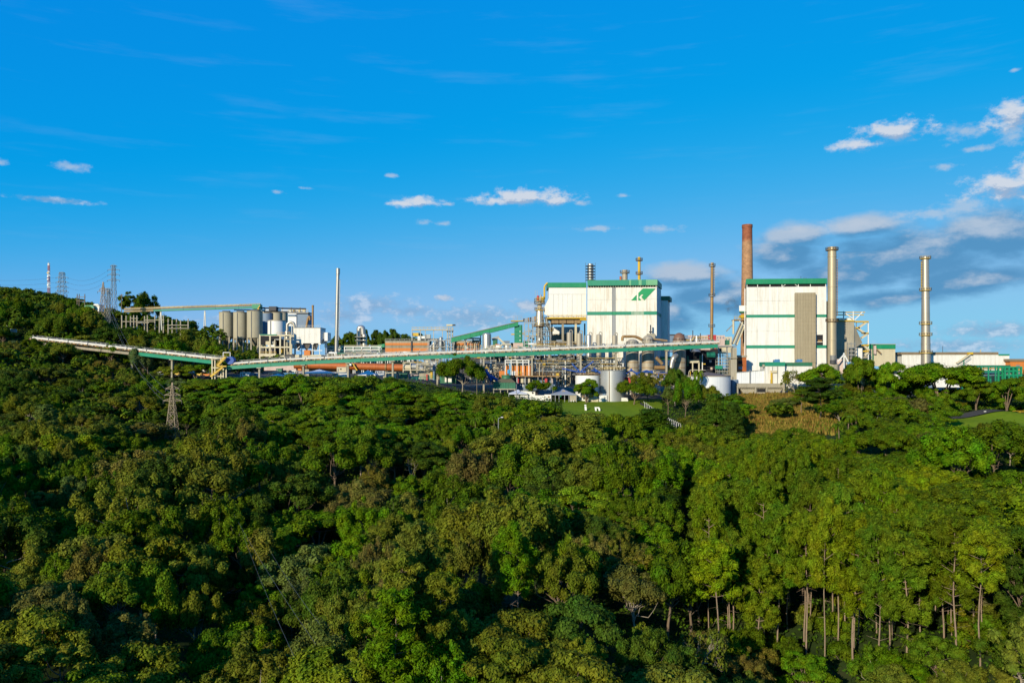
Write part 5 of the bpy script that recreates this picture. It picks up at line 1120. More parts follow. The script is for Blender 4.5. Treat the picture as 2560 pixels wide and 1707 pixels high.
for k, (u0, u1, v0, lab) in enumerate(((437, 448, 932, 'yellow loader parked before the long white-roofed shed'), (492, 504, 933, 'yellow loader parked left of the small white-roofed shed'), (508, 526, 933.5, 'orange truck body standing at the foot of the yellow stairs'))):
    Y = 366; T = T_at('truck', lab, 'vehicle', (u0 + u1) / 2, Y, v=941); m = (yellow, yellow, orange)[k]; bx(T, 'body', u0, v0 + 1, u1 - 3, v0 + 6, Y, 2.2, m); bx(T, 'cab', u1 - 3.1, v0 - 1, u1, v0 + 6, Y + 0.1, 2, m); bx(T, 'windscreen', u1 - 2.4, v0 - 0.2, u1 - 0.5, v0 + 2, Y + 0.02, 0.2, black)
    for u in (u0 + 2, u1 - 2): c = P(u, v0 + 6.3, Y); part(T, 'wheel', MB().tube([c + Vector((0, -0.1, 0)), c + Vector((0, 0.4, 0))], 0.5, 12), black)
def tent(label, u0, u1, vt, ve, vb, Y, m, dep=None, posts=(0, 0.5, 1), name='marquee_tent'):
    T = T_at(name, label, 'tent', (u0 + u1) / 2, Y, v=vb); x0, x1 = Ux(u0, Y), Ux(u1, Y); dep = dep or (x1 - x0); ze, zt, zb = Vz(ve, Y), Vz(vt, Y), Vz(vb, Y); xc, yc = (x0 + x1) / 2, Y + dep / 2; k = 0.45
    mid = [(xc + (x - xc) * k, yc + (y - yc) * k, ze + (zt - ze) * 0.45) for x, y in ((x0, Y), (x1, Y), (x1, Y + dep), (x0, Y + dep))]; e = [(x0, Y, ze), (x1, Y, ze), (x1, Y + dep, ze), (x0, Y + dep, ze)]
    for i in range(4): j = (i + 1) % 4; part(T, 'roof_panel', MB().add([e[i], e[j], mid[j], mid[i], (xc, yc, zt)], [(0, 1, 2, 3), (3, 2, 4)]), m)
    part(T, 'valance', MB().box(x0, Y - 0.04, ze - 0.45, x1, Y + 0.02, ze).box(x0 - 0.04, Y, ze - 0.45, x0 + 0.02, Y + dep, ze).box(x1 - 0.02, Y, ze - 0.45, x1 + 0.04, Y + dep, ze), m)
    for f in posts:
        for y in (Y, Y + dep): part(T, 'post', MB().box(x0 + (x1 - x0) * f - 0.12, y - 0.12, zb - 0.3, x0 + (x1 - x0) * f + 0.12, y + 0.12, ze - 0.1), galv)
    return T
dk_tarp = mat('dark_green_tent_fabric', (0.05, 0.10, 0.09), 0.7, var=0.06)
tent('small dark green pyramid tent left of the blue container', 672, 702, 926, 933, 942, 366, dk_tarp)
tent('wide white pyramid tent right of the blue container', 752, 832, 923, 932, 944, 366, tarp_w, 9, (0, 0.33, 0.66, 1))
tent('white pointed tent below the orange kiln', 894, 938, 925, 936, 944, 366, tarp_w)
tent('lowest white tent at the left of the blue container', 676, 706, 934, 938, 944, 363, tarp_w)
for k, (u0, u1, v0, v1, m, lab) in enumerate(((708, 738, 932, 941, blue_l, 'light blue shipping container under the conveyor'), (704, 722, 926, 932, concrete, 'grey cabin on top of the light blue container'), (722, 742, 926, 932, white_clean, 'white cabin right of the grey one above the blue container'), (740, 756, 927, 943, pink, 'pale pink shed between container and white tent'), (830, 868, 930, 942, white_clean, 'white site cabin left of the white pointed tent'), (938, 960, 927, 940, white_clean, 'white site cabin right of the white pointed tent'), (690, 704, 921, 929, dkgreen, 'green-roofed booth behind the dark tent'))):
    Y = 370 + 2.5 * (k % 3); T = T_at('site_cabin', lab, 'cabin', (u0 + u1) / 2, Y, v=v1); bx(T, 'body', u0, v0, u1, v1, Y, 2.6, m); bx(T, 'roof', u0 - 0.4, v0 - 0.7, u1 + 0.4, v0, Y - 0.1, 2.8, galv); bx(T, 'door', u0 + 1.5, v0 + 2, u0 + 4.5, v1, Y - 0.06, 0.05, grey)
    if u1 - u0 > 17:
        for i in range(3): bx(T, 'window', u0 + 7 + i * 4, v0 + 2.2, u0 + 9.5 + i * 4, v0 + 4.6, Y - 0.06, 0.05, black)
# ------------------------------------------------------------------ plant, middle
T = T_at('process_structure', 'yellow-railed steel deck above the orange banded hall', 'steel frame', 1075, 446); Y = 446
for u in (1030, 1051, 1063, 1084, 1106, 1118): bx(T, 'column', u - 0.9, 824, u + 0.9, 890, Y, 0.45, galv)
bx(T, 'deck', 1029, 823, 1118, 825.2, Y - 0.6, 4, cream); part(T, 'railing', MB().rail([P(1030, 823, Y - 0.6), P(1118, 823, Y - 0.6)], 1.2, 2, 0.13), yellow)
for (u0, v0, u1, v1, m) in ((1031, 832, 1046, 840, yellow), (1044, 840, 1062, 852, white_clean), (1064, 836, 1076, 852, galv), (1050, 846, 1090, 852, grey)): bx(T, 'equipment', u0, v0, u1, v1, Y + 0.5, 3, m)
T = T_at('lift_tower', 'grey bucket elevator tower with flat cap beside the steel deck', 'tower', 1126, 440); Y = 440
for u, m in ((1119, galv), (1124.5, galv), (1131, steel_b)): bx(T, 'shaft', u - 1.6, 818, u + 1.6, 886, Y + (u % 2), 1.0, m)
bx(T, 'head', 1116, 810.5, 1131, 815, Y - 0.6, 3, cream); bx(T, 'head_cover', 1128, 810.8, 1138, 814, Y - 0.3, 2.4, dark); bx(T, 'platform', 1114, 825, 1133, 827, Y - 1, 3.5, galv); part(T, 'railing', MB().rail([P(1114, 825, Y - 1), P(1133, 825, Y - 1)], 1.2, 1.5, 0.1), galv)
for v in (836, 846, 856, 868): bx(T, 'cross_beam', 1117, v, 1133, v + 1, Y - 0.2, 0.3, galv)
T = T_at('dust_collector', 'cluster of grey dust collectors between the two orange halls', 'dust collector', 1098, 436); Y = 436
for i, (u, v0, w) in enumerate(((1076, 862, 9), (1084, 856, 7), (1093, 846, 8), (1102, 842, 9), (1110, 852, 8), (1088, 866, 8))):
    p = vcyl(T, 'vessel', u, v0, v0 + 22, w, Y + (i % 3), [galv, steel, grey][i % 3], top='dome', n=12); part(T, 'cone', MB().lathe((Ux(u, Y), Y + (i % 3)), [(0.3, Vz(v0 + 28, Y)), (w / 2 * S(Y), Vz(v0 + 22, Y))], 12), galv, p)
for k in range(9): u = 1070 + k * 7; pxpipe(T, [(u, 886, Y - 1), (u, 848 + (k * 13) % 26, Y - 1), (u + 12, 846 + (k * 13) % 26, Y + 1)], 1.2, [galv, white_clean, cream][k % 3])
steel_frame(T, 1070, 1134, (850, 866, 880), Y - 2, 6, 4, galv, 0.3)
T = T_at('conveyor_gallery', 'green clad gallery rising to the green tower', 'conveyor gallery', 1215, 424)
for k in range(7):
    a, b = 1128 + k * 24, 1128 + (k + 1) * 24 - 0.3; va, vb = np.interp((a, b), (1128, 1296), (845, 805)); q = 11 - k * 0.25
    A, B = P(a, va, 424), P(b, vb, 424); h = q * S(424); part(T, 'side_panel', MB().add([A, B, B + Vector((0, 0, -h)), A + Vector((0, 0, -h)), A + Vector((0, 3, 0)), B + Vector((0, 3, 0)), B + Vector((0, 3, -h)), A + Vector((0, 3, -h))], [(0, 1, 2, 3), (4, 7, 6, 5), (0, 4, 5, 1), (3, 2, 6, 7), (0, 3, 7, 4), (1, 5, 6, 2)]), green)
    part(T, 'roof', MB().bar(A + Vector((0, 1.5, 0.25)), B + Vector((0, 1.5, 0.25)), 3.5, 0.3), grey)
for u, v in ((1219, 836), (1162, 850)): part(T, 'leg', MB().bar(P(u, v - 6, 425.5), P(u, 896, 425.5), 0.6), concrete)
T = T_at('tower', 'green clad tower at the upper end of the inclined gallery', 'tower', 1296, 425); Y = 425
for k in range(5): bx(T, 'wall_panel', 1286, 812 + k * 9, 1303.5, 821 + k * 9 - 0.3, Y, 4, teal)
bx(T, 'side_wall', 1303.6, 812, 1306, 857, Y + 0.3, 4, dkgreen); bx(T, 'deck', 1277, 801, 1310, 803, Y - 0.4, 5, yellow); part(T, 'railing', MB().rail([P(1283, 801, Y), P(1305, 801, Y)], 2.2, 2, 0.14), galv); bx(T, 'base', 1283, 857, 1310, 872, Y + 0.2, 5, pink); bx(T, 'platform', 1278, 834, 1286, 837, Y, 2, yellow)
for v in (827, 838, 849): bx(T, 'window', 1299, v, 1301, v + 3, Y - 0.06, 0.05, white_clean)
T = T_at('storage_tank', 'upright shiny steel tank under the green gallery', 'tank', 1217, 412); vcyl(T, 'shell', 1217, 831.5, 892, 22, 412, steel_b, top='dome', n=26)
T = T_at('pipe_structure', 'pale steel frame with bent pipes left of the shiny tank', 'steel frame', 1182, 430); steel_frame(T, 1165, 1199, (845, 868), 430, 5, 2, white_clean, 0.4)
for k in range(6): pxpipe(T, [(1172 + k * 5, 884, 429), (1172 + k * 5, 858, 429), (1176 + k * 5, 854, 430)], 2.2, [cream, galv, rust][k % 3])
bx(T, 'roof', 1162, 844, 1202, 847, 429.5, 6, white_clean); bx(T, 'tank', 1180, 850, 1198, 860, 432, 3, tank_m); bx(T, 'tall_post', 1200.5, 836, 1202.5, 886, 431, 0.5, dark)
T = T_at('belt_feeder', 'slanting pale feeder chute right of the shiny tank', 'chute', 1255, 420, v=880)
part(T, 'chute', MB().bar(P(1246, 845, 420), P(1275, 872, 420), 1.4, 0.9), cream); part(T, 'chute', MB().bar(P(1230, 848, 420), P(1248, 843, 420), 1.2, 1.6), galv)
for u in (1243, 1252, 1266): part(T, 'leg', MB().bar(P(u, 848 + (u - 1243) * 0.9, 420.5), P(u, 890, 420.5), 0.35), galv)
for k, (u0, u1, v0, v1, Y, m, lab) in enumerate(((1232, 1243, 848, 870, 426, dkgreen, 'small dark green kiosk behind the slanting chute'), (1259, 1274, 853, 868, 432, bluegrey, 'dark blue kiosk right of the slanting chute'), (1308, 1327, 853, 872, 405, teal, 'pale green cabin at the foot of the evaporator tower'), (1277, 1285, 858, 866, 436, orange, 'orange kiosk left of the green tower base'))):
    T = T_at('kiosk', lab, 'kiosk', (u0 + u1) / 2, Y, v=v1 + 8); bx(T, 'wall', u0, v0, u1, v1 + 8, Y, 3.5, m); bx(T, 'roof', u0 - 0.5, v0 - 1, u1 + 0.5, v0, Y - 0.2, 3.9, grey)
# evaporator tower
T = T_at('evaporator_tower', 'tapered steel evaporator tower with yellow head and pipe', 'tower', 1349, 396); Y = 396; x = Ux(1349, Y)
part(T, 'lower_shell', MB().lathe((x, Y), [(9 * S(Y), Vz(880, Y)), (9 * S(Y), Vz(816, Y))], 22), tank_m, smooth=True)
part(T, 'cone', MB().lathe((x, Y), [(11.5 * S(Y), Vz(814, Y)), (11.2 * S(Y), Vz(806, Y)), (8.5 * S(Y), Vz(776, Y))], 24), steel, smooth=True)
part(T, 'neck', MB().lathe((x, Y), [(5.5 * S(Y), Vz(776, Y)), (5.5 * S(Y), Vz(742, Y))], 18), tank_m, smooth=True)
for v, w, m in ((775, 9, yellow), (759, 10, galv), (752, 9.5, yellow), (815, 16, rust)):
    p = part(T, 'platform', MB().lathe((x, Y), [(w * S(Y) + 0.7, Vz(v, Y) - 0.3), (w * S(Y) + 0.7, Vz(v, Y))], 14), m); part(T, 'railing', MB().ring_rail((x, Y), w * S(Y) + 0.65, Vz(v, Y), 1.2, 0.12), yellow if m is not galv else galv, p)
for (u, v0, v1, w, m) in ((1357, 742, 757, 8, yellow), (1345, 739, 752, 5, red), (1352, 737, 750, 4, galv), (1341, 742, 760, 3, galv)): vcyl(T, 'head_vessel', u, v0, v1, w, Y - 1, m, n=12)
pxpipe(T, [(1361, 748, Y), (1361, 715, Y), (1369, 707, Y)], 4.6, yellow, 'vapour_pipe', r=1.2, n=12)
for u in (1338, 1343, 1352): bx(T, 'antenna_rod', u - 0.4, 726, u + 0.4, 742, Y, 0.15, galv)
T = T_at('process_structure', 'dense silver scaffold and pipes around the evaporator tower foot', 'scaffold', 1335, 400); Y = 400
steel_frame(T, 1311, 1376, (805, 826, 838, 858), Y - 6, 10, 6, galv, 0.28, None, True, galv)
for k in range(26):
    u = 1308 + rnd.random() * 72; v = 812 + rnd.random() * 48; yy = Y - 8 + rnd.random() * 10
    if k % 3 == 0: pxpipe(T, [(u, 884, yy), (u, v, yy), (u + rnd.uniform(-14, 14), v, yy)], rnd.uniform(0.9, 2), [galv, cream, white_clean, steel][k % 4])
    else: bx(T, 'equipment', u - rnd.uniform(1, 4), v, u + rnd.uniform(1, 4), v + rnd.uniform(3, 8), yy, 1.5, [galv, steel, yellow, rust, white_clean, grey][k % 6])
for k in range(6): bx(T, 'roof_unit', 1308 + k * 5.5, 796 - (k * 7) % 6, 1312 + k * 5.5, 804, Y - 4, 2, [dark, galv, rust][k % 3])
T = T_at('downpipe_duct', 'curved pale grey duct left of the white precipitator', 'duct', 1376, 398); pxpipe(T, [(1364, 792, 398), (1369, 812, 398), (1376, 826, 398), (1377, 868, 398)], 7.5, galv, 'duct', r=3, n=14); ring(T, 'collar', 1377, 826, 8, 398, yellow, over=0.7)

# white precipitator beside the emblem building
T = T_at('precipitator', 'white seven-panel precipitator with green roof band on brown legs', 'building', 1417, 392); Y = 392
for i in range(8):
    a = 1372 + i * 11.75; bx(T, 'wall_panel', a, 736, a + 11.45, 793, Y + (0.15 if i % 2 else 0), 0.35, white_clean)
bx(T, 'casing', 1373, 718, 1465.5, 793, Y + 0.6, 17, white_clean); bx(T, 'upper_wall', 1372, 718.2, 1466, 735.6, Y + 0.05, 0.5, white_clean)
bx(T, 'roof_band', 1369.5, 706.5, 1466, 718, Y - 0.5, 18.5, green)
part(T, 'side_nozzle', MB().add([P(1372, 745, Y + 1), P(1372, 790, Y + 1), P(1361, 786, Y + 4), P(1360, 770, Y + 4), P(1372, 745, Y + 16), P(1372, 790, Y + 16), P(1361, 786, Y + 13), P(1360, 770, Y + 13)], [(0, 3, 2, 1), (4, 5, 6, 7), (0, 4, 7, 3), (1, 2, 6, 5), (3, 7, 6, 2)]), white_clean)
bx(T, 'deck', 1368, 793.2, 1466, 796.5, Y - 1.6, 20, yellow); part(T, 'railing', MB().rail([P(1368, 793, Y - 1.6), P(1466, 793, Y - 1.6)], 1.2, 2.2, 0.13), yellow)
for i in range(4): bx(T, 'hopper', 1379 + i * 19, 797, 1396.5 + i * 19, 808.5, Y, 12, brown)
for u, m in ((1407, concrete_d), (1439.5, cream)): bx(T, 'leg', u - 2.6, 808.6, u + 2.6, 872, Y + 0.5, 1.2, m); bx(T, 'leg', u - 2.6, 808.6, u + 2.6, 872, Y + 12, 1.2, m)
for u in (1380, 1462): bx(T, 'leg', u - 1.5, 808.6, u + 1.5, 872, Y + 13, 1.0, grey)
bx(T, 'stair_landing', 1450, 797.5, 1467, 801, Y - 2, 3, yellow)
T = T_at('hall', 'white hall with grey base seen under the precipitator', 'building', 1420, 418); bx(T, 'wall', 1379, 817, 1450, 835, 418, 8, white_clean); bx(T, 'base_wall', 1379, 835.3, 1450, 880, 417.8, 8, concrete_d)
# ------------------------------------------------------------------ the emblem building
PHI = R(5); PHS = R(16); kb_Y = 385.0; kb_x = Ux(1468, kb_Y); kb_D = 21.0; _a1 = (1642 - 1280) / F; kb_L = (_a1 * kb_Y - kb_x) / (math.cos(PHI) + _a1 * math.sin(PHI)); kb_z0 = CZ - 13.5
KM = Matrix.Translation((kb_x, kb_Y, 0)) @ Matrix(((math.cos(PHI), math.sin(PHS), 0, 0), (-math.sin(PHI), math.cos(PHS), 0, 0), (0, 0, 1, 0), (0, 0, 0, 1)))     # local x along the front, local y into the building
T = thing('boiler_house', 'tall white boiler house with green roof band and green emblem', 'building', (kb_x, kb_Y, kb_z0))
zt = CZ + 42.2; zw = Vz(717, 381); zgap = Vz(712.5, 381); zb1, zb0 = Vz(778, 381), Vz(786.5, 381)
def kp(name, x0, y0, z0, x1, y1, z1, m, parent=None, label=None): return part(T, name, MB(KM).box(x0, y0, z0, x1, y1, z1), m, parent, label=label)
xs = [0, 4.1, 8.2, 11.9]; xr = [13.7, 18.6, 23.5, 28.4, kb_L]
for cols_ in (xs, xr):
    for a, b in zip(cols_[:-1], cols_[1:]):
        for z0, z1 in ((kb_z0, kb_z0 + 12.6), (kb_z0 + 12.6, zb0), (zb1, (zb1 + zw) / 2), ((zb1 + zw) / 2, zw)): kp('wall_panel', a + 0.03, 0, z0 + 0.03, b - 0.03, 0.3, z1 - 0.03, white_rust)
kp('recess_strip', 11.9, 0.25, kb_z0, 14.0, 0.5, zw, strip_shade_m, label='recessed strip between the two white fields, painted grey as shadow')
kp('core', 0.2, 0.5, kb_z0, kb_L - 0.2, kb_D - 0.3, zgap + 0.3, concrete_d)
for a, b in ((0, 11.9), (14.0, 21.0), (21.0, 27.0), (27.0, kb_L)): kp('green_band', a, -0.06, zb0, b, 0.3, zb1, teal if a != 21.0 else mat('faded_green_band', (0.30, 0.42, 0.30), 0.6, dirt=0.6, dirt_col=(0.03, 0.26, 0.15), streak=20))
kp('green_band', 11.95, 0.2, zb0, 13.95, 0.4, zb1, green); kp('green_band', 8.0, -0.06, kb_z0 + 1.0, 11.9, 0.0, kb_z0 + 3.6, teal); kp('green_band', 14.0, -0.06, kb_z0 + 1.0, 18, 0.0, kb_z0 + 3.6, teal)
kp('louvre_gap', 0.3, 0.4, zw, kb_L - 0.3, 0.6, zgap + 0.5, black)
for i in range(28): a = 0.6 + i * (kb_L - 1.2) / 27; kp('louvre_post', a - 0.07, 0.1, zw, a + 0.07, 0.3, zgap + 0.1, cream)
for a, b in ((0.2, 20), (20.05, 21), (21.05, 24.5), (24.55, 26), (26.05, 28), (28.05, 28.6), (28.65, kb_L + 0.3)): kp('roof_band', a, -0.5, zgap, b, -0.1, zt, teal if int(a) not in (20, 24, 28) else mat('pale_green_band', (0.16, 0.42, 0.22), 0.5))
kp('roof_band', kb_L - 0.05, -0.48, zgap, kb_L + 0.35, kb_D + 0.4, zt - 0.02, teal, label='shaded side of the green roof band')
kp('roof', 0.2, -0.1, zt - 1.2, kb_L, kb_D, zt - 0.3, grey)
for i in range(4): kp('side_panel', kb_L - 0.19, 0.35 + i * (kb_D - 0.35) / 4, kb_z0, kb_L + 0.02, 0.3 + (i + 1) * (kb_D - 0.35) / 4, zw + 0.6, white)
kp('green_band', kb_L + 0.03, 0.32, zb0, kb_L + 0.1, kb_D, zb1, teal)
kp('annex', 17, kb_D + 0.4, kb_z0, kb_L + 3.3, kb_D + 12, Vz(748, 395), white); kp('annex_roof', 16.5, kb_D + 0.2, Vz(747.5, 395), kb_L + 4.3, kb_D + 13, Vz(737, 395), dkgreen)
def emb(x, y):
    u, v = 1560 + x * 0.04252, 710 + y * 0.04252; a = (u - 1280) / F
    # intersect the pixel ray with the front plane of the building
    s = (a * kb_Y - kb_x) / (math.cos(PHI) + a * math.sin(PHI)); Yp = kb_Y - s * math.sin(PHI); return (s, Vz(v, Yp))
em_m = mat('emblem_green', (0.01, 0.30, 0.10), 0.45, var=0.06)
part(T, 'emblem', MB(KM).prism([emb(*q) for q in ((420, 960), (745, 960), (745, 660), (720, 650))], -0.22, -0.02), em_m, label='green triangle of the emblem')
part(T, 'emblem', MB(KM).prism([emb(*q) for q in ((840, 960), (1022, 960), (875, 772), (1020, 612), (1148, 612), (1022, 768), (1190, 962), (1862, 262), (1115, 262), (840, 530))][::-1], -0.22, -0.02), em_m, label='green arrow-shaped main piece of the emblem')
def roof_stack(label, u, v0, v1, w, Y, m, plats, pm, scaff=False):
    T = T_at('roof_stack', label, 'chimney', u, Y, v=v1 + 14); sh = vcyl(T, 'shaft', u, v0, v1 + 14, w, Y, m, n=18)
    vcyl(T, 'flue_opening', u, v0 - 0.15, v0 + 1, w * 0.85, Y, black, sh)
    for v in plats: ring(T, 'platform', u, v, w, Y, pm, over=1.0)
    if scaff:
        for k in range(6):
            t = k * math.pi / 3; part(T, 'scaffold_pole', MB().bar((Ux(u, Y) + 2.4 * math.cos(t), Y + 2.4 * math.sin(t), Vz(v1 + 6, Y)), (Ux(u, Y) + 2.4 * math.cos(t), Y + 2.4 * math.sin(t), Vz(v0 - 3 + (k % 3) * 3, Y)), 0.13), dark)
        for v in range(int(v0) + 6, int(v1), 7): part(T, 'scaffold_ring', MB().lathe((Ux(u, Y), Y), [(2.5, Vz(v, Y)), (2.5, Vz(v, Y) + 0.18)], 12), dark)
    return T
roof_stack('banded steel roof stack wrapped in scaffolding between the two white buildings', 1476, 660, 704, 14, 395, steel_b, (), galv, True)
roof_stack('short wide tan roof stack on the emblem building', 1562, 675, 700, 14, 393, tank_m, (682,), tank_m)
roof_stack('small brown stub stack beside the short wide tan stack', 1551.5, 691, 700, 5.5, 392, kiln_m, (), rust)
roof_stack('yellow-brown roof stack with two platforms on the emblem building', 1598, 643, 700, 7.2, 391, yellow, (651, 685), rust)
stack('thin rusty free-standing stack with three platforms and ladder', 1780.5, 657, 900, 7.4, 8.2, 400, rust, (665, 740, 816), (), galv, (1, 668, 738), u1=1778)
# far pale buildings and roofs between the tanks and the brick chimney
T = T_at('building', 'far pale pink building with red stripes behind the tanks', 'building', 1765, 520, v=880); Y = 520
for (u0, u1, v0, m) in ((1712, 1770, 838, pink), (1770.5, 1790, 837, red), (1790.5, 1812, 838, pink), (1812.5, 1830, 842, cream)):
    p = bx(T, 'wall', u0, v0, u1, 882, Y, 10, m)
    for k in range(int((u1 - u0) / 7)): bx(T, 'window', u0 + 2 + k * 7, v0 + 4, u0 + 5 + k * 7, v0 + 8, Y - 0.08, 0.1, bluegrey, p)
T = T_at('building', 'dark flat-roofed building beside the emblem building', 'building', 1690, 500, v=880); bx(T, 'wall', 1672, 838, 1720, 880, 500, 12, bluegrey); bx(T, 'roof', 1671, 835.5, 1711, 838, 499.5, 13, dark)
for u, v in ((1732, 826), (1751, 833)): single('vent_pipe', f'thin dark vent pipe {"nearer the emblem building" if u == 1732 else "nearer the thin rusty stack"} on the skyline', 'pipe', MB().tube([P(u, 862, 505), P(u, v, 505)], 0.28, 8), dark)
# ------------------------------------------------------------------ vessels and big tanks behind the conveyor
for k, (u, w, v0, m, lab) in enumerate(((1423, 12.5, 830, tank_m, 'leftmost of the upright vessels behind the conveyor'), (1448, 13.5, 832, tank_m, 'second upright vessel from the left behind the conveyor'), (1472, 13, 836, steel_b, 'bright steel upright vessel behind the conveyor'), (1497, 12.5, 835, tank_m, 'fourth upright vessel in front of the emblem building'), (1536, 12, 837, tank_m, 'rightmost upright vessel near the big tanks'))):
    Y = 372; T = T_at('process_vessel', lab, 'vessel', u, Y, 'upright vessels in a row'); vcyl(T, 'shell', u, v0, 912, w, Y, m, top='dome', n=20); vcyl(T, 'skirt', u, 912, 950, w * 0.9, Y, concrete_d, n=16)
    vcyl(T, 'belt', u, 895, 898, w + 1, Y, grey); pxpipe(T, [(u + 1, v0 + 1, Y), (u + 1, v0 - 5, Y), (u + w * 0.62, v0 - 5, Y), (u + w * 0.62, 880, Y)], 2.2, tank_m, 'vapour_pipe', r=1)
    pxpipe(T, [(u + w * 0.3, 905, Y - 2), (u + w * 0.62, 915, Y - 2), (u + w * 0.62, 925, Y - 2)], 3.4, cream, 'outlet_pipe', r=1.2)
for k, (u, w, v0, Y, lab) in enumerate(((1581, 32, 848, 368, 'left of the three fat stained tanks under the conveyor'), (1620, 31, 842, 369, 'middle of the three fat stained tanks'), (1698, 33, 840, 368, 'right fat stained tank with brown dome and elbow duct'))):
    T = T_at('process_tank', lab, 'tank', u, Y, 'fat stained tanks'); vcyl(T, 'shell', u, v0 + 12, 955, w, Y, tank_m, n=30); r = w / 2 * S(Y)
    part(T, 'dome', MB().lathe((Ux(u, Y), Y), [(r * 0.96, Vz(v0 + 12, Y))] + dome(r * 0.88, Vz(v0 + 8, Y), 1.6 + 0.7 * k), 26), [tank_m, tank_m, kiln_m][k] if k < 2 else mat('brown_dome', (0.20, 0.10, 0.06), 0.6), smooth=True)
    for v in (905, 918): part(T, 'band', MB().lathe((Ux(u, Y), Y), [(r + 0.1, Vz(v, Y) - 0.3), (r + 0.1, Vz(v, Y))], 28), rust)
    part(T, 'railing', MB().ring_rail((Ux(u, Y), Y), r - 0.1, Vz(v0 + 12, Y), 1.1, 0.1), galv)
T = T_at('flue_duct', 'fat brown duct bending over the tops of the tanks', 'duct', 1590, 374, v=850); pxpipe(T, [(1556, 852, 374), (1556, 841, 374), (1590, 841, 374), (1606, 850, 374)], 7, rust, 'duct', r=3, n=14); pxpipe(T, [(1606, 848, 377), (1640, 848, 377), (1668, 852, 377)], 6, brown, 'duct', r=3)
T = T_at('flue_duct', 'thick elbow duct with bright bend between the middle and right tanks', 'duct', 1660, 361, v=925)
pxpipe(T, [(1636, 919, 361), (1678, 919, 361)], 11, rust, 'duct', n=16); pxpipe(T, [(1678, 919, 360.5), (1680, 905, 360.5), (1685, 892, 360.5), (1690, 888, 362)], 13, steel_b, 'elbow', r=3, n=16); pxpipe(T, [(1640, 893, 362), (1656, 910, 362)], 9, brown, 'branch', n=12); pxpipe(T, [(1650, 895, 366), (1682, 896, 366)], 9, dkgreen, 'green_duct', n=12)
T = T_at('process_vessel', 'short silver vessel standing above the conveyor near the thin rusty stack', 'vessel', 1742, 380); vcyl(T, 'shell', 1742, 838, 905, 13, 380, steel_b, top='dome'); vcyl(T, 'funnel', 1740, 872, 880, 24, 372, galv, wtop=14)
T = T_at('roof_unit', 'conical hood on a grey roof unit at the corner of the emblem building', 'roof unit', 1629, 378, v=850); bx(T, 'box', 1620, 834, 1638, 846, 378, 4, concrete); bx(T, 'chimney', 1625.5, 812, 1628, 834, 379, 0.8, dark); bx(T, 'flange', 1624, 828, 1631, 831, 378.6, 1.6, dark)
# ------------------------------------------------------------------ pipework under the conveyor
PM = [cream, cream, galv, concrete, steel, tank_m, cream, rust, yellow, tan]
def jungle(label, u0, u1, v0, v1, Y0, Y1, nh, nv, ne, seed, ems=None, name='pipe_rack'):
    nh, nv, ne = int(nh * 1.4), int(nv * 1.3), int(ne * 1.5); rg = random.Random(seed); T = T_at(name, label, 'pipe rack', (u0 + u1) / 2, (Y0 + Y1) / 2)
    for k in range(nv):
        u = u0 + (u1 - u0) * (k + rg.random() * 0.6) / nv; Y = rg.uniform(Y0, Y1); vt = rg.uniform(v0, v0 + (v1 - v0) * 0.4); w = rg.choice((0.8, 1.0, 1.3, 2.2)); bx(T, 'column', u - w, vt, u + w, v1 + 12, Y, w * 2 * S(Y), rg.choice((cream, galv, concrete, white_clean)))
    for k in range(nh):
        v = v0 + (v1 - v0) * (k + rg.random()) / nh; Y = rg.uniform(Y0, Y1); a = u0 + (u1 - u0) * rg.random() * 0.45; b = u1 - (u1 - u0) * rg.random() * 0.45; w = rg.choice((1.0, 1.3, 1.8, 2.6)); d = rg.choice((0, 0, 6, -7, 10))
        pts = [(a, v, Y), (b, v, Y)] if d == 0 else [(a, v, Y), ((a + b) / 2, v, Y), ((a + b) / 2, v + d, Y), (b, v + d, Y)]
        pxpipe(T, pts, w, rg.choice(PM), r=0.8, n=8)
    for k in range(ne):
        u, v, Y = rg.uniform(u0, u1), rg.uniform(v0, v1), rg.uniform(Y0, Y1); w, h = rg.uniform(3, 11), rg.uniform(2.5, 8); m = rg.choice(ems or [concrete, galv, grey, tank_m, dark, cream, rust, yellow])
        if rg.random() < 0.45: part(T, 'vessel', MB().tube([P(u - w, v, Y), P(u + w, v, Y)], h / 2.4 * S(Y), 14), m, smooth=True)
        else: bx(T, 'equipment', u - w / 2, v, u + w / 2, v + h, Y, 1.8, m)
    for v in (v0 + 14, v0 + 34):
        if v < v1: bx(T, 'walkway', u0, v, u1, v + 1.2, Y0 + 0.5, 1.2, galv); part(T, 'railing', MB().rail([P(u0, v, Y0 + 0.5), P(u1, v, Y0 + 0.5)], 1.1, 2.4, 0.1), rg.choice((yellow, galv)))
    return T
jungle('tangle of pale pipes right of the heart-shaped tree', 1175, 1265, 894, 945, 361, 380, 18, 16, 14, 21)
jungle('pipe rack with blue and pale pipes behind the cooling tower', 1262, 1345, 892, 940, 362, 381, 18, 14, 14, 22)
jungle('dense pale pipework left of the white storage tank', 1340, 1440, 893, 955, 358, 382, 26, 20, 18, 23)
jungle('pale pipework between the upright vessels and the silver tank', 1438, 1560, 893, 935, 360, 368, 20, 16, 14, 24)
jungle('pipework in the shade of the conveyor left of the heart-shaped tree', 1040, 1120, 898, 935, 372, 390, 14, 12, 14, 25)
jungle('pipes crossing between the fat tanks and the low white tank', 1600, 1700, 925, 955, 355, 362, 12, 8, 8, 26)
jungle('roof-level pipes above the conveyor before the emblem building', 1330, 1470, 852, 884, 374, 390, 18, 12, 16, 27, [white_clean, galv, cream, concrete, steel])
jungle('roof-level pipes above the conveyor beside the shiny tank', 1200, 1330, 862, 886, 380, 400, 12, 12, 16, 28, [white_clean, galv, cream, dkgreen, orange, concrete])
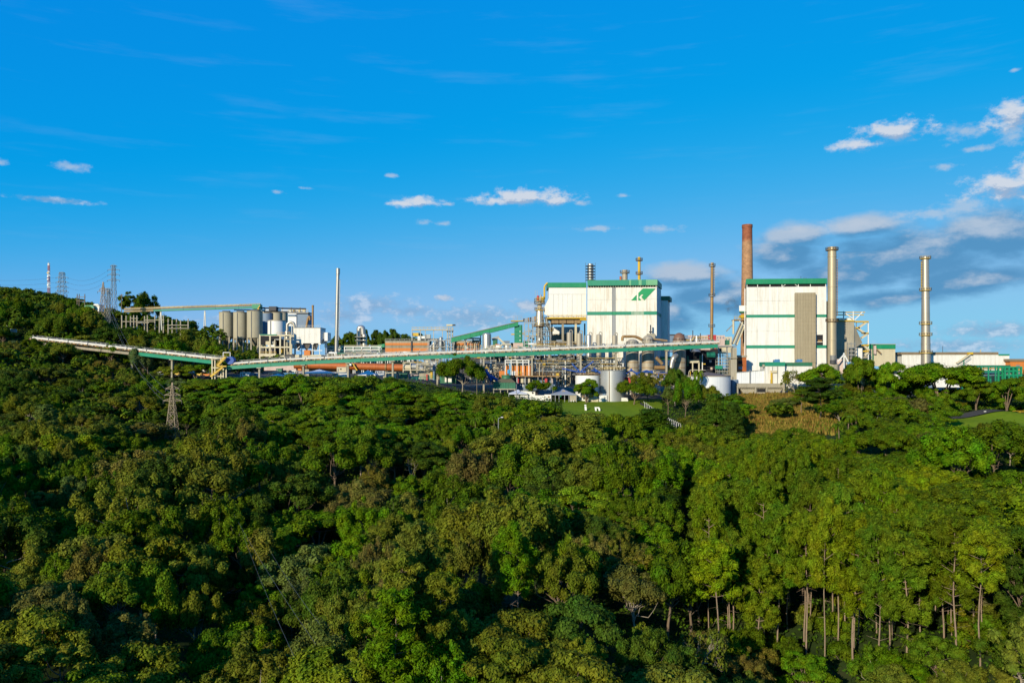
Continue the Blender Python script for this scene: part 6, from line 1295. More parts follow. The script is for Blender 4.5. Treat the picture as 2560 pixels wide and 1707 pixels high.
jungle('yard pipes and tanks above the conveyor in front of the orange hall', 985, 1130, 878, 892, 400, 425, 10, 16, 20, 29, [white_clean, galv, cream, pink, concrete])
jungle('pipework above the conveyor in front of the far pink building', 1690, 1800, 846, 866, 372, 392, 10, 10, 12, 30, [galv, tank_m, cream, dkgreen, rust])
jungle('yard equipment above the conveyor under the grey stack', 820, 985, 880, 896, 402, 425, 12, 20, 22, 31, [white_clean, galv, cream, concrete, bluegrey, dkgreen])
T = T_at('shed', 'dark machine hall behind the pipework', 'building', 1350, 392)
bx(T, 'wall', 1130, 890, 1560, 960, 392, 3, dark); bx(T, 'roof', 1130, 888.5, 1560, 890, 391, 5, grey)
T = T_at('brick_shed', 'orange brick shed with blue pipe behind the cooling tower', 'shed', 1295, 358); Y = 358
bx(T, 'wall', 1264, 914, 1326, 938, Y, 5, orange); bx(T, 'wall', 1248, 927, 1264, 945, Y - 0.3, 4, orange); bx(T, 'roof', 1263, 912.8, 1327, 914, Y - 0.3, 5.6, concrete); bx(T, 'door', 1278.5, 927.5, 1289, 938, Y - 0.08, 0.06, white_clean)
vcyl(T, 'vertical_pipe', 1275, 904, 938, 3.8, Y - 1, blue_l, n=14); vcyl(T, 'pump', 1271, 924, 934, 5, Y - 1.2, blue_l, n=12); bx(T, 'hatch', 1295, 928, 1303, 934, Y - 0.08, 0.06, yellow)
steel_frame(T, 1263, 1322, (899, 905), Y - 2, 3, 4, white_clean, 0.35)
T = T_at('dark_shed', 'dark open-sided shed with red gear left of the tent', 'shed', 1325, 352); bx(T, 'wall', 1291, 945, 1390, 990, 356, 4, bluegrey); bx(T, 'roof', 1288, 938.5, 1400, 941.5, 352, 8, rust); part(T, 'railing', MB().rail([P(1288, 938.5, 352), P(1400, 938.5, 352)], 1.3, 3, 0.12), rust)
for u in (1293, 1313, 1345, 1378): bx(T, 'post', u - 1, 941, u + 1, 985, 352.2, 0.4, grey)
for u, m in ((1296, red), (1305, cream), (1312, galv), (1322, cream), (1365, red), (1380, pink)): bx(T, 'equipment', u - 3, 946, u + 3, 957, 354, 1, m)
# blue pipe manifolds
for k, (u, v, lab, segs) in enumerate(((1450, 928, 'blue pipe manifold left of the silver tank', [((1430, 909), (1446, 926)), ((1484, 903), (1452, 928)), ((1405, 921), (1446, 930)), ((1446, 930), (1462, 930))]), (1495, 926, 'small blue pipe just left of the silver tank top', [((1484, 920), (1500, 932)), ((1478, 925), (1490, 928))]), (1575, 928, 'blue pipe arch right of the silver tank', [((1566, 934), (1578, 925)), ((1578, 925), (1592, 934))]),
        (1612, 930, 'blue pipe manifold below the middle fat tank', [((1594, 932), (1630, 931)), ((1604, 931), (1616, 926)), ((1616, 926), (1628, 930))]), (1660, 934, 'blue pipes below the right fat tank', [((1640, 933), (1682, 932)), ((1646, 934), (1646, 944)), ((1668, 932), (1680, 927))]), (1225, 935, 'blue slanting conveyor chute right of the heart-shaped tree', [((1214, 924), (1228, 950)), ((1222, 938), (1244, 950))]))):
    T = T_at('blue_pipes', lab, 'pipes', u, 354, 'blue pipes along the plant', v=v + 18)
    for (a, b) in segs: part(T, 'pipe', MB().tube([P(a[0], a[1], 356), P(b[0], b[1], 356)], 0.30 if k < 5 else 0.7, 12), blue, smooth=True)
    for i in (0, len(segs) - 1): c = P(*segs[i][1], 356); part(T, 'flange', MB().tube([c + Vector((-0.3, 0, 0)), c + Vector((0.3, 0, 0))], 0.7, 12), blue)
    bx(T, 'support', u - 1, v + 3, u + 1, v + 26, 356.2, 0.5, blue)
# ------------------------------------------------------------------ front row: tanks, cooling tower, tents
T = T_at('storage_tank', 'tall silver tank with yellow top railing at the front of the plant', 'tank', 1531, 350); Y = 350; x, r = Ux(1531, Y), 30 * S(Y)
silver = mat('silver_tank_paint', (0.42, 0.43, 0.43), 0.42, 0.35, dirt=0.15, dirt_col=(0.4, 0.37, 0.32), var=0.05)
vcyl(T, 'shell', 1531, 927, 1006, 60, Y, silver, n=40); vcyl(T, 'roof', 1531, 925.5, 927, 60.6, Y, grey, n=40, wtop=60.6); part(T, 'railing', MB().ring_rail((x, Y), r - 0.1, Vz(925.5, Y), 1.2, 0.14, 22), yellow); part(T, 'seam_pipe', MB().tube([(x - 2.0, Y - r * 0.93 - 0.15, Vz(927, Y)), (x - 2.0, Y - r * 0.93 - 0.15, Vz(1004, Y))], 0.16, 6), brown)
bx(T, 'platform', 1556, 918, 1563, 920, Y - 2, 3, yellow)
T = T_at('storage_tank', 'white tank left of the tall silver tank', 'tank', 1469, 352); vcyl(T, 'shell', 1469, 938.5, 1006, 61, 352, white_clean, n=40); vcyl(T, 'roof', 1469, 936, 938.5, 61, 352, rust, n=40, wtop=50); part(T, 'railing', MB().ring_rail((Ux(1469, 352), 352), 30 * S(352), Vz(938, 352), 1.0, 0.1, 20), rust)
T = T_at('storage_tank', 'broad low white tank with dark conical roof left of the concrete shaft', 'tank', 1768, 354); rw = mat('white_ribbed_tank', (0.74, 0.76, 0.77), 0.5, dirt=0.2, dirt_col=(0.5, 0.5, 0.47), ribs=0.9, var=0.05)
vcyl(T, 'shell', 1768, 941, 990, 113, 354, rw, n=48); part(T, 'roof', MB().lathe((Ux(1768, 354), 354), [(57 * S(354), Vz(941, 354)), (57 * S(354), Vz(938.5, 354)), (0.2, Vz(930, 354))], 48), mat('dark_conical_roof', (0.17, 0.13, 0.12), 0.7)); part(T, 'rim', MB().lathe((Ux(1768, 354), 354), [(57.3 * S(354), Vz(941, 354)), (57.3 * S(354), Vz(939.6, 354))], 48), concrete)
pxpipe(T, [(1722, 985, 343), (1722, 924.5, 343), (1766, 925, 343), (1766, 930, 347)], 1.6, cream, 'pipe'); pxpipe(T, [(1726, 940, 343), (1726, 928, 343)], 2, yellow, 'pipe')
T = T_at('tank_shadow_drum', 'dark drum painted as the shadow of the low white tank beside the shaft', 'tank', 1836, 362); vcyl(T, 'shell', 1836, 949, 988, 18, 362, bluegrey, n=24)  # blue-grey drum stands in for the white tank's shadow on the concrete
T = T_at('cooling_tower', 'green cooling tower with round fan ring in front of the orange shed', 'cooling tower', 1262, 350); Y = 350
for i in range(13): a = 1233.5 + i * 4.25; bx(T, 'cladding_panel', a, 956, a + 4.0, 971, Y + (0.12 if i % 2 else 0), 0.3, dkgreen)
bx(T, 'body', 1234, 955.8, 1288.5, 971, Y + 0.45, 8, dkgreen); bx(T, 'basin', 1232, 971.2, 1289, 974, Y - 0.3, 9.5, concrete); 
for u in (1234, 1251, 1269, 1287): bx(T, 'leg', u - 1, 974, u + 1, 984, Y, 0.5, concrete)
part(T, 'roof_cone', MB().add([P(1232.5, 956, Y - 0.1), P(1289.5, 956, Y - 0.1), P(1289.5, 956, Y + 9), P(1232.5, 956, Y + 9), P(1254, 946, Y + 3), P(1278, 946, Y + 3), P(1278, 946, Y + 6.5), P(1254, 946, Y + 6.5)], [(0, 1, 5, 4), (1, 2, 6, 5), (2, 3, 7, 6), (3, 0, 4, 7), (4, 5, 6, 7)]), mat('brown_fan_deck', (0.14, 0.12, 0.07), 0.8)); part(T, 'fan_ring', MB().lathe((Ux(1266, Y), Y + 4.6), [(2.35, Vz(947, Y)), (2.2, Vz(943, Y)), (2.35, Vz(937.5, Y))], 24), dkgreen, smooth=True)
T = tent('grey marquee tent with orange mark beside the lawn', 1378, 1441, 973, 985, 1003, 343, tarp, None, (0, 0.16, 0.31, 0.53, 0.7, 1))
yy = 343; c = P(1409, 977, yy + 2.6); part(T, 'orange_mark', MB().tube([P(1405.5, 979.6, yy + 3.2), P(1409, 976.6, yy + 4.2), P(1412.5, 979.6, yy + 3.2)], 0.28, 8), yellow)
bx(T, 'side_curtain', 1424, 988, 1440, 1003, yy + 0.3, 0.1, concrete); bx(T, 'green_sign', 1398.5, 986.5, 1403, 992, yy + 0.5, 0.1, green); bx(T, 'back_curtain', 1380, 987, 1440, 1004, yy + 9, 0.1, dark)
for u in (1428, 1434): bx(T, 'chair', u - 1, 1000.5, u + 1, 1004, yy - 0.3, 0.4, white_clean)
T = tent('pale sloped canopy in front of the cooling tower', 1272, 1318, 974, 983, 990, 344, mat('pale_blue_tent_fabric', (0.55, 0.58, 0.66), 0.7, var=0.05), 7)
T = T_at('boundary_wall', 'white low building and wall left of the grey tent', 'wall', 1335, 346, v=1000); bx(T, 'wall', 1300, 977, 1338, 988, 346, 4, white_clean); bx(T, 'roof', 1299, 976, 1339, 977, 345.7, 4.6, galv); bx(T, 'wall', 1286, 988, 1362, 1002, 345, 0.5, white_clean); bx(T, 'wall', 1361, 986, 1378, 1006, 344.6, 1.2, white_clean); bx(T, 'window', 1330, 981, 1334, 984, 345.9, 0.1, black); bx(T, 'opening', 1370, 990, 1374, 994, 344.5, 0.1, brown); bx(T, 'green_lamp', 1327.5, 974, 1331, 976, 345.6, 0.6, green)
T = T_at('billboard', 'dark framed screen panel in front of the white tank', 'billboard', 1465, 345, v=1003); bx(T, 'panel', 1452, 978, 1484, 994, 345, 0.3, dark)
for k, (u0, u1, v0, v1, m) in enumerate(((1463, 1470, 982, 993, bluegrey), (1473, 1482, 986, 993, yellow), (1455, 1459, 988, 994, brown), (1475, 1478, 980, 986, dkgreen))): bx(T, 'picture', u0, v0, u1, v1, 344.93, 0.05, m)
for i in range(9): bx(T, 'slat', 1453 + i * 3.7, 977.5, 1453.5 + i * 3.7, 995, 344.75, 0.1, galv)
bx(T, 'base', 1463, 995, 1496, 1005, 344.6, 1.2, cream); bx(T, 'base_slot', 1467, 1001.5, 1479, 1003, 344.5, 0.05, black)
T = T_at('pump_house', 'small white pump house at the foot of the silver tank', 'hut', 1510, 346, v=1006); bx(T, 'wall', 1498, 988, 1517, 1006, 345, 3, white_clean); bx(T, 'cabinet', 1507, 983.5, 1514, 987.8, 345.5, 1.2, bluegrey); bx(T, 'door', 1509, 992, 1514, 1006, 344.93, 0.05, galv)
T = T_at('hut', 'low white hut right of the silver tank behind palms', 'hut', 1553, 346, v=1006); bx(T, 'wall', 1540, 994, 1570, 1006, 346, 3, white_clean); bx(T, 'window', 1546, 997, 1552, 1001, 345.93, 0.05, black)
T = T_at('container', 'red container right of the silver tank', 'container', 1574, 352); bx(T, 'body', 1562, 944, 1586, 960, 352, 3, red); bx(T, 'roof', 1561.5, 943.2, 1586.5, 944, 351.8, 3.4, red); bx(T, 'door', 1577, 946, 1584, 960, 351.94, 0.05, pink)
T = T_at('shed', 'teal-roofed shelter with two white doors left of the heart-shaped tree', 'shed', 1116, 362, v=960); Y = 362
bx(T, 'roof', 1099, 929, 1142, 935, Y - 1, 7, teal); bx(T, 'wall', 1100, 935, 1140, 958, Y + 4, 0.5, dkgreen)
for u in (1101, 1117, 1131): bx(T, 'post', u - 0.7, 935, u + 0.7, 958, Y - 0.8, 0.4, teal)
for u0, u1 in ((1112, 1118), (1120, 1131)): bx(T, 'door', u0, 941, u1, 955, Y + 3.9, 0.08, white_clean)
T = T_at('boundary_wall', 'pale wall with red and yellow pumps under the conveyor', 'wall', 1075, 366, v=950); bx(T, 'wall', 1048, 930, 1098, 948, 368, 0.6, concrete); bx(T, 'pump', 1065, 936, 1069, 950, 367, 0.8, red); bx(T, 'cabinet', 1076, 926, 1081, 944, 367.2, 0.7, yellow); vcyl(T, 'pipe', 1085, 912, 950, 5, 367, bluegrey)
part(T, 'railing', MB().rail([P(1030, 953, 352), P(1085, 949, 356)], 1.6, 2, 0.2), teal)
# white letters standing on the lawn
def letters(name, label, poly, u, v, Y, h):
    """poly in units of letter height; stands tilted against the bank"""
    T = T_at(name, label, 'letter', u, Y); z = zgf(Ux(u, Y), Y) + 0.5; x = Ux(u, Y); T.location.z = z
    for pg in poly: part(T, 'stroke', MB().prism([(x + a * h, z + b * h) for a, b in pg], Y, Y + 0.45), letter_m)
letter_m = mat('white_letter_paint', (0.82, 0.81, 0.77), 0.5, var=0.04)
Yi = hit(1464, 1029); letters('letter_i', 'white letter i standing on the lawn', [[(-0.17, 0), (0.17, 0), (0.12, 0.68), (-0.22, 0.68)], [(-0.23, 0.78), (0.1, 0.78), (0.08, 1.0), (-0.25, 1.0)]], 1464.5, 1028, Yi, 2.3)
Yn = hit(1494, 1030); letters('letter_n', 'white letter n standing on the lawn', [[(-0.42, 0), (-0.14, 0), (-0.2, 0.45), (0.02, 0.47), (0.13, 0.35), (0.2, 0), (0.48, 0), (0.42, 0.45), (0.25, 0.66), (-0.52, 0.66)]], 1494, 1029, Yn, 2.3)
Yk = 322.0; letters('letter_x', 'white letter mostly hidden by trees left of the lawn', [[(-0.4, 0), (-0.15, 0), (0.4, 1.0), (0.15, 1.0)], [(0.15, 0), (0.4, 0), (-0.15, 1.0), (-0.4, 1.0)]], 1338, 1016, Yk, 2.6)
# fence along the access road, lamps, posts
for i in range(17):
    t = i / 16; u = 1612 + (1702 - 1612) * t; Y = float(np.interp(u, (1600, 1790), (336.0, 266.0))); x = Ux(u, Y); z = zgf(x, Y)
    single('fence_post', f'white leaning fence post along the access road, {["first", "second", "third", "fourth", "fifth", "sixth", "seventh", "eighth", "ninth", "tenth", "eleventh", "twelfth", "thirteenth", "fourteenth", "fifteenth", "sixteenth", "seventeenth"][i]} from left', 'fence post', MB().tube([(x, Y, z - 0.3), (x, Y, z + 2.3), (x - 0.5, Y, z + 2.9)], 0.085, 6), white_clean, 'fence posts along the access road')
for i, u in enumerate((300, 319, 341, 360, 370, 391)):
    Y = hit(u, 1002, 250, 420); x = Ux(u, Y); z = zgf(x, Y); c = MB().tube([(x, Y, z - 0.3), (x, Y, z + 5.0)], 0.14, 6); c.lathe((x, Y), [(0.15, z + 4.9), (0.6, z + 5.6)], 8)
    single('fence_post', f'white post with flared top in the dark valley, {["first", "second", "third", "fourth", "fifth", "sixth"][i]} from left', 'post', c, white_clean, 'white posts in the valley')
def lamp(label, u, v0, v1, Y, arm):
    T = T_at('street_lamp', label, 'lamp', u, Y); x, z0, z1 = Ux(u, Y), Vz(v1, Y), Vz(v0, Y); T.location.z = z0; part(T, 'post', MB().tube([(x, Y, z0 - 0.5), (x, Y, z1)], 0.12, 6), galv); part(T, 'arm', MB().tube([(x, Y, z1), (x + arm, Y, z1 + 0.4)], 0.09, 6), galv); part(T, 'lamp_head', MB().box(min(x + arm, x) if arm < 0 else x + arm - 0.2, Y - 0.2, z1 + 0.3, (x + arm + 0.2 if arm < 0 else x + arm + 0.5), Y + 0.2, z1 + 0.55), white_clean)
lamp('street lamp among the trees below the cooling tower', 1246, 1046, 1080, 255, 1.0); lamp('left lamp post on the service road at the right', 2460, 1031, 1050, 290, 0.2); lamp('right lamp post on the service road at the right', 2513, 1036, 1056, 290, 0.2)
for k, (u, v0, v1, Y, lab) in enumerate(((622, 938, 972, 338, 'thin pole in the trees right of the transfer tower'), (891, 936, 966, 338, 'thin pole in the trees below the orange kiln'), (1192, 935, 985, 342, 'wooden pole between the heart-shaped tree and the cooling tower'), (1356, 918, 962, 349, 'rusty pole behind the round bright tree'), (1382, 950, 985, 346, 'dark pole behind the grey tent'), (1291, 960, 990, 343, 'dark pole at the pale canopy'))): single('pole', lab, 'pole', MB().tube([P(u, v1 + 12, Y), P(u, v0, Y)], 0.14, 6), [concrete, wood, wood, rust, grey, grey][k])
T = T_at('guard_rail', 'yellow guard rail by the service road at the right edge', 'guard rail', 2550, 291); z = zgf(Ux(2550, 291), 291); part(T, 'rail', MB().rail([(Ux(2532, 291), 291, z + 0.3), (Ux(2640, 291), 291, z + 0.3)], 1.1, 2.5, 0.14), yellow)
T = T_at('car', 'yellow vehicle half hidden by trees below the wooden pole', 'vehicle', 1180, 338, v=990); bx(T, 'body', 1172, 986, 1190, 991, 338, 2, yellow); bx(T, 'cab', 1174, 984, 1182, 986, 338.3, 1.5, white_clean)
# ------------------------------------------------------------------ plant, right
stack('tall tapering brick chimney behind the right white boiler house', 1868, 562, 900, 24.5, 35, 420, brick_m, (), (), name='brick_chimney', cap=1.6)
T = T_at('handling_tower', 'steel transfer structure with steep dark belts left of the right boiler house', 'tower', 1835, 383); Y = 383
for a, b, m in (((1855, 805), (1831, 860), dark), ((1860, 812), (1840, 862), dark)): part(T, 'belt', MB().bar(P(a[0], a[1], Y), P(b[0], b[1], Y), 2.0, 1.0), m); part(T, 'belt_frame', MB().bar(P(a[0] + 2, a[1], Y - 1.2), P(b[0] + 2, b[1], Y - 1.2), 0.3, 0.6), cream); part(T, 'belt_frame', MB().bar(P(a[0] - 3, a[1], Y - 1.2), P(b[0] - 3, b[1], Y - 1.2), 0.3, 0.4), galv)
bx(T, 'deck', 1836, 798, 1866, 801, Y - 1, 5, rust); bx(T, 'deck', 1793, 864, 1842, 867, Y - 1, 5, galv); part(T, 'railing', MB().rail([P(1836, 798, Y - 1), P(1866, 798, Y - 1)], 1.3, 1.5, 0.13), yellow); bx(T, 'yellow_drive', 1852, 787, 1864, 795, Y, 3, yellow); vcyl(T, 'duct', 1833.5, 800, 835, 5, Y, cream); part(T, 'brace', MB().bar(P(1848, 802, Y - 1), P(1862, 816, Y - 1), 0.35), white_clean); part(T, 'brace', MB().bar(P(1816, 828, Y), P(1832, 812, Y), 0.5), galv)
bx(T, 'rear_frame', 1858, 800, 1861, 866, Y + 4, 0.8, rust); bx(T, 'cabin', 1796, 867, 1815, 884, Y - 0.5, 4, cream); bx(T, 'window', 1799, 870, 1804, 878, Y - 0.6, 0.08, black); bx(T, 'green_unit', 1816, 850, 1824, 862, Y, 3, dkgreen)
for u in (1800, 1818, 1832): bx(T, 'column', u - 1.2, 867, u + 1.2, 960, Y, 0.6, galv)
T = T_at('lift_shaft', 'tall concrete shaft beside the scaffold', 'tower', 1834, 363); bx(T, 'shaft', 1827, 898, 1842, 990, 363, 4, concrete); bx(T, 'upper_shaft', 1832, 869, 1842, 898.5, 363.2, 3.5, concrete); bx(T, 'ledge', 1824, 893, 1843, 896, 362.6, 4.5, concrete_d); bx(T, 'slot', 1831.5, 942, 1833, 949, 362.95, 0.1, black)
T = T_at('scaffold', 'grey access scaffold between the dark hall and the concrete shaft', 'scaffold', 1810, 366); Y = 366
xs_ = [Ux(u, Y) for u in (1793, 1799, 1806, 1812, 1819, 1825)]
for x in xs_:
    for y in (Y, Y + 3): part(T, 'pole', MB().bar((x, y, Vz(942, Y)), (x, y, Vz(884, Y)), 0.16), galv)
for v in range(888, 942, 8):
    for y in (Y, Y + 3): part(T, 'ledger', MB().bar((xs_[0], y, Vz(v, Y)), (xs_[-1], y, Vz(v, Y)), 0.14), cream)
    part(T, 'board', MB().box(xs_[0], Y, Vz(v + 1, Y), xs_[-1], Y + 2.9, Vz(v + 0.4, Y)), concrete)
part(T, 'diagonal', MB().bar((xs_[0], Y - 0.1, Vz(940, Y)), (xs_[3], Y - 0.1, Vz(890, Y)), 0.13), galv); part(T, 'diagonal', MB().bar((xs_[2], Y - 0.1, Vz(940, Y)), (xs_[-1], Y - 0.1, Vz(890, Y)), 0.13), galv)
T = T_at('machine_hall', 'dark open hall with pale green sheets under the conveyor end', 'building', 1755, 374); Y = 374
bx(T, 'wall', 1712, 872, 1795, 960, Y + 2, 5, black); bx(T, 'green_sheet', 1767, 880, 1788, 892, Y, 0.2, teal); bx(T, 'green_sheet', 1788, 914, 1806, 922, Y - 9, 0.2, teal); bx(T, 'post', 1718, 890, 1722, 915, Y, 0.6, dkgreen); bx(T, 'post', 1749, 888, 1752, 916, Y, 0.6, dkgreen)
bx(T, 'hopper', 1726, 900, 1748, 907, Y - 5, 4, cream); bx(T, 'leg', 1730.5, 907, 1733, 930, Y - 5, 0.5, cream); bx(T, 'leg', 1746, 905, 1749, 930, Y - 5, 0.5, cream); bx(T, 'post', 1755, 885, 1757, 925, Y - 3, 0.4, white_clean); bx(T, 'lamp', 1758, 908.5, 1764, 911, Y - 3, 0.5, yellow)
pxpipe(T, [(1752, 873, Y - 2), (1775, 873, Y - 2)], 6, pink); vcyl(T, 'hood', 1740, 872, 879, 22, Y - 5, galv, wtop=12)
for k, (u, v) in enumerate(((1776, 900), (1779, 918))): vcyl(T, 'lantern', u, v, v + 6, 6, Y - 1, pink, n=10)
# right boiler house
PH2 = R(4); PS2 = R(15.5); rb_Y = 380.0; rb_x = Ux(1866, rb_Y); _a2 = (2066 - 1280) / F; rb_L = (_a2 * rb_Y - rb_x) / (math.cos(PH2) + _a2 * math.sin(PH2)); rb_D = 24.0
RM = Matrix.Translation((rb_x, rb_Y, 0)) @ Matrix(((math.cos(PH2), math.sin(PS2), 0, 0), (-math.sin(PH2), math.cos(PS2), 0, 0), (0, 0, 1, 0), (0, 0, 0, 1))); rb_z0 = CZ - 12.6
T = thing('boiler_house', 'tall white boiler house with tan stair shaft and green bands', 'building', (rb_x, rb_Y, rb_z0)); Ym = rb_Y - rb_L * math.sin(PH2) / 2
def zr(v): return Vz(v, Ym)
def xr_(u): a = (u - 1280) / F; return (a * rb_Y - rb_x) / (math.cos(PH2) + a * math.sin(PH2))
def rp(name, x0, y0, z0, x1, y1, z1, m, parent=None, label=None): return part(T, name, MB(RM).box(x0, y0, z0, x1, y1, z1), m, parent, label=label)
wl = mat('white_cladding_right', (0.80, 0.785, 0.73), 0.6, dirt=0.38, dirt_col=(0.50, 0.40, 0.24), streak=12, ribs=0.5, var=0.08)
us_ = [1866, 1893, 1920, 1947, 1986.5]; us2 = [2038, 2042, 2057.5, 2066]
for a, b in zip(us_[:-1], us_[1:]):
    for v0, v1 in ((717, 752), (752, 786.5), (793.5, 828), (828, 863), (870.5, 990)): rp('wall_panel', xr_(a) + 0.03, 0, zr(v1) + 0.03, xr_(b) - 0.03, 0.3, zr(v0) - 0.03, wl)
rp('wall_panel', xr_(1986.5), 0, zr(733), xr_(2038), 0.3, zr(717), wl); rp('wall_panel', xr_(2038) + 0.03, 0, zr(786.5), xr_(2066), 0.3, zr(717), wl); rp('wall_panel', xr_(2038) + 0.03, 0, zr(837), xr_(2066), 0.3, zr(793.5), wl)
rp('wall_panel', xr_(2057.5), 0, zr(863), xr_(2066), 0.3, zr(837), wl); rp('wall_panel', xr_(2038) + 0.03, 0, zr(863), xr_(2042), 0.3, zr(837), wl); rp('wall_panel', xr_(2038) + 0.03, 0, zr(990), xr_(2066), 0.3, zr(870.5), wl)
op = rp('opening', xr_(2042), 0.35, zr(863), xr_(2057.5), 0.5, zr(837), black); rp('machine', xr_(2045), 0.05, zr(856), xr_(2055), 0.34, zr(850), rust, op); rp('opening_rail', xr_(2042), 0.02, zr(855.5), xr_(2057.5), 0.12, zr(854.5), white_clean, op)
for a, b in ((1866, 1986.5), (2038, 2066)):
    rp('green_band', xr_(a), -0.08, zr(793.5), xr_(b), 0.3, zr(786.5), dkgreen if a == 0 else teal); rp('green_band', xr_(a), -0.08, zr(870.5), xr_(b), 0.3, zr(863), teal)
rp('core', 0.2, 0.6, rb_z0, rb_L - 0.2, rb_D, zr(711), concrete_d); rp('roof_gap', 0.3, 0.45, zr(717), rb_L - 0.3, 0.58, zr(710), black)
for u in (1867.5, 1894, 1925, 1955, 1996, 2026, 2064): rp('roof_post', xr_(u) - 0.15, 0.05, zr(717), xr_(u) + 0.15, 0.35, zr(710), white_clean)
for a, b in (((1956, 716.5), (1964, 711)), ((1987, 711), (1996, 716.5))): part(T, 'brace', MB(RM).bar((xr_(a[0]), 0.2, zr(a[1])), (xr_(b[0]), 0.2, zr(b[1])), 0.2), white_clean)
rp('roof_band', -0.2, -0.6, zr(710), rb_L + 0.3, rb_D + 0.5, zr(697), teal); 
for k in range(9): a = k * (rb_L - 0.4) / 9; rp('roof_sheet', a, -0.68, zr(709.7), a + (rb_L - 0.4) / 9 - 0.08, -0.62, zr(697.4), green)
for k in range(19): v0 = 733 + k * 9.1; rp('stair_panel', xr_(1986.5), -2.6, zr(v0 + 9.0), xr_(2038), -2.3, zr(v0), tan)
rp('stair_shaft', xr_(1986.5) + 0.05, -2.28, rb_z0, xr_(2038) - 0.03, -0.02, zr(733.5), tan)
for v in (766, 784, 830, 862, 880, 905): rp('shaft_hatch', xr_(2038), -1.6, zr(v + 2.5), xr_(2038) + 0.35, -0.8, zr(v), dark)
rp('side_pipe', -0.9, 0.5, rb_z0, -0.5, 0.9, zr(720), white_clean); rp('side_box', xr_(1848), 1.0, zr(777), -0.1, 6, zr(763), white_clean); rp('side_box_band', xr_(1849), 1.2, zr(781), -0.1, 6, zr(777.2), dkgreen)
rp('side_wall', -0.02, 0.5, rb_z0, 0.15, rb_D, zr(717), concrete)
for u in (2004, 2012, 2017): rp('antenna', xr_(u) - 0.08, 4, zr(697), xr_(u) + 0.08, 4.2, zr(688 if u == 2004 else 692), dark)
rp('recess_shade_block', xr_(2066) + 0.02, 3.0, rb_z0, xr_(2066) + 2.2, 12, zr(752), dark)  # solid dark block painted in as the shade of a recess
stack('tall beige stack with wide cap in front of the right boiler house', 2080, 618, 912, 20.5, 22, 367, mat('beige_stack_steel', (0.46, 0.39, 0.26), 0.45, 0.3, dirt=0.5, dirt_col=(0.33, 0.22, 0.10), streak=22, var=0.1), (625, 803), (642, 717, 850), rust, (1, 650, 790), 1.5)
T = T_at('fan_housing', 'grey fan housings and drums at the foot of the beige stack', 'fan housing', 2085, 357); vcyl(T, 'drum', 2078, 910, 960, 36, 357, concrete, n=28); part(T, 'fan_casing', MB().tube([P(2098, 916, 357), P(2098, 916, 360)], 3.4, 20), pink); vcyl(T, 'cyclone', 2082, 888, 906, 11, 355, grey, wtop=14); vcyl(T, 'cyclone', 2082, 900, 910, 14, 354.5, dark)
for a, b in (((2110, 886), (2094, 904)), ((2110, 886), (2120, 904))): part(T, 'strut', MB().bar(P(*a, 353), P(*b, 353), 0.5), white_clean)
bx(T, 'post', 2109, 882, 2111.5, 930, 353, 0.5, white_clean)
# concrete precipitator to the right
T = T_at('precipitator', 'concrete precipitator with sloped side and yellow stairs', 'building', 2115, 386); Y = 386
for i in range(4): bx(T, 'wall_panel', 2090 + i * 11.4, 803, 2090 + (i + 1) * 11.4 - 0.2, 874, Y, 0.4, concrete)
bx(T, 'core', 2090.5, 803.5, 2135, 900, Y + 0.5, 16, concrete); bx(T, 'lower_wall', 2091, 874.3, 2136, 905, Y + 0.1, 0.35, concrete_d)
part(T, 'sloped_side', MB().add([P(2135.5, 812, Y + 1), P(2135.5, 872, Y + 1), P(2156, 857, Y + 4), P(2138, 822, Y + 4), P(2135.5, 812, Y + 15), P(2135.5, 872, Y + 15), P(2156, 857, Y + 12), P(2138, 822, Y + 12)], [(0, 3, 2, 1), (4, 5, 6, 7), (0, 4, 7, 3), (1, 2, 6, 5), (3, 7, 6, 2)]), concrete)
bx(T, 'corner_box', 2141, 870, 2156, 902, Y + 1, 4, white); bx(T, 'edge_beam', 2090, 800.5, 2136, 803, Y - 0.5, 17, yellow)
for u0, u1 in ((2094, 2108), (2119, 2133)): bx(T, 'roof_unit', u0, 795, u1, 800.4, Y + 2, 4, white_clean)
for v, u1 in ((779.5, 2163), (786, 2160)): bx(T, 'crane_beam', 2092, v, u1, v + 2.2, Y + 1, 0.6, yellow)
for a, b in (((2109, 778), (2109, 801)), ((2133, 778), (2133, 801)), ((2110, 781), (2132, 797)), ((2156, 780), (2136, 800))): part(T, 'crane_post', MB().bar(P(a[0], a[1], Y + 0.8), P(b[0], b[1], Y + 0.8), 0.4), white_clean)
T = T_at('stair_tower', 'open yellow and white zigzag stair tower on the concrete precipitator', 'stair', 2160, 388); Y = 388
bx(T, 'post', 2170, 802, 2172, 905, Y, 0.4, white_clean); bx(T, 'post', 2140.5, 805, 2142, 825, Y, 0.3, galv)
for (u0, u1, v) in ((2137, 2172, 802), (2140, 2150, 817.5), (2158, 2172, 831), (2158, 2172, 861), (2158, 2172, 876)): bx(T, 'landing', u0, v, u1, v + 3.6, Y - 0.6, 2, yellow)
for a, b in (((2165, 806), (2145, 820)), ((2144, 821), (2164, 835)), ((2166, 836), (2153, 845)), ((2160, 864), (2170, 875)), ((2170, 880), (2161, 888))): part(T, 'flight', MB().bar(P(*a, Y), P(*b, Y), 1.2, 0.9), cream)
T = T_at('scaffold', 'small grey scaffold in front of the concrete precipitator', 'scaffold', 2128, 380); Y = 380
for u in (2118.5, 2128, 2138): bx(T, 'pole', u - 0.7, 855, u + 0.7, 910, Y, 0.25, grey)
for v in (858, 868, 877, 886): bx(T, 'ledger', 2118, v, 2139, v + 1.8, Y - 0.1, 0.5, galv)
T = T_at('shed', 'shed with bright green wall band behind the stair tower', 'shed', 2205, 396); Y = 396
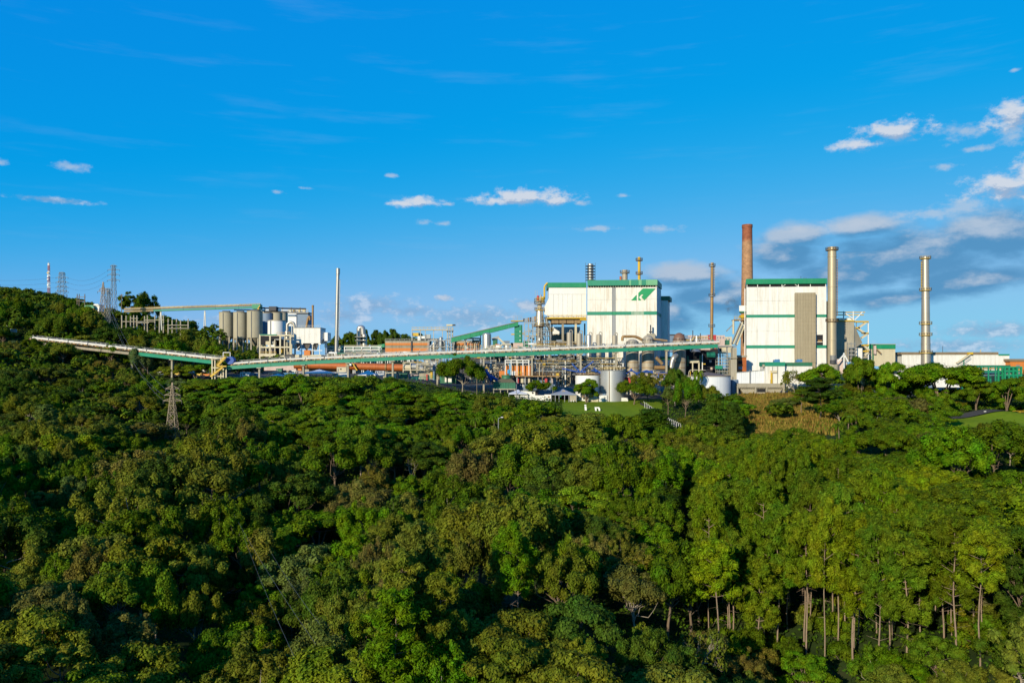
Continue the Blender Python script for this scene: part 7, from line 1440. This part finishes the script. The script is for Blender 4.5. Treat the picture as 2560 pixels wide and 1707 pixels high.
bx(T, 'wall', 2172, 872, 2238, 915, Y, 14, cream); bx(T, 'green_band', 2171, 861, 2180.5, 872, Y - 0.3, 14.5, green); bx(T, 'dark_gap', 2180.7, 861.5, 2184.5, 900, Y - 0.1, 1, dkgreen); bx(T, 'green_band', 2189, 861, 2239, 872, Y - 0.3, 14.5, green); bx(T, 'roof', 2171, 859.6, 2239.5, 861, Y - 0.5, 15, concrete); part(T, 'pipe', MB().bar(P(2187, 864, Y - 1), P(2187, 885, Y - 1), 1.0), pink); part(T, 'pipe', MB().bar(P(2188, 870, Y - 1), P(2203, 884, Y - 1), 0.6), brown)
# annex in front
T = T_at('annex', 'low white annex with green band and blue roof vents', 'building', 1970, 362); Y = 360
for i in range(5): bx(T, 'wall_panel', 1913 + i * 9.9, 915.5, 1913 + (i + 1) * 9.9 - 0.2, 959, Y, 0.3, white)
bx(T, 'core', 1913.5, 905.5, 1962, 965, Y + 0.4, 8, white); bx(T, 'green_band', 1912.5, 905, 1963, 915.2, Y - 0.15, 8.6, teal)
for i in range(5): bx(T, 'side_panel', 1963 + i * 13.5, 915.5, 1963 + (i + 1) * 13.5 - 0.2, 965, Y + 2.5, 0.3, white)
bx(T, 'core', 1963.5, 906.5, 2030, 970, Y + 2.9, 8, white); bx(T, 'green_band', 1963, 906, 2031, 915.2, Y + 2.4, 9, dkgreen)
for u in (1943, 1999): bx(T, 'roof_vent', u - 7, 899.5, u + 7, 905, Y + 2, 2, vent_blue); vcyl(T, 'vent_duct', u, 898, 901, 12, Y + 3, vent_blue)
for u in (1931, 1944): bx(T, 'downpipe', u - 0.5, 916, u + 0.5, 958, Y - 0.25, 0.2, grey)
bx(T, 'yellow_ladder', 1927, 926, 1931.5, 958, Y - 0.5, 0.4, yellow); bx(T, 'door', 1926, 949, 1930, 958.5, Y - 0.06, 0.05, black); bx(T, 'yellow_balcony', 1928, 926, 1943, 932, Y - 0.6, 0.5, cream); bx(T, 'side_unit', 1907, 911, 1913, 917, Y + 0.5, 1, concrete)
bx(T, 'loading_platform', 1842, 958.5, 1962, 968, Y - 1.5, 10, concrete)
for i in range(20): bx(T, 'dentil', 1848 + i * 5.6, 968, 1851 + i * 5.6, 971, Y - 1.3, 0.5, concrete_d)
part(T, 'retaining_wall', MB().prism([(Ux(1848, Y), Vz(970, Y)), (Ux(1956, Y), Vz(970, Y)), (Ux(1945, Y), Vz(986, Y)), (Ux(1860, Y), Vz(986, Y))], Y - 0.6, Y + 4), concrete); bx(T, 'opening', 1893, 972, 1914, 980, Y - 0.7, 0.1, black)
for u in (1844, 1889, 1917, 1960): bx(T, 'pillar', u - 2, 968, u + 2, 992, Y - 1.4, 1.5, concrete)
T = T_at('shed', 'low white ribbed shed left of the annex', 'shed', 1877, 362); Y = 362
for i in range(6): bx(T, 'wall_panel', 1842 + i * 11.7, 931 - i * 0.9, 1842 + (i + 1) * 11.7 - 0.2, 958, Y, 0.3, rw)
bx(T, 'core', 1842.5, 932, 1912, 958, Y + 0.4, 6, rw); part(T, 'roof', MB().add([P(1841, 931.5, Y - 0.3), P(1913, 925.5, Y - 0.3), P(1913, 925.5, Y + 7), P(1841, 931.5, Y + 7), P(1841, 930, Y - 0.3), P(1913, 924, Y - 0.3), P(1913, 924, Y + 7), P(1841, 930, Y + 7)], [(0, 1, 5, 4), (4, 5, 6, 7), (1, 2, 6, 5), (3, 0, 4, 7)]), galv); bx(T, 'pole', 1874, 924, 1876, 975, Y - 0.7, 0.3, grey)
T = T_at('brick_shed', 'dark red building behind the white ribbed shed', 'building', 1855, 372, v=925); bx(T, 'wall', 1843, 893, 1866, 932, 371, 3, kiln_m); bx(T, 'window', 1846, 902, 1856, 910, 370.9, 0.1, black); bx(T, 'window', 1846, 916, 1856, 923, 370.9, 0.1, bluegrey); bx(T, 'slab', 1841, 888, 1868, 893, 370.5, 4, concrete)
# far right stack, long hall, racks
stack('silver stack with five yellow platforms at the far right', 2313, 643, 935, 16.5, 24, 380, mat('silver_stack_steel', (0.46, 0.42, 0.35), 0.4, 0.5, dirt=0.45, dirt_col=(0.36, 0.26, 0.16), streak=20, var=0.1), (646.5, 726, 810, 838, 882), (745, 860), yellow, (-1, 655, 720), None, u1=2315)
T = T_at('hall', 'long white hall with brown roof at the right', 'building', 2385, 400); Y = 400
for i in range(15): a = 2255 + i * 17.9; bx(T, 'wall_panel', a, 886.5, a + 17.7, 913.5, Y, 0.3, white)
bx(T, 'core', 2256, 885, 2522, 930, Y + 0.4, 20, white); bx(T, 'roof', 2252, 880, 2496, 886, Y - 0.4, 21, mat('brown_metal_roof', (0.24, 0.18, 0.11), 0.7, var=0.2)); bx(T, 'roof', 2497, 885, 2524, 888.5, Y - 0.3, 18, teal); bx(T, 'gable', 2525, 898, 2536, 930, Y + 1, 8, white)
part(T, 'stair', MB().bar(P(2392, 908, Y - 1), P(2424, 886, Y - 1), 1.2, 0.6), cream); part(T, 'stair', MB().bar(P(2400, 912, Y - 2), P(2428, 893, Y - 2), 0.2, 0.2), galv); bx(T, 'yellow_hood', 2421, 880, 2433, 886, Y - 1.5, 2, yellow); bx(T, 'post', 2409, 896, 2411, 915, Y - 1, 0.4, teal); bx(T, 'aerial', 2356.5, 865, 2357.3, 880, Y + 4, 0.15, dark); bx(T, 'vent', 2451, 874, 2453, 880, Y + 4, 0.4, cream)
T = T_at('pipe_rack', 'green and yellow pipe rack below the long white hall', 'pipe rack', 2470, 386); Y = 386
steel_frame(T, 2418, 2524, (915, 928), Y, 4, 6, teal, 0.5)
for k, (v, m) in enumerate(((914, dkgreen), (917, teal), (920, yellow), (923, cream), (927, teal), (932, vent_blue), (938, bluegrey))): pxpipe(T, [(2412 + (k % 3) * 8, v, Y + 0.5 * (k % 4)), (2526, v, Y + 0.5 * (k % 4))], 2.6, m)
T = T_at('process_structure', 'bright green equipment frame at the right edge', 'steel frame', 2535, 376); Y = 376
steel_frame(T, 2512, 2553, (916, 926, 936), Y, 5, 4, green, 0.7)
for (u0, v0, u1, v1, m) in ((2516, 920, 2526, 928, dkgreen), (2530, 918, 2540, 934, teal), (2542, 921, 2549, 929, yellow), (2518, 930, 2528, 938, galv)): bx(T, 'equipment', u0, v0, u1, v1, Y + 1, 2.5, m)
T = T_at('shed', 'orange shed behind the green frame at the right edge', 'shed', 2560, 396); bx(T, 'wall', 2526, 903, 2640, 935, 396, 12, orange); bx(T, 'roof', 2523, 897, 2642, 903, 395.4, 13.5, mat('brown_metal_roof', (0.24, 0.18, 0.11), 0.7)); bx(T, 'door', 2540, 912, 2550, 935, 395.9, 0.1, grey)
for k, (u0, u1, v0, v1, m, lab) in enumerate(((2215, 2250, 935, 962, white_clean, 'white plant shed seen between the umbrella trunks'), (2285, 2330, 938, 965, bluegrey, 'blue shed hidden behind the widest umbrella tree'), (2465, 2500, 962, 980, orange, 'orange shed half hidden behind the right umbrella trees'), (2340, 2400, 936, 958, white_clean, 'white shed half hidden behind the widest umbrella tree'))):
    Y = 352 + k; T = T_at('shed', lab, 'shed', (u0 + u1) / 2, Y); bx(T, 'wall', u0, v0, u1, v1 + 10, Y, 6, m); bx(T, 'roof', u0 - 1, v0 - 1.5, u1 + 1, v0, Y - 0.4, 6.8, galv)

# thin dark smoke drifting left of the right boiler house
for k, (u0, u1, v0, v1, m, lab) in enumerate(((600, 622, 930, 942, white_clean, 'white cabin just right of the transfer tower'), (628, 644, 932, 943, bluegrey, 'blue-grey cabin right of the transfer tower'), (842, 866, 918, 930, cream, 'cream cabin behind the white site cabin'), (965, 990, 930, 944, cream, 'cream cabin left of the kiln coolers'), (994, 1018, 932, 946, dkgreen, 'dark green cabin below the kiln coolers'), (1022, 1046, 934, 948, pink, 'pink cabin below the kiln coolers'))):
    Y = 374 + 2 * (k % 3); T = T_at('site_cabin', lab, 'cabin', (u0 + u1) / 2, Y); bx(T, 'body', u0, v0, u1, v1 + 5, Y, 2.8, m); bx(T, 'roof', u0 - 0.5, v0 - 0.8, u1 + 0.5, v0, Y - 0.15, 3.1, galv); bx(T, 'door', u0 + 2, v0 + 3, u0 + 5, v1 + 5, Y - 0.06, 0.05, grey); bx(T, 'window', u0 + 8, v0 + 3, u0 + 12, v0 + 6, Y - 0.06, 0.05, black)
def smoke():
    m = bpy.data.materials.new('smoke'); m.use_nodes = True; nt = m.node_tree; nt.nodes.clear(); N, L = nt.nodes.new, nt.links.new
    out = N('ShaderNodeOutputMaterial'); pv = N('ShaderNodeVolumePrincipled'); L(pv.outputs[0], out.inputs['Volume']); pv.inputs['Color'].default_value = (0.25, 0.24, 0.24, 1)
    tc = N('ShaderNodeTexCoord'); n = N('ShaderNodeTexNoise'); n.inputs['Scale'].default_value = 0.35; n.inputs['Detail'].default_value = 4; L(tc.outputs['Object'], n.inputs['Vector'])
    r = N('ShaderNodeMapRange'); r.interpolation_type = 'SMOOTHSTEP'; r.inputs[1].default_value = 0.45; r.inputs[2].default_value = 0.72; r.inputs[4].default_value = 0.16; L(n.outputs[0], r.inputs[0]); L(r.outputs[0], pv.inputs['Density'])
    pts = [P(1842, 800, 396), P(1836, 782, 396), P(1826, 766, 397), P(1838, 748, 398), P(1846, 738, 399)]
    o = single('smoke', 'thin dark smoke beside the right white boiler house', 'smoke', MB().tube(pts, [0.8, 2.6, 4.0, 3.2, 1.2], 14), m, kind='stuff', smooth=True)
smoke()
